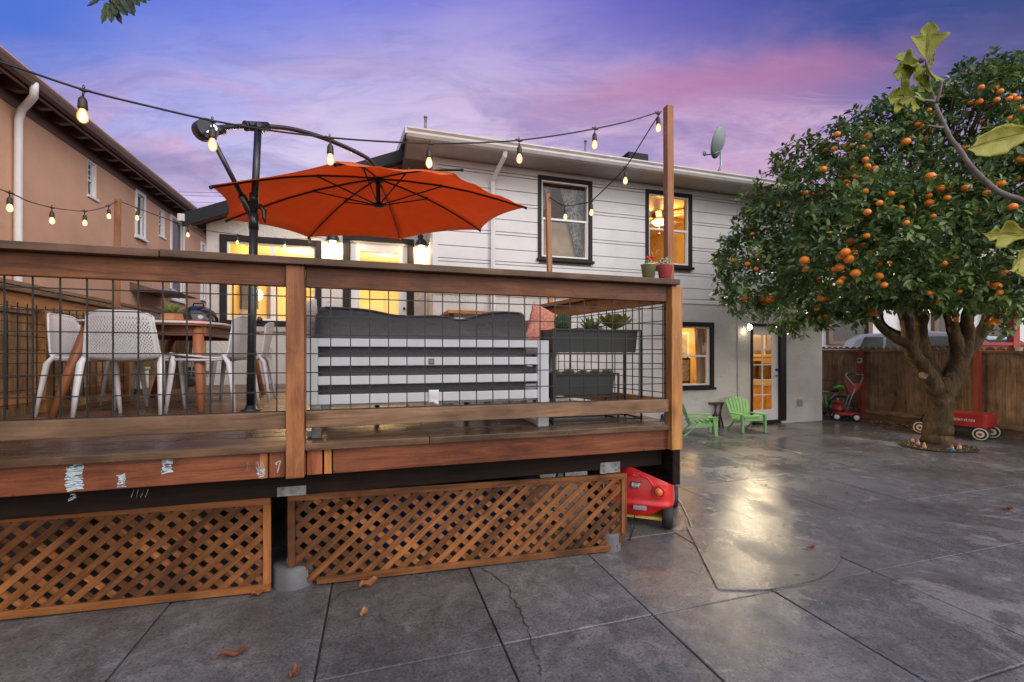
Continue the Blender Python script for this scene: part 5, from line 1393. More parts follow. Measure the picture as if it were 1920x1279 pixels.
kc2 = copy_tree(kc); kc2.location = V(aZ(1400, 808, 0)); kc2.rotation_euler.z = math.radians(168); kc2['label'] = 'lime green child chair in front of the lit glazed door'
sp_ = aZ(1336, 799, 0); t = thing('side_table', 'small round dark twig side table between the green chairs', 'side table', (sp_.x, sp_.y, 0))
m_darkwood = simple('dark_twig', (.055, .035, .025), .7, var=.4, scale=20)
mb = MB(); mb.lathe([(.001, .45), (.205, .45), (.212, .46), (.205, .48), (.001, .482)], sp_, 28, caps=False); mb.build('table_top', m_darkwood, t)
for k in range(8):
    a = 2 * PI * k / 8; mb = MB()
    for s_ in (1, -1):
        b_ = a + s_ * .5; mb.tube([sp_ + V((math.cos(a) * .19, math.sin(a) * .19, .001)), sp_ + V((math.cos((a + b_) / 2) * .145, math.sin((a + b_) / 2) * .145, .23)), sp_ + V((math.cos(b_) * .185, math.sin(b_) * .185, .45))], .013, 6)
    mb.build('leg', m_darkwood, t)
mb = MB()
for z, r in ((.03, .185), (.23, .142)): mb.tube([sp_ + V((math.cos(2 * PI * k / 20) * r, math.sin(2 * PI * k / 20) * r, z)) for k in range(21)], .010, 6)
mb.build('ring', m_darkwood, t)

# ================================================================= red toy car
def text(name, s, size, mat, loc, xdir, zdir, par, ext=.0012, shear=0.0, align='CENTER'):
    cu = bpy.data.curves.new(name, 'FONT'); cu.body = s; cu.size = size; cu.extrude = ext; cu.align_x = align; cu.align_y = 'CENTER'; cu.shear = shear; cu.resolution_u = 2
    o = bpy.data.objects.new(name, cu); COL.objects.link(o)
    xd, zd = V(xdir).normalized(), V(zdir).normalized(); nd = xd.cross(zd)
    me = bpy.data.meshes.new_from_object(o); COL.objects.unlink(o); bpy.data.objects.remove(o)
    r = par
    while r.parent: r = r.parent
    M_ = Matrix(((xd.x, zd.x, nd.x, loc[0] - r.location.x), (xd.y, zd.y, nd.y, loc[1] - r.location.y), (xd.z, zd.z, nd.z, loc[2] - r.location.z), (0, 0, 0, 1)))
    me.transform(M_); me.name = name; me.materials.clear(); me.materials.append(mat)
    o = bpy.data.objects.new(name, me); COL.objects.link(o); o.parent = par
    return o
CW, CL = .285, .80
rc = thing('toy_car', 'red ride on toy car with orange headlight half behind the lattice', 'toy car', (2.03, 3.17, 0), rz=math.radians(-36))
mb = MB()
def body(u, v):
    a = 2 * PI * u; c, s_ = math.cos(a), math.sin(a); e = .36
    qx, qy = math.copysign(abs(c) ** e, c), math.copysign(abs(s_) ** e, s_)
    k = .93 + .07 * math.sin(PI * min(1, v * 1.2)) ** .7
    if v > .86: k -= .09 * ((v - .86) / .14) ** 2
    k += .035 * math.exp(-((v - .27) / .055) ** 2)
    x = qx * CW * k; y = CL / 2 + qy * CL / 2 * k
    fr = max(0, -s_) ** .6
    z = lerp(.085, .475, v)
    if v > .45: z += fr * (v - .45) * 1.8 * (-.030 + .035 * math.exp(-(x / .16) ** 2))
    if v < .2: z += .07 * (1 - v / .2) * math.exp(-((abs(x) - .21) / .09) ** 2) * math.exp(-((y - .06) / .14) ** 2) + .07 * (1 - v / .2) * math.exp(-((abs(x) - .25) / .09) ** 2) * math.exp(-((y - .62) / .14) ** 2)
    return V((x, y, z))
mid = V((0, .45, .455))
mb.grid(body, 96, 36, cu=True)
mb.grid(lambda u, v: lerp(body(u, 1), mid, v * .34), 96, 4, cu=True)
mb.grid(lambda u, v: lerp(lerp(body(u, 1), mid, .34), V((0, .45, .2)), v), 96, 4, cu=True)
mb.grid(lambda u, v: lerp(body(u, 0), V((0, .4, .10)), v), 96, 1, cu=True)
cb = mb.build('body', m_red, rc, world=False)
FA = (V((1, 0, 0)), V((0, 0, 1)), V((0, -1, 0)))
for sx in (-1, 1):
    c = V((sx * .165, -.004, .305))
    mb = MB(); mb.lathe([(.034, -.01), (.034, .012), (.026, .024), (.001, .03)], c, 20, ax=FA); mb.build('headlight', m_orangep, rc, world=False)
    mb = MB(); mb.tube([c + V((.045 * math.cos(2 * PI * k / 24), -.004, .045 * math.sin(2 * PI * k / 24))) for k in range(25)], .008, 6); mb.build('headlight_ring', m_red, rc, world=False)
    mb = MB(); mb.tube(cr([V((sx * .02, -.004, .425)), V((sx * .07, -.006, .415)), V((sx * .10, -.006, .385)), V((sx * .125, -.006, .352)), V((sx * .17, -.004, .350)), V((sx * .23, .01, .352))], 5), .008, 8); mb.build('fender_molding', m_red, rc, world=False)
mb = MB(); bx_ = [(-.040, .024), (.040, .020), (.031, .004), (.025, -.022), (-.028, -.027), (-.042, -.013)]
P_ = V((-.005, -.006, .345))
mb.prism([P_ + V((a, 0, b)) for a, b in bx_], (0, .016, 0)); bdg = mb.build('badge', m_darkplastic, rc, world=False)
mb = MB(); mb.prism([P_ + V((a * .86, -.0025, b * .8)) for a, b in bx_], (0, .004, 0)); mb.build('badge_face', m_white, bdg, world=False)
L0 = rc.location
text('lettering', 'little', .023, m_darkplastic, (L0.x - .007, L0.y - .010, .356), (1, 0, 0), (0, 0, 1), bdg, .0008, .1)
text('lettering', 'tikes', .025, m_darkplastic, (L0.x - .011, L0.y - .010, .335), (1, 0, 0), (0, 0, 1), bdg, .0008, .1)
mb = MB(); mb.bar((-.03, -.018, .168), (.075, -.018, .168), .02, .032); mb.build('number_plate', m_gray, rc, world=False, bevel=.003)
mb = MB(); mb.box(-.02, .16, .48, .56, .40, .50); mb.build('seat_back', m_yellow, rc, world=False, bevel=.02)
mb = MB(); cst = V((-.02, .30, .475)); a1_, a2_ = V((1, 0, 0)), V((0, .6, .8)); mb.tube([cst + a1_ * math.cos(2 * PI * k / 20) * .06 + a2_ * math.sin(2 * PI * k / 20) * .06 for k in range(21)], .011, 8); mb.tube([cst - a1_ * .05, cst + a1_ * .05], .009, 6); mb.build('steering_wheel', m_black, rc, world=False)
axw = (V((0, 1, 0)), V((0, 0, 1)), V((1, 0, 0)))
for (x, y) in ((.235, .075), (-.235, .075), (.285, .62), (-.285, .62)):
    c = V((x, y, .098))
    mb = MB(); mb.lathe([(.05, -.034), (.085, -.042), (.096, -.03), (.098, 0), (.096, .03), (.085, .042), (.05, .034)], c, 28, ax=axw); wh = mb.build('wheel', m_rubber, rc, world=False)
    for sg in (1, -1):
        mb = MB(); mb.lathe([(.052, .034), (.046, .042), (.02, .044), (.001, .046)], c, 20, ax=(axw[0], axw[1], axw[2] * sg)); mb.build('rim', m_chrome, wh, world=False)
mb = MB(); mb.box(-.2, .2, .05, .6, .06, .082); mb.build('floor_pan', m_yellow, rc, world=False)
mb = MB(); pts = [aY(1190, 962, 3.14), aZ(1189, 985, .03), aZ(1185, 1000, .006), aZ(1181, 1014, .006)]; mb.tube(cr(pts, 6), .004, 5); tag(mb.build('pull_cord', m_cord), 'thin dark cord hanging from the red toy car to the ground', 'cord')
mb = MB(); pts = [aZ(1266, 917, .03), aZ(1269, 932, .006), aZ(1280, 950, .006), aZ(1290, 972, .006), aZ(1297, 989, .006)]; mb.tube(cr(pts, 8), .006, 6); tag(mb.build('patio_fissure', m_gray), 'thin grey hose on the concrete leading away from the red toy car', 'fissure')  # grey tube standing in for a crack in the concrete

# ================================================================= toys at the house corner
mw = aZ(1587, 790, 0)
mo = thing('toy_lawn_mower', 'dark red toy push mower with white hubs beside the red fence post', 'toy mower', (mw.x, mw.y, 0))
vx = (aZ(1606, 790, 0) - aZ(1568, 788, 0)).normalized(); vy = V((-vx.y, vx.x, 0)); vz = V((0, 0, 1))
def MW(a, b, c): return mw + vx * a + vy * b + vz * c
mb = MB(); mb.ob(MW(0, .15, .15), (.2, .16, .035), (vx, vy, vz)); mb.build('deck_shell', m_redmetal, mo, bevel=.02)
mb = MB(); mb.lathe([(.11, .0), (.12, .06), (.09, .13), (.05, .17), (.001, .18)], MW(-.12, .15, .185), 18); mb.lathe([(.06, 0), (.06, .05), (.02, .07)], MW(-.13, .12, .36), 14); mb.build('engine', m_redmetal, mo)
for a in (-.17, .17):
    for b in (0.0, .3):
        c = MW(a, b, .085); axw = (vx, vz, -vy)
        mb = MB(); mb.lathe([(.05, -.025), (.08, -.025), (.084, 0), (.08, .025), (.05, .025)], c, 22, ax=axw); w_ = mb.build('wheel', m_rubber, mo)
        mb = MB(); mb.lathe([(.05, .026), (.045, .031), (.001, .033)], c, 18, ax=axw); mb.build('rim', m_white, w_)
mb = MB()
for b in (.02, .28): mb.tube([MW(.0, b, .18), MW(.10, b, .55), MW(.16, b, .72)], .011, 8)
mb.tube(cr([MW(.16, .02, .72), MW(.0, .02, .95), MW(.05, .06, 1.0), MW(.25, .15, .98), MW(.33, .24, .96), MW(.30, .28, .8), MW(.22, .28, .66)], 5), .012, 8); mb.build('handle', m_gray, mo)
mb = MB(); mb.tube(cr([MW(.0, .03, .955), MW(.06, .06, 1.0), MW(.18, .12, .995)], 5), .018, 8); mb.tube(cr([MW(.25, .15, .98), MW(.32, .24, .965), MW(.325, .27, .93)], 5), .018, 8); mb.build('grip', m_black, mo)
mb = MB(); mb.prism([MW(-.02, .10, .82), MW(.30, .10, .78), MW(.16, .10, .56), MW(.06, .10, .56)], vy * .14); mb.build('bag', m_redmetal, mo, bevel=.01)
# green bicycle tipped against the house flank
bk = thing('bicycle', 'black and lime green childs bicycle leaning by the house corner', 'bicycle', tuple(aZ(1545, 788, 0)))
bw = aZ(1545, 787, 0) + V((.35, .0, 0))
def BK(a, b, c): return bw + vx * a + vy * b + vz * c
for a in (-.45, .12):
    c = BK(a, .2, .25)
    mb = MB(); mb.tube([c + vx * math.cos(2 * PI * k / 28) * .23 + vz * math.sin(2 * PI * k / 28) * .23 for k in range(29)], .022, 8); w_ = mb.build('wheel', m_rubber, bk)
    mb = MB()
    for k in range(10): mb.tube([c, c + vx * math.cos(2 * PI * k / 10) * .21 + vz * math.sin(2 * PI * k / 10) * .21], .002, 4)
    mb.lathe([(.03, -.03), (.03, .03)], c, 10, ax=(vx, vz, -vy)); mb.build('spoke', m_galv, w_)
mb = MB(); pts = {'r': BK(.12, .2, .25), 'b': BK(-.15, .2, .24), 's': BK(.02, .2, .55), 'h': BK(-.34, .2, .60), 'f': BK(-.45, .2, .25)}
for a, b in (('r', 'b'), ('b', 's'), ('r', 's'), ('s', 'h'), ('b', 'h'), ('h', 'f')): mb.tube([pts[a], pts[b]], .016, 8)
mb.build('bicycle_frame', m_gray, bk)
mb = MB(); mb.tube([BK(-.02, .2, .66), BK(.10, .2, .70), BK(.24, .2, .67), BK(.30, .2, .62)], [.03, .06, .055, .02], 10, flat=.5); mb.build('mudguard', simple('neon_green', (.10, .75, .06), .4), bk)
mb = MB(); mb.tube([BK(-.34, .2, .6), BK(-.36, .2, .78)], .016, 8); mb.tube(cr([BK(-.28, -.06, .80), BK(-.36, .08, .8), BK(-.37, .2, .78), BK(-.36, .34, .8), BK(-.2, .4, .82)], 5), .013, 8); mb.tube(cr([BK(-.30, .1, .84), BK(-.1, .1, .83), BK(.02, .1, .80), BK(-.05, .1, .74)], 5), .010, 6); mb.build('handlebar', m_black, bk)
mb = MB(); mb.ell(BK(.0, .2, .60), (.13, .06, .03)); mb.build('saddle', m_black, bk)
mb = MB(); mb.tube([BK(-.16, .2, .5), BK(-.15, .2, .28)], .022, 6); mb.ell(BK(-.15, .17, .3), (.03, .03, .08)); mb.build('chain_guard', simple('neon_green_dark', (.08, .55, .05), .4), bk)
hk_ = thing('scooter', 'black upright scooter handle behind the house corner above the bicycle', 'scooter', tuple(aZ(1541, 787, 0) + V((.2, .3, 0))))
sq_ = aZ(1541, 787, 0) + V((.2, .3, 0))
mb = MB(); mb.tube([sq_ + V((0, 0, .1)), sq_ + V((0, 0, 1.08))], .016, 8); mb.bar(sq_ + V((-.3, 0, 1.075)), sq_ + V((.02, 0, 1.09)), .022, .022); mb.bar(sq_ + V((-.3, 0, 1.0)), sq_ + V((.0, 0, 1.0)), .014, .014); mb.bar(sq_ + V((-.3, 0, .82)), sq_ + V((.0, 0, .82)), .014, .014); mb.build('handle', m_black, hk_)
mb = MB(); mb.bar(sq_ + V((-.05, 0, .1)), sq_ + V((.5, .2, .1)), .1, .025); mb.build('footboard', m_darkplastic, hk_)
for o_ in ((0, 0), (.5, .2)):
    mb = MB(); mb.lathe([(.02, -.02), (.055, -.02), (.06, 0), (.055, .02), (.02, .02)], sq_ + V((o_[0], o_[1], .062)), 16, ax=(V((1, 0, 0)), V((0, 0, 1)), V((0, -1, 0)))); mb.build('wheel', m_rubber, hk_)
hb = aZ(1538, 788, 0) + V((.1, .15, 0)); mb = MB(); mb.ell(hb + V((-.02, 0, .46)), (.11, .13, .10), 16, 10); q_ = mb.build('helmet', simple('sky_blue_plastic', (.08, .30, .52), .35)); tag(q_, 'blue helmet hanging on the bicycle at the house corner', 'helmet')

# ================================================================= red wagon by the tree
wgf = aZ(1840, 827, 0); wgl = aZ(1727, 813, 0)
wx = (wgf - wgl).normalized(); wy = V((-wx.y, wx.x, 0))
if wy.x < 0: wy = -wy
wo = lerp(wgl, wgf, .5); WL = (wgf - wgl).length
wg = thing('toy_wagon', 'red toy wagon with cream wheels parked behind the tree trunk', 'wagon', (wo.x, wo.y, 0))
def WG(a, b, c): return wo + wx * a + wy * b + vz * c
def rbox(a0, a1, b0, b1, z0, z1, flare, r=.06):
    mb = MB(); n = 6
    def ringp(f, z): return [WG(lerp(a0, a1, .5) + x * (1 + f), lerp(b0, b1, .5) + y * (1 + f * 2), z) for x, y in rrect(-(a1 - a0) / 2, (a1 - a0) / 2, -(b1 - b0) / 2, (b1 - b0) / 2, r, n)]
    A_ = ringp(0, z0); m_ = len(A_)
    def fnn(u, v): return ringp(flare * v, lerp(z0, z1, v))[int(round(u * m_)) % m_]
    mb.grid(fnn, m_, 4, cu=True, sm=True)
    rim = ringp(flare + .012, z1 + .0); rim2 = ringp(flare + .012, z1 + .035); rim3 = ringp(flare - .03, z1 + .035); rim4 = ringp(-.08, z0 + .03)
    rings = [ringp(flare, z1), rim, rim2, rim3, rim4]
    mb.grid(lambda u, v: rings[int(round(v * 4))][int(round(u * m_)) % m_], m_, 4, cu=True, sm=False)
    b = len(mb.v); mb.v += rim4; mb.face(list(range(b, b + m_)))
    b = len(mb.v); mb.v += A_; mb.face(list(range(b, b + m_))[::-1])
    return mb
hl_ = WL / 2
rbox(-hl_ + .05, hl_ + .06, .0, .46, .21, .39, .03).build('tub', m_redmetal, wg)
mb = MB(); mb.ob(WG(0.02, .22, .155), (hl_ - .02, .17, .055), (wx, wy, vz)); mb.build('chassis', m_darkplastic, wg, bevel=.015)
for a in (-hl_, hl_):
    for b in (.0, .44):
        c = WG(a, b - .015 if b == 0 else b + .03, .112); axw = (wx, vz, -wy)
        mb = MB(); mb.lathe([(.094, -.03), (.106, -.028), (.112, 0), (.106, .028), (.094, .03)], c, 28, ax=axw); w_ = mb.build('wheel', m_rubber, wg)
        for sg in (1, -1):
            mb = MB(); mb.lathe([(.001, .034), (.03, .034), (.075, .026), (.088, .036), (.096, .032), (.098, .02)][::-1], c, 28, ax=(wx, vz, -wy * sg)); rm = mb.build('hub_cap', m_cream, w_)
            mb = MB(); mb.lathe([(.024, .035), (.018, .045), (.001, .046)], c, 12, ax=(wx, vz, -wy * sg)); mb.build('axle_cap', m_redmetal, w_)
pt = WG(.18, -.022, .315)
text('lettering', 'RADIO FLYER', .052, m_white, tuple(WG(.16, -.022, .315)), wx, vz, wg, .003, .25)
mb = MB(); mb.tube(cr([WG(-hl_ + .05, .23, .16), WG(-hl_ - .06, .23, .16), WG(-hl_ - .09, .23, .22), WG(-hl_ + .0, .23, .40), WG(-hl_ + .1, .23, .5)], 5), .012, 8); mb.build('pull_handle', m_black, wg)

# ================================================================= the orange tree
tr_ = thing('orange_tree', 'large orange tree full of ripe fruit growing from a round pit', 'tree', (pc.x, pc.y, 0))
TD = 6.78
def tp3(x, y, d=TD): return aD(x, y, d)
mb = MB()
base = aZ(1757, 833, 0)
TD = base.x * SA + base.y * CA
def limb(pts, mbx, n=12, seed=1):
    P = [aD(x, y, TD + dz) for x, y, dz, r in pts]; rs = [r for *_, r in pts]
    C_ = cr(P, 6); R_ = []
    for i in range(len(rs) - 1):
        for k in range(6): R_.append(lerp(rs[i], rs[i + 1], k / 6))
    R_.append(rs[-1]); rr = random.Random(seed)
    C_ = [c + V((rr.uniform(-1, 1), rr.uniform(-1, 1), 0)) * r * .04 for c, r in zip(C_, R_)]
    ph_ = rr.uniform(0, 6); R_ = [r * .86 * (1 + .05 * math.sin(i * .9 + ph_) * math.sin(i * .37)) * rr.uniform(.985, 1.015) for i, r in enumerate(R_)]
    mbx.tube(C_, R_, n)
limb([(1757, 850, 0, .30), (1757, 838, 0, .265), (1757, 815, 0, .22), (1760, 785, 0, .195), (1763, 755, 0, .188), (1766, 728, 0, .195), (1768, 705, 0, .15)], mb, 18, 2)
limb([(1762, 745, 0, .15), (1745, 712, -.02, .145), (1727, 686, -.05, .13), (1712, 664, -.08, .115), (1700, 645, -.1, .085), (1676, 634, -.15, .07), (1652, 614, -.2, .058), (1634, 590, -.25, .05), (1625, 568, -.3, .04), (1622, 540, -.35, .02)], mb, 12, 3)
limb([(1712, 668, -.08, .11), (1704, 630, -.05, .095), (1697, 600, 0, .085), (1684, 570, .0, .07), (1672, 545, 0, .055), (1655, 500, 0, .03)], mb, 12, 4)
limb([(1704, 632, 0, .06), (1685, 626, .1, .055), (1665, 616, .2, .05), (1653, 600, .2, .04), (1650, 570, .2, .03)], mb, 10, 5)
limb([(1768, 735, .0, .15), (1748, 695, .1, .115), (1733, 660, .12, .11), (1726, 625, .15, .105), (1729, 595, .15, .1), (1735, 560, .15, .085), (1728, 500, .2, .05)], mb, 12, 6)
limb([(1730, 610, .1, .08), (1716, 585, .1, .07), (1700, 545, .1, .06), (1690, 500, .1, .03)], mb, 10, 7)
limb([(1766, 740, -.02, .16), (1790, 700, -.05, .155), (1798, 675, -.08, .125), (1795, 645, -.1, .105), (1787, 615, -.12, .095), (1781, 585, -.15, .085), (1775, 520, -.2, .04)], mb, 12, 8)
limb([(1796, 690, -.06, .12), (1808, 662, -.12, .105), (1815, 630, -.15, .095), (1813, 600, -.2, .09), (1820, 560, -.25, .07), (1830, 500, -.3, .04)], mb, 12, 9)
limb([(1808, 668, .0, .10), (1828, 640, .0, .105), (1845, 615, -.05, .10), (1858, 585, -.1, .08), (1880, 530, -.2, .05)], mb, 12, 10)
limb([(1770, 720, .15, .09), (1776, 690, .2, .085), (1788, 660, .25, .075), (1795, 610, .3, .05)], mb, 10, 11)
mtrunk = mb
mb = MB(); pcut = aD(1733, 703, TD - .118); nc = V((-.5, -.86, .05)).normalized(); ux_ = nc.cross(vz).normalized()
mb.lathe([(.050, -.04), (.048, .0), (.042, .008), (.034, .003), (.001, .001)], pcut, 16, ax=(ux_, (nc.cross(ux_)) * 1.35, nc)); mb.build('pruning_scar', simple('cut_wood', (.22, .14, .08), .8, var=.4, scale=25, bump=.5), tr_)
# crown: clumps of leaves over a set of lobes
lobes = [(1440, 492, 6.6, .70, .62), (1405, 535, 6.5, .42, .38), (1530, 400, 6.5, .92, .85), (1470, 430, 6.6, .62, .62), (1560, 520, 6.0, .72, .62), (1620, 325, 6.5, .92, .85), (1640, 455, 5.6, .95, .85), (1750, 285, 6.3, 1.0, .92), (1850, 250, 6.3, .92, .88),
         (1800, 460, 5.4, .95, .85), (1900, 400, 5.6, 1.15, 1.05), (1960, 300, 6.3, 1.1, 1.1), (1960, 520, 5.6, .75, .62), (1660, 530, 6.8, .5, .3), (1480, 572, 6.3, .42, .36), (1840, 150, 6.3, .26, .36), (1895, 165, 6.4, .34, .36), (1700, 530, 6.9, .75, .38), (1700, 380, 7.9, 1.5, 1.3), (1880, 470, 7.6, 1.5, .9), (1560, 470, 7.4, .9, .8),
         (1740, 540, 5.3, .5, .22), (1850, 560, 5.3, .5, .2), (1510, 606, 6.2, .2, .16), (1880, 605, 5.2, .16, .14), (1590, 590, 6.6, .4, .18), (1700, 215, 6.5, .5, .36), (1500, 300, 6.7, .36, .3)]
rg = np.random.default_rng(11)
Ls, Vs, Fs, RNs = [], [], [], []
def leaves_for(lobes, dens, size):
    pos, dirs, ups = [], [], []
    for (px_, py_, D, rh, rv) in lobes:
        c = aD(px_, py_, D)
        n = int(dens * 4 * PI * ((rh * rh) * .66 + rh * rv * .34))
        d_ = rg.normal(size=(n, 3)); d_ /= np.linalg.norm(d_, axis=1)[:, None]
        # uneven surface
        ph = rg.uniform(0, 6.28, 6); fr_ = rg.uniform(2.5, 6, 6)
        bump = sum(np.sin(d_[:, i % 3] * fr_[i] + d_[:, (i + 1) % 3] * fr_[(i + 2) % 6] + ph[i]) for i in range(6)) / 6
        rad = (1 + .30 * bump) * (1 - np.abs(rg.normal(0, .13, n)))
        keep = (rg.random(n) < (.74 + .9 * bump))
        p = np.array(c)[None] + d_ * np.array([rh, rh, rv])[None] * rad[:, None]
        p, d_ = p[keep], d_[keep]
        pos.append(p); dirs.append(d_)
    return np.vstack(pos), np.vstack(dirs)
cl, cn_ = leaves_for(lobes, 56, 1)
# drop clumps buried deep inside other lobes
keep = np.ones(len(cl), bool)
for (px_, py_, D, rh, rv) in lobes:
    c = np.array(aD(px_, py_, D)); q = (cl - c) / np.array([rh, rh, rv]); keep &= (np.sum(q * q, 1) > .42)
keep &= (cl[:, 2] > 1.5)
tx_, ty_ = tr_.location.x, tr_.location.y
keep &= ~((np.hypot(cl[:, 0] - tx_, cl[:, 1] - ty_) < 1.75) & (cl[:, 2] < 2.02))
cl, cn_ = cl[keep], cn_[keep]
NL = 9
n = len(cl)
axis = cn_ * .55 + rg.normal(size=(n, 3)) * .55 + np.array([0, 0, .15]); axis /= np.linalg.norm(axis, axis=1)[:, None]
tmp = np.cross(axis, rg.normal(size=(n, 3))); tmp /= np.linalg.norm(tmp, axis=1)[:, None]; bi = np.cross(axis, tmp)
V_, F_, RN_ = [], [], []
crn = rg.random(n)
for k in range(NL):
    a = k * 2.4 + rg.uniform(-.5, .5, n); sp = rg.uniform(.45, 1.35, n)
    dd = axis * np.cos(sp)[:, None] + (tmp * np.cos(a)[:, None] + bi * np.sin(a)[:, None]) * np.sin(sp)[:, None]
    dd[:, 2] -= .22; dd /= np.linalg.norm(dd, axis=1)[:, None]
    L = rg.uniform(.065, .122, n)[:, None]; W = L * rg.uniform(.18, .25, n)[:, None]
    up = np.array([0, 0, 1.]) + rg.normal(size=(n, 3)) * .45 + cn_ * .5
    sd = np.cross(dd, up); sd /= np.linalg.norm(sd, axis=1)[:, None]; nn = np.cross(sd, dd)
    b = cl + axis * (rg.uniform(-.09, .07, n)[:, None]) + rg.normal(size=(n, 3)) * .02
    m1 = b + dd * L * .35 - nn * W * .12; m2 = b + dd * L * .72 - nn * W * .25; tpv = b + dd * L - nn * L * .14
    l1 = m1 + sd * W + nn * W * .35; r1 = m1 - sd * W + nn * W * .35; l2 = m2 + sd * W * .8 + nn * W * .25; r2 = m2 - sd * W * .8 + nn * W * .25
    vs = np.stack([b, m1, m2, tpv, l1, l2, r1, r2], 1).reshape(-1, 3); o_ = len(V_) * n * 8
    V_.append(vs); off = o_ + np.arange(n)[:, None] * 8
    F_.append(np.concatenate([off + np.array(f)[None] for f in ((0, 1, 4, 4), (4, 1, 2, 5), (5, 2, 3, 3), (0, 6, 1, 1), (6, 7, 2, 1), (7, 3, 2, 2))], 1).reshape(-1, 6, 4))
    RN_.append(np.clip(crn ** 1.3 * .62 + rg.random(n) * .36, 0, .95))
    RN_[-1][rg.random(n) < .012] = 1.0
VV = np.vstack(V_); FF = np.vstack(F_).reshape(-1, 4); RR = np.concatenate([np.repeat(r, 6) for r in RN_])
me = bpy.data.meshes.new('crown')
off0 = np.array(tr_.location)
me.vertices.add(len(VV)); me.vertices.foreach_set('co', (VV - off0).ravel().astype(np.float32))
tri = FF[:, 2] == FF[:, 3]; cnt = np.where(tri, 3, 4)
loops = np.concatenate([f[:c] for f, c in zip(FF, cnt)])
me.loops.add(len(loops)); me.loops.foreach_set('vertex_index', loops.astype(np.int32))
me.polygons.add(len(FF)); st_ = np.concatenate([[0], np.cumsum(cnt)[:-1]]); me.polygons.foreach_set('loop_start', st_.astype(np.int32))
me.polygons.foreach_set('use_smooth', [True] * len(FF))
me.update(calc_edges=True); me.validate()
at = me.attributes.new('rnd', 'FLOAT', 'FACE'); at.data.foreach_set('value', RR[:len(me.polygons)].astype(np.float32))
me.materials.append(m_leaf); co = bpy.data.objects.new('crown', me); COL.objects.link(co); co.parent = tr_
print('LEAVES', n * NL)
mtrunk.build('trunk', m_bark, tr_)
# twigs linking limbs and clumps
mb = MB()
for i in rg.choice(n, 420, replace=False):
    p = V(cl[i]); tgt = aD(1740, 470, 6.4); q = lerp(p, tgt, .28) ; mb.tube([p, lerp(p, q, .5) + V((R.uniform(-.03, .03), R.uniform(-.03, .03), -.03)), q], [.004, .007, .011], 5)
mb.build('branchlets', m_bark, tr_)['kind'] = 'stuff'
bv = BVHTree.FromPolygons([tuple(v) for v in VV[::1]], [tuple(f[:c]) for f, c in zip(FF, cnt)])
crop = [(1107,265),(1166,264),(1183,281),(1131,334),(1067,325),(1100,322),(1170,315),(1219,310),(1233,301),(1273,349),(1222,389),(1118,404),(897,357),(928,367),(867,421),(898,439),(881,472),(870,487),(653,461),(807,482),(632,505),(586,497),(560,503),(573,513),(519,510),(532,452),(585,537),(654,580),(683,589),(596,586),(549,620),(608,619),(570,642),(476,592),(378,635),(487,677),(404,685),(430,694),(645,680),(1267,552),(1152,505),(1040,506),(905,621),(1085,624),(1250,630),(1047,668),(946,667),(984,666),(898,696),(900,726),(972,706),(748,690),(786,746),(836,772),(808,806),(916,780),(1233,742),(649,857),(584,882),(523,901),(564,923),(610,905),(634,897),(600,929),(579,951),(545,942),(542,983),(569,977),(521,990),(556,1026),(540,1042),(597,1050),(605,1007),(699,1019),(659,922),(401,955),(406,993),(454,1030),(473,1104),(240,1110),(264,1111),(163,1108),(118,958),(212,938),(792,937),(768,900),(699,971),(953,970),(999,944),(1088,914),(1100,967),(1017,1010),(1201,1009),(1167,1060),(1181,1085),(1057,1144),(1166,1193),(1145,1210),(1007,1192),(679,1162)]
big = {(1131,334),(653,461),(807,482),(898,439),(905,621),(946,667),(984,666),(900,726),(1267,552),(605,1007),(699,1019),(564,923),(600,929),(579,951),(542,983),(584,882),(634,897),(401,955),(473,1104),(1201,1009),(1167,1060),(1057,1144),(1166,1193),(1145,1210),(1233,742),(1047,668),(836,772),(953,970),(240,1110),(264,1111),(679,1162)}
mo_ = MB(); mo_.grid(lambda u, v: V((math.cos(2 * PI * u) * math.sin(PI * v) * (1 - .05 * abs(math.cos(PI * v)) ** 6), math.sin(2 * PI * u) * math.sin(PI * v), -math.cos(PI * v) * (.87 if v < .94 and v > .06 else .84))), 18, 12, cu=True)
om = mo_.build('orange', m_orange, tr_, world=False); first = True
for (a, b) in crop:
    px_, py_ = 1320 + a / 2.1317, 40 + b / 2.1317
    v = ray(px_, py_); hit = bv.ray_cast(C0, v.normalized())
    if hit[0] is None: D = 5.8
    else: D = (hit[0] - C0).dot(V((SA, CA, 0)))
    r_px = (8.2 if (a, b) in big else 5.7) * R.uniform(.88, 1.08)
    D = D - (.06 if (a, b) in big else .03)
    p = aD(px_, py_, D); r = r_px / F * D
    o = om if first else om.copy()
    if not first: COL.objects.link(o)
    first = False
    o.location = p - tr_.location; s_ = r; o.scale = (s_, s_, s_); o.rotation_euler = (R.uniform(-.4, .4), R.uniform(-.4, .4), R.uniform(0, 6)); o.parent = tr_
# smaller, half hidden fruit deeper in the crown
mb = MB(); f_ = np.array([SA, CA, 0.])
sel = [i for i in rg.permutation(len(cl)) if cl[i] @ f_ < 6.5 and cl[i][2] > 1.9][:80]
for i in sel:
    r = R.uniform(.030, .041); mb.ell(V(cl[i]) + V((R.uniform(-.05, .05), R.uniform(-.1, .02), -.04)), (r, r, r * .88), 14, 9)
mb.build('hidden_oranges', m_orange, tr_)['kind'] = 'stuff'
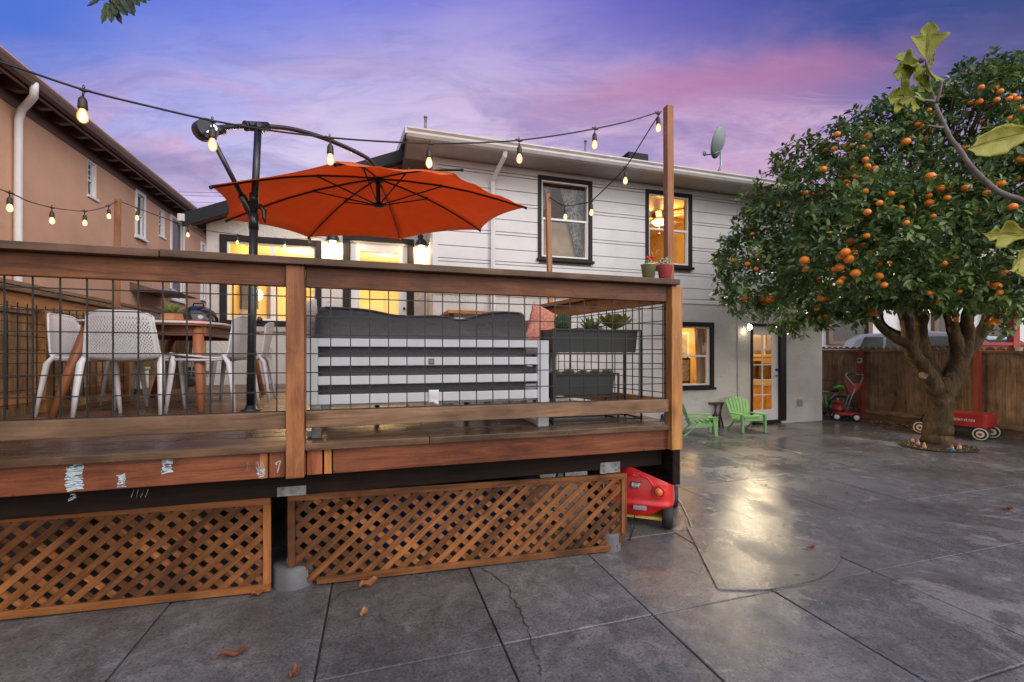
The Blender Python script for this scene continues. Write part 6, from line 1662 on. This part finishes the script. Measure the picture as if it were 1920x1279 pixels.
# figurines round the trunk and litter
for i, (x, y, c_hat, c_body, lb) in enumerate(((1711, 829, (.5, .05, .05), (.45, .35, .28), 'tiny garden gnome with red hat, farthest left in the tree pit'), (1721, 834, (.55, .10, .10), (.35, .3, .3), 'tiny pink garden gnome, second from left in the tree pit'), (1733, 841, (.6, .25, .08), (.45, .25, .15), 'tiny orange garden gnome in front of the trunk left edge'), (1785, 845, (.5, .05, .04), (.05, .22, .38), 'tiny garden gnome with blue body right of the trunk'), (1799, 842, (.45, .06, .05), (.4, .35, .28), 'tiny garden gnome with red hat, farthest right in the tree pit'))):
    p = aZ(x, y, .012); t = thing('garden_gnome', lb, 'garden gnome', tuple(p), 'little figurines around the tree')
    mb = MB(); mb.lathe([(.022, 0), (.027, .012), (.024, .035), (.016, .048), (.001, .05)], p, 12, caps=False); mb.build('body', simple('gnome_body', c_body, .5, var=.4, scale=60), t)
    mb = MB(); mb.ell(p + V((0, 0, .056)), .016, 10, 8); mb.ell(p + V((-.004, -.016, .056)), .005, 6, 4); mb.build('head', simple('gnome_face', (.55, .32, .22), .5), t)
    mb = MB(); mb.lathe([(.019, .062), (.013, .078), (.001, .096)], p, 12, caps=False); mb.build('hat', simple('gnome_hat', c_hat, .5), t)
    mb = MB(); mb.ell(p + V((-.004, -.014, .044)), (.010, .008, .012), 8, 6); mb.build('beard', m_white, t)
def scatter(n, fpos, L, mat, name, label, seed):
    rr = random.Random(seed); mb = MB()
    for _ in range(n):
        p = fpos(rr); a = rr.uniform(0, 6.28); l = L * rr.uniform(.6, 1.3); d_ = V((math.cos(a), math.sin(a), rr.uniform(-.1, .35))); s_ = V((-math.sin(a), math.cos(a), rr.uniform(-.3, .3))); rn = rr.random(); w = l * rr.uniform(.2, .32); up_ = V((0, 0, w * .5))
        mb.quad(p, p + d_ * l * .5 + s_ * w + up_, p + d_ * l, p + d_ * l * .5, rn); mb.quad(p, p + d_ * l * .5, p + d_ * l, p + d_ * l * .5 - s_ * w + up_, rn)
    return tag(mb.build(name, mat), label, 'leaf litter', kind='stuff')
def pitp(rr):
    a = rr.uniform(0, 6.28); q = math.sqrt(rr.uniform(.25, 1)); return V((pc.x + math.cos(a) * .5 * q, pc.y + math.sin(a) * .4 * q, .014))
scatter(260, pitp, .035, m_litter, 'leaf_litter', 'dry leaf scraps and bark around the orange tree trunk', 3)
def fenp(rr):
    y = rr.uniform(5.2, 6.75); return V((fence_x(y) - .12 - abs(rr.gauss(0, .26)), y, .006 + rr.random() * .03))
scatter(230, fenp, .085, m_litter, 'leaf_litter', 'yellow fallen leaves along the foot of the fence', 5)
def deckp(rr): return V((rr.uniform(-2.4, -1.0), rr.uniform(5.0, 7.5), ZD + .006))
scatter(26, deckp, .07, m_dryleaf, 'leaf_litter', 'dry brown leaves scattered on the deck boards', 6)
def grit(rr):
    x, y = rr.uniform(-1.9, 4.5), rr.uniform(1.0, 3.4); return V((x, y, .004))
scatter(170, grit, .010, m_dryleaf, 'leaf_litter', 'tiny brown leaf crumbs scattered on the wet concrete', 7)
def fallen(px_, py_, L, rot, w, label, curl=.5):
    p = aZ(px_, py_, .006); mb = MB()
    def fnn(u, v):
        t_ = u; ww = w * (math.sin(PI * min(1, t_ * .92 + .06)) ** .8); s_ = 2 * v - 1
        x = (t_ - .5) * L; y = s_ * ww; z = abs(s_) ** 1.6 * ww * curl + .012 * math.sin(t_ * 9) * curl + .006 + .03 * curl * (t_ - .4) ** 2
        c, s = math.cos(rot), math.sin(rot); return p + V((x * c - y * s, x * s + y * c, z))
    mb.grid(fnn, 14, 6, rn=R.random()); a = fnn(0, .5); mb.tube([a, a + V((-math.cos(rot) * .03, -math.sin(rot) * .03, .006))], .002, 5, rn=.2)
    return tag(mb.build('fallen_leaf', m_dryleaf, solid=.0012), label, 'leaf', 'fallen leaves on the concrete')
fallen(692, 1099, .12, .45, .03, 'curled orange brown leaf beside the tan lattice panel', 1.0)
fallen(682, 1152, .07, 1.25, .017, 'small dark red upright leaf on the middle slab', .8)
fallen(440, 1229, .13, .1, .017, 'long thin dry leaf, nearest the camera', .9)
fallen(164, 1138, .10, .0, .012, 'narrow dry leaf at the foot of the darker lattice panel', .5)
fallen(484, 1116, .07, .3, .022, 'brown leaf beside the round concrete pier', .8)
fallen(1522, 1027, .07, .1, .016, 'small brown leaf on the curved concrete patch', .5)
fallen(1892, 955, .10, -.2, .02, 'brown leaf near the right picture edge', .7)
fallen(1588, 925, .06, .2, .014, 'small tan leaf on the concrete below the green chairs', .5)
fallen(552, 1266, .06, 1.2, .014, 'shrivelled dark leaf at the very bottom of the picture', 1.2)

# ================================================================= foreground fig branch and twig
fg = thing('fig_branch', 'bare fig branch with a few yellow green leaves reaching in from the right', 'branch', tuple(aD(1800, 300, 1.4)))
bp_ = [(4200, 1500, .9, .020), (3200, 1030, 1.1, .016), (2500, 690, 1.24, .012), (2080, 470, 1.3, .0095), (1990, 405, 1.32, .009), (1918, 376, 1.34, .008), (1870, 358, 1.36, .0078), (1825, 318, 1.38, .0072), (1800, 282, 1.4, .0066), (1782, 258, 1.41, .006), (1768, 228, 1.42, .0055), (1757, 205, 1.43, .005), (1749, 180, 1.44, .0042), (1742, 155, 1.45, .003)]
P = [aD(x, y, d_) for x, y, d_, r in bp_]; C_ = cr(P, 4); rs = []
for i in range(len(bp_) - 1):
    for k in range(4): rs.append(lerp(bp_[i][3], bp_[i + 1][3], k / 4) * R.uniform(.94, 1.07))
rs.append(.003); mb = MB(); mb.tube(C_, rs, 10)
for pts in ([(1756, 192, 1.43), (1763, 170, 1.42), (1766, 153, 1.42)], [(1752, 190, 1.43), (1735, 188, 1.42), (1712, 184, 1.41)], [(1772, 240, 1.42), (1755, 238, 1.41), (1739, 235, 1.4)]):
    Q = cr([aD(*p) for p in pts], 4); mb.tube(Q, [lerp(.0045, .0028, k / (len(Q) - 1)) for k in range(len(Q))], 7)
P2 = [aD(*p) for p in ((1742, 155, 1.45), (1737, 128, 1.45), (1736, 110, 1.45))]; mb.tube(cr(P2, 4), .0028, 7); mb.ell(aD(1728, 113, 1.44), .009, 8, 6)
mb.build('stem', m_twig, fg)
def figleaf(b, t, d0, d1_, wid, roll, lob=3, rn=.5, mat=m_fig, par=fg, fold=.3):
    b, t = aD(*b, d0), aD(*t, d1_); ax_ = t - b; L = ax_.length; ax_.normalize()
    fw_ = V((SA, CA, 0)); s_ = ax_.cross(fw_).normalized(); n_ = s_.cross(ax_)
    s_ = s_ * math.cos(roll) + n_ * math.sin(roll); n_ = s_.cross(ax_)
    mb = MB(); N = 26
    def half(t_):
        if lob == 3: return (max(0, math.sin(PI * t_)) ** .7) * (.55 + .45 * math.exp(-((t_ - .42) / .16) ** 2) - .28 * math.exp(-((t_ - .64) / .07) ** 2) + .12 * math.exp(-((t_ - .80) / .1) ** 2))
        return max(0, math.sin(PI * t_ ** .8)) ** .8 * (.9 if t_ < .6 else .95)
    for sg in (1, -1):
        def fnn(u, v):
            w = half(u) * wid * L * v
            lobe_fwd = .16 * L * v * math.exp(-((u - .42) / .18) ** 2) if lob == 3 else 0
            return b + ax_ * (u * L + lobe_fwd) + s_ * sg * w + n_ * (-fold * w * v + .05 * L * math.sin(u * 3) - .015 * L * math.sin(u * 22) * v)
        mb.grid(fnn, N, 5, rn=rn)
    o = mb.build('leaf', mat, par, solid=.0008)
    mb = MB(); mb.tube([b + n_ * .0006, lerp(b, t, .5) + n_ * (.05 * L), lerp(b, t, .96)], [.0013, .001, .0004], 5, rn=rn); mb.build('leaf_vein', mat, o)
for a in (((1736, 112), (1744, 40), 1.45, 1.45, .42, .35, 3, .6), ((1738, 128), (1752, 98), 1.44, 1.42, .5, -.6, 2, .5), ((1722, 120), (1674, 138), 1.44, 1.40, .42, .5, 3, .35), ((1722, 118), (1678, 110), 1.44, 1.42, .40, -.4, 2, .3), ((1735, 125), (1712, 152), 1.44, 1.41, .40, .3, 3, .45), ((1738, 130), (1756, 152), 1.44, 1.40, .62, .4, 3, .5), ((1740, 140), (1722, 172), 1.44, 1.42, .45, .2, 3, .4), ((1714, 182), (1664, 181), 1.41, 1.38, .42, .5, 3, .6), ((1713, 183), (1686, 192), 1.41, 1.40, .42, .2, 3, .35), ((1716, 184), (1712, 210), 1.41, 1.40, .40, .3, 3, .65), ((1718, 182), (1734, 190), 1.41, 1.40, .5, .5, 2, .4)):
    figleaf(*a)
for a in (((1925, 250), (1816, 280), 1.25, 1.15, .14, .35, 2, .8), ((1922, 248), (1876, 236), 1.25, 1.22, .22, .5, 3, .6), ((1935, 440), (1846, 440), 1.25, 1.18, .17, .4, 3, .8), ((1940, 470), (1896, 508), 1.25, 1.18, .2, .3, 3, .75), ((1945, 500), (1905, 512), 1.25, 1.2, .2, -.3, 2, .7)):
    figleaf(*a)
mb = MB(); mb.tube(cr([aD(1918, 376, 1.34), aD(1950, 330, 1.30), aD(1940, 280, 1.27), aD(1924, 250, 1.25)], 4), .003, 6); mb.tube(cr([aD(1918, 376, 1.34), aD(1960, 410, 1.28), aD(1942, 450, 1.25)], 4), .003, 6); mb.tube(cr([aD(1942, 450, 1.25), aD(1945, 475, 1.25), aD(1945, 500, 1.25)], 4), .0028, 6); mb.build('side_shoot', m_twig, fg)
tw_ = thing('leafy_twig', 'dark green leaves of an overhanging twig at the upper left edge', 'branch', tuple(aD(220, -40, 1.8)))
mb = MB(); mb.tube(cr([aD(760, -900, 1.5), aD(500, -420, 1.6), aD(330, -160, 1.7), aD(260, -70, 1.78), aD(215, -15, 1.8), (aD(205, 4, 1.8))], 4), .004, 6); mb.build('stem', m_twig, tw_)
for i, (b, t) in enumerate((((190, -8), (163, 12)), ((196, 0), (176, -4)), ((200, 4), (191, 45)), ((204, 6), (209, 43)), ((206, 4), (229, 45)), ((212, -4), (240, 30)), ((224, -20), (252, 30)), ((214, -10), (200, -4)), ((240, -20), (262, 12)), ((250, -20), (275, 6)), ((255, -22), (284, 0)), ((210, 2), (218, 30)))):
    figleaf(b, t, 1.8, 1.78, .17, R.uniform(-.5, .5), 2, R.random(), m_darkleaf, tw_, .15)

# ================================================================= beyond the right fence
nr = thing('rear_house', 'white neighbouring house with brown window frames beyond the board fence', 'house', tuple(aZ(1600, 720, 0)))
fw_ = V((SA, CA, 0)); rt_ = V((CA, -SA, 0))
def Q(r_, d_, z): return fw_ * d_ + rt_ * r_ + V((0, 0, z))
mb = MB(); mb.ob(Q(14, 17.1, 3.2), (6.5, .1, 3.3), (rt_, fw_, vz)); mb.ob(Q(9.6, 16.9, 3.2), (.25, .12, 3.3), (rt_, fw_, vz)); mb.ob(Q(14, 19.2, 3.2), (6.5, 2, 3.3), (rt_, fw_, vz)); mb.build('wall', m_siding, nr)
mb = MB(); mb.ob(Q(14, 18.5, 6.6), (7, 2.6, .12), (rt_, fw_, vz)); mb.build('roof', m_shingle, nr)
for x0, x1, yt, yb in ((1558, 1625, 560, 636), (1700, 1712, 560, 636), (1755, 1782, 575, 628), (1850, 1885, 590, 642)):
    a = aD(x0, yt, 16.95); b = aD(x1, yb, 16.95); ra, rb_ = (a).dot(rt_), (b).dot(rt_); w_ = thing  # noqa
    mb = MB(); zc_ = (a.z + b.z) / 2; hz = (a.z - b.z) / 2 + .1
    for r_ in (ra - .07, rb_ + .07): mb.ob(Q(r_, 16.93, zc_), (.08, .09, hz + .1), (rt_, fw_, vz))
    for z in (a.z + .14, b.z - .14): mb.ob(Q((ra + rb_) / 2, 16.93, z), ((rb_ - ra) / 2, .085, .07), (rt_, fw_, vz))
    w2_ = mb.build('window', m_brown, nr)
    mb = MB(); mb.ob(Q((ra + rb_) / 2, 16.98, zc_), ((rb_ - ra) / 2 + .02, .03, hz), (rt_, fw_, vz)); mb.build('pane', m_darkglass, w2_)
# silver van and white car in the driveway beyond the fence
m_silver = simple('silver_paint', (.30, .33, .38), .35, .1, var=.05, spec=.4)
m_whitecar = simple('pale_blue_paint', (.55, .61, .65), .3, .0, var=.04, spec=.4)
def car(r0, r1, d_, roof, label, mat, name, cat):
    rt_g, fw_g = rt_, fw_; o_ = rt_g * r0 + fw_g * d_
    rt_l = (rt_g * .87 - fw_g * .49).normalized(); fw_l = V((-rt_l.y, rt_l.x, 0))
    return car_at(o_, rt_l, fw_l, r1 - r0, roof, label, mat, name, cat)
def car_at(o_, rt_, fw_, L, roof, label, mat, name, cat):
    r0, r1, d_ = 0, L, 0
    def Q(r_, dd, z): return o_ + rt_ * r_ + fw_ * dd + V((0, 0, z))
    t = thing(name, label, cat, tuple(Q((r0 + r1) / 2, d_, 0)))
    prof = [(0, .35), (0.0, .95), (.02, 1.05), (.05, roof * .72), (.085, roof * .93), (.13, roof), (.40, roof * 1.02), (.56, roof * .98), (.70, roof * .70), (.74, roof * .66), (.97, roof * .56), (1, .6), (1, .35)]
    mb = MB(); W = .88
    ring = []
    for s_, k in ((-1, .93), (-.86, .985), (.0, 1), (.86, .985), (1, .93)):
        ring.append([Q(r0 + L * a, d_ + W * s_, (z if z < 1.1 else 1.1 + (z - 1.1) * (k if abs(s_) > .5 else 1))) for a, z in prof])
    b = len(mb.v)
    m_ = len(prof)
    mb.grid(lambda u, v: ring[int(round(v * 4))][int(round(u * (m_ - 1)))], m_ - 1, 4)
    for k in (0, 4): b = len(mb.v); mb.v += ring[k]; mb.face(list(range(b, b + m_)))
    mb.build('car_body', mat, t, bevel=.02)
    for a0, a1 in ((.10, .20), (.215, .37), (.385, .54)):
        zb_, zt_ = roof * .74, 1.1 + (roof * .985 - 1.1) * .93
        mb = MB(); mb.prism([Q(r0 + L * (a0 + (.02 if a0 < .15 else 0)), d_ - W * 1.0 - .004, zt_ - .02), Q(r0 + L * a1, d_ - W * 1.0 - .004, zt_ - .02), Q(r0 + L * (a1 + (.03 if a1 > .5 else 0)), d_ - W * 1.0 - .004, zb_), Q(r0 + L * (a0 - .01), d_ - W * 1.0 - .004, zb_)], fw_ * .02); mb.build('side_window', m_darkglass, t)
    mb = MB(); mb.prism([Q(r0 + L * .575, d_ - W * .78, roof * .955), Q(r0 + L * .575, d_ + W * .78, roof * .955), Q(r0 + L * .71, d_ + W * .85, roof * .70), Q(r0 + L * .71, d_ - W * .85, roof * .70)], V((0, 0, .02)) + rt_ * .02); mb.build('windscreen', m_darkglass, t)
    for a in (.18, .80):
        for s_ in (-1, 1):
            mb = MB(); mb.lathe([(.2, -.1), (.32, -.1), (.34, 0), (.32, .1), (.2, .1)], Q(r0 + L * a, d_ + W * .9 * s_, .34), 20, ax=(rt_, vz, fw_)); w_ = mb.build('wheel', m_rubber, t)
            mb = MB(); mb.lathe([(.2, -.102), (.05, -.11)], Q(r0 + L * a, d_ + W * .9 * s_, .34), 16, ax=(rt_, vz, fw_)); mb.build('rim', m_galv, w_)
    mb = MB(); mb.ob(Q(r0 - .01, d_ - .7, 1.1), (.02, .08, .16), (rt_, fw_, vz)); mb.ob(Q(r0 - .01, d_ + .7, 1.1), (.02, .08, .16), (rt_, fw_, vz)); mb.build('tail_light', m_red, t)
    return t
car(aD(1562, 640, 13).dot(rt_), aD(1562, 640, 13).dot(rt_) + 4.9, 13.0, 1.97, 'silver van parked beyond the fence, seen under the orange tree', m_silver, 'parked_van', 'van')
car(aD(1690, 640, 14.9).dot(rt_), aD(1690, 640, 14.9).dot(rt_) + 4.3, 14.95, 1.95, 'pale white blue car parked behind the silver van', m_whitecar, 'parked_car', 'car')
# red porch rail and post at the far right
pg = thing('red_porch', 'red painted porch rail and post beyond the fence at the far right', 'porch', tuple(Q(9.4, 9.6, 0)))
m_redpaint = simple('red_paint', (.36, .045, .035), .5, var=.12)
ra, rb_ = aD(1836, 648, 9.6).dot(rt_), aD(1905, 648, 9.6).dot(rt_)
zt_ = aD(1850, 645, 9.6).z
mb = MB(); mb.ob(Q((ra + rb_) / 2 + 1, 9.6, zt_), ((rb_ - ra) / 2 + 1, .06, .03), (rt_, fw_, vz)); mb.ob(Q((ra + rb_) / 2 + 1, 9.62, zt_ - .12), ((rb_ - ra) / 2 + 1, .03, .09), (rt_, fw_, vz))
k = ra
while k < rb_ + 2: mb.ob(Q(k, 9.6, zt_ - .6), (.02, .02, .5), (rt_, fw_, vz)); k += .16
mb.build('porch_rail', m_redpaint, pg)
rp = aD(1900, 620, 9.6).dot(rt_)
for r_ in (rp, rp + 2): mb = MB(); mb.ob(Q(r_, 9.6, 1.2), (.07, .07, 1.2), (rt_, fw_, vz)); mb.build('post', m_redpaint, pg, bevel=.01)
mb = MB(); mb.ob(Q(rp + .9, 9.7, 2.36), (1.3, .5, .05), (rt_, fw_, vz)); mb.prism([Q(rp - .4, 9.2, 2.41), Q(rp + 2.4, 9.2, 2.41), Q(rp + 2.4, 9.9, 2.75), Q(rp - .4, 9.9, 2.75)], (0, 0, .04)); mb.build('porch_roof', m_redpaint, pg)
# kitchen things seen through the window
p = aY(463, 556, 9.0); mb = MB(); mb.box(p.x - .42, p.x + .18, 9.0, 9.03, p.z - .22, p.z + .24)
t = thing('computer_monitor', 'dark back of a screen on the kitchen counter behind the window', 'monitor', (p.x, 9.0, .93)); mb.build('screen', simple('screen_back', (.10, .085, .06), .5), t, bevel=.01)
mb = MB(); mb.box(p.x - .2, p.x + .0, 9.04, 9.1, 1.3, p.z - .1); mb.box(p.x - .3, p.x + .1, 8.95, 9.2, 1.28, 1.3); mb.box(p.x - .8, p.x + .8, 8.6, 9.3, 1.2, 1.278); mb.build('stand', m_curtain, t)
p = aY(481, 553, 9.6); t = thing('pendant_lamp', 'small glowing lamp hanging in the kitchen above the dark screen', 'lamp', (p.x, 9.6, 3.4)); mb = MB(); mb.ell(p, .11, 16, 12); mb.build('bulb', m_lampglow, t); mb = MB(); mb.tube([p + V((0, 0, .1)), V((p.x, 9.6, 3.42))], .006, 6); mb.build('cord', m_cord, t)
p = aY(1287, 693, 7.9); t = thing('easel', 'framed print on a small easel inside the ground floor window', 'easel', (p.x, 7.9, .02)); 
mb = MB(); mb.box(p.x - .18, p.x + .1, 7.9, 7.92, p.z - .28, p.z + .24); fr_ = mb.build('picture_frame', m_trim, t)
mb = MB(); mb.box(p.x - .15, p.x + .07, 7.893, 7.899, p.z - .24, p.z + .2); mb.build('print', simple('pale_print', (.45, .45, .3), .7, var=.5, scale=14), fr_)
mb = MB()
for x in (-.2, .16): mb.bar((p.x + x, 7.96, .03), (p.x + x * .4, 7.94, p.z + .3), .02, .02)
mb.build('stand', m_trim, t)
t = thing('desk_chair', 'dark wire chair beside the easel inside the ground floor window', 'chair', (p.x - .5, 8.1, .02)); mb = MB(); mb.box(p.x - .62, p.x - .26, 8.1, 8.13, .72, 1.12); mb.build('backrest', m_trim, t)
mb = MB()
for k in range(5): mb.tube([(p.x - .6 + k * .08, 8.1, .45), (p.x - .6 + k * .08, 8.1, .72)], .006, 5)
mb.box(p.x - .64, p.x - .22, 7.75, 8.12, .44, .47); mb.build('seat', m_trim, t)
for x in (-.6, -.26):
    for y in (7.78, 8.1): mb = MB(); mb.tube([(p.x + x, y, .44), (p.x + x, y, .03)], .01, 6); mb.build('leg', m_black, t)

# ================================================================= sky, light, camera
w = bpy.data.worlds.new('World'); scene.world = w; w.use_nodes = True
nt = w.node_tree; N_ = nt.nodes; Lk = nt.links
class WN(NT):
    def __init__(s): s.t = nt; s.n = N_; s.l = Lk
W_ = WN()
bg = N_['Background']; outw = N_['World Output']
gen = W_.add('ShaderNodeTexCoord').outputs['Generated']
# rotate so x = camera right, y = camera forward (a fixed compass direction of the place)
d_ = W_.mapping(gen, rot=(0, 0, A))
sp_n = W_.add('ShaderNodeSeparateXYZ'); Lk.new(d_, sp_n.inputs[0]); sx, sy, sz = sp_n.outputs
fy_ = W_.math('MAXIMUM', sy, .08)
tr_n = W_.math('DIVIDE', sx, fy_); tu_n = W_.math('DIVIDE', W_.math('MAXIMUM', sz, 0.0), fy_)
cmb = W_.add('ShaderNodeCombineXYZ'); Lk.new(tr_n, cmb.inputs[0]); Lk.new(tu_n, cmb.inputs[1]); cp = cmb.outputs[0]
trr = W_.math('ADD', W_.math('DIVIDE', tr_n, 2.4), .5, True)
def TR_(v): return v / 2.4 + .5
warp = W_.noise(W_.mapping(cp, (1.0, 2.2, 1), rot=(0, 0, math.radians(-20))), 1.6, 5, .6, .6)
warp = W_.math('MULTIPLY', W_.math('SUBTRACT', warp, .5), .34)
topc = W_.ramp(trr, [(TR_(-1.1), (.055, .135, .60)), (TR_(-.55), (.15, .19, .70)), (TR_(-.1), (.20, .19, .66)), (TR_(.3), (.115, .105, .48)), (TR_(.7), (.034, .054, .28)), (TR_(1.15), (.03, .05, .20))])
lowc = W_.ramp(trr, [(TR_(-1.0), (.45, .42, .76)), (TR_(-.45), (.68, .57, .77)), (TR_(.15), (.66, .48, .68)), (TR_(.6), (.58, .36, .56)), (TR_(1.1), (.26, .22, .46))])
vf = W_.ramp(W_.math('ADD', tu_n, W_.math('ADD', warp, W_.math('MULTIPLY', W_.math('ABSOLUTE', W_.math('ADD', tr_n, .1)), .10))), [(.42, 0.0), (.90, 1.0)], 'EASE')
base = W_.mix(vf, lowc, topc)
n1 = W_.noise(W_.mapping(cp, (1.0, 3.4, 1), rot=(0, 0, math.radians(-14))), 1.9, 7, .62, 1.1)
n2 = W_.noise(W_.mapping(cp, (1.1, 3.8, 1), rot=(0, 0, math.radians(-8)), loc=(4.2, 1.3, 0)), 1.7, 7, .64, 1.0)
mid_ = W_.ramp(tu_n, [(.36, 1.0), (.50, .85), (.72, 0.0)])
pk_ = W_.math('MULTIPLY', W_.ramp(n1, [(.47, 0.), (.60, 1.)]), mid_)
base = W_.mix(W_.math('MULTIPLY', pk_, .82), base, (.60, .35, .54))
vi = W_.math('MULTIPLY', W_.ramp(n2, [(.49, 0.), (.60, 1.)]), mid_)
base = W_.mix(W_.math('MULTIPLY', vi, .68), base, (.23, .185, .45))
n3 = W_.noise(W_.mapping(cp, (1.6, 7.0, 1), rot=(0, 0, math.radians(-17)), loc=(1.7, 3.3, 0)), 2.6, 8, .68, 1.4)
base = W_.mix(W_.ramp(n3, [(.30, .26), (.5, 0.0)]), base, (.12, .11, .40)); base = W_.mix(W_.math('MULTIPLY', W_.ramp(n3, [(.52, 0.0), (.74, .42)]), mid_), base, (.78, .62, .80))
# dark violet bank low on the left
bl_ = W_.math('MULTIPLY', W_.ramp(W_.math('ABSOLUTE', W_.math('SUBTRACT', W_.math('ADD', tu_n, W_.math('MULTIPLY', warp, .5)), .41)), [(0.0, 1.0), (.075, 0.0)], 'EASE'), W_.ramp(trr, [(TR_(-.95), 1.0), (TR_(-.5), 0.0)]))
base = W_.mix(W_.math('MULTIPLY', bl_, .9), base, (.15, .135, .33))
# magenta band on the right half
bcen = W_.math('ADD', .545, W_.math('MULTIPLY', tr_n, .14))
bdist = W_.math('SUBTRACT', W_.math('ADD', tu_n, W_.math('MULTIPLY', warp, .45)), bcen)
band = W_.math('MULTIPLY', W_.ramp(W_.math('ABSOLUTE', bdist), [(0.0, 1.0), (.095, 0.0)], 'EASE'), W_.ramp(trr, [(TR_(-.05), 0.), (TR_(.35), 1.), (TR_(.7), .8), (TR_(1.0), .1)]))
base = W_.mix(W_.math('MULTIPLY', band, .72), base, (.47, .165, .33))
# unseen sky behind and right of the camera, brightened as added fill light
rear_fill = W_.ramp(W_.math('ADD', W_.math('ADD', W_.math('MULTIPLY', sy, -.5), W_.math('MULTIPLY', sx, .28)), .5), [(.46, 0.0), (.80, 1.0)])
base = W_.mix(rear_fill, base, (1.95, 1.83, 1.82))
neg = W_.ramp(sz, [(0.0, 0.0), (.001, 1.0)]); base = W_.mix(neg, (.08, .075, .08), base)
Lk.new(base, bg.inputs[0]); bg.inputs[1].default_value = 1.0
sky = N_.new('ShaderNodeTexSky'); sky.sky_type = 'NISHITA'; sky.sun_disc = False
SE, SRZ = math.radians(14), math.radians(150)
sky.sun_elevation = SE; sky.sun_rotation = SRZ
bg2 = N_.new('ShaderNodeBackground'); bg2.inputs[1].default_value = .02; Lk.new(sky.outputs[0], bg2.inputs[0])
ad = N_.new('ShaderNodeAddShader'); Lk.new(bg.outputs[0], ad.inputs[0]); Lk.new(bg2.outputs[0], ad.inputs[1]); Lk.new(ad.outputs[0], outw.inputs[0])
sun = bpy.data.lights.new('Sun', 'SUN'); sun.energy = 1.0; sun.angle = math.radians(25); sun.color = (1, .93, .86)
so_ = bpy.data.objects.new('Sun', sun); COL.objects.link(so_)
sd = V((math.sin(SRZ), math.cos(SRZ), math.tan(math.radians(38)))).normalized()
so_.rotation_euler = sd.to_track_quat('Z', 'Y').to_euler()
cam = bpy.data.cameras.new('Camera'); co_ = bpy.data.objects.new('Camera', cam); COL.objects.link(co_)
co_.location = C0; co_.rotation_euler = (math.radians(90), 0, -A)
cam.sensor_width = 36; cam.lens = F / 1920 * 36; cam.shift_y = (CY - 639.5) / 1920; cam.clip_end = 500; cam.clip_start = .02
scene.camera = co_
vs = scene.view_settings; vs.view_transform = 'Standard'; vs.look = 'None'; vs.exposure = 0; vs.gamma = 1
cy_s = scene.cycles
cy_s.use_denoising = True; cy_s.denoiser = 'OPENIMAGEDENOISE'; cy_s.max_bounces = 7; cy_s.diffuse_bounces = 3; cy_s.glossy_bounces = 3; cy_s.transparent_max_bounces = 12; cy_s.transmission_bounces = 4
cy_s.sample_clamp_indirect = 4; cy_s.caustics_reflective = False; cy_s.caustics_refractive = False
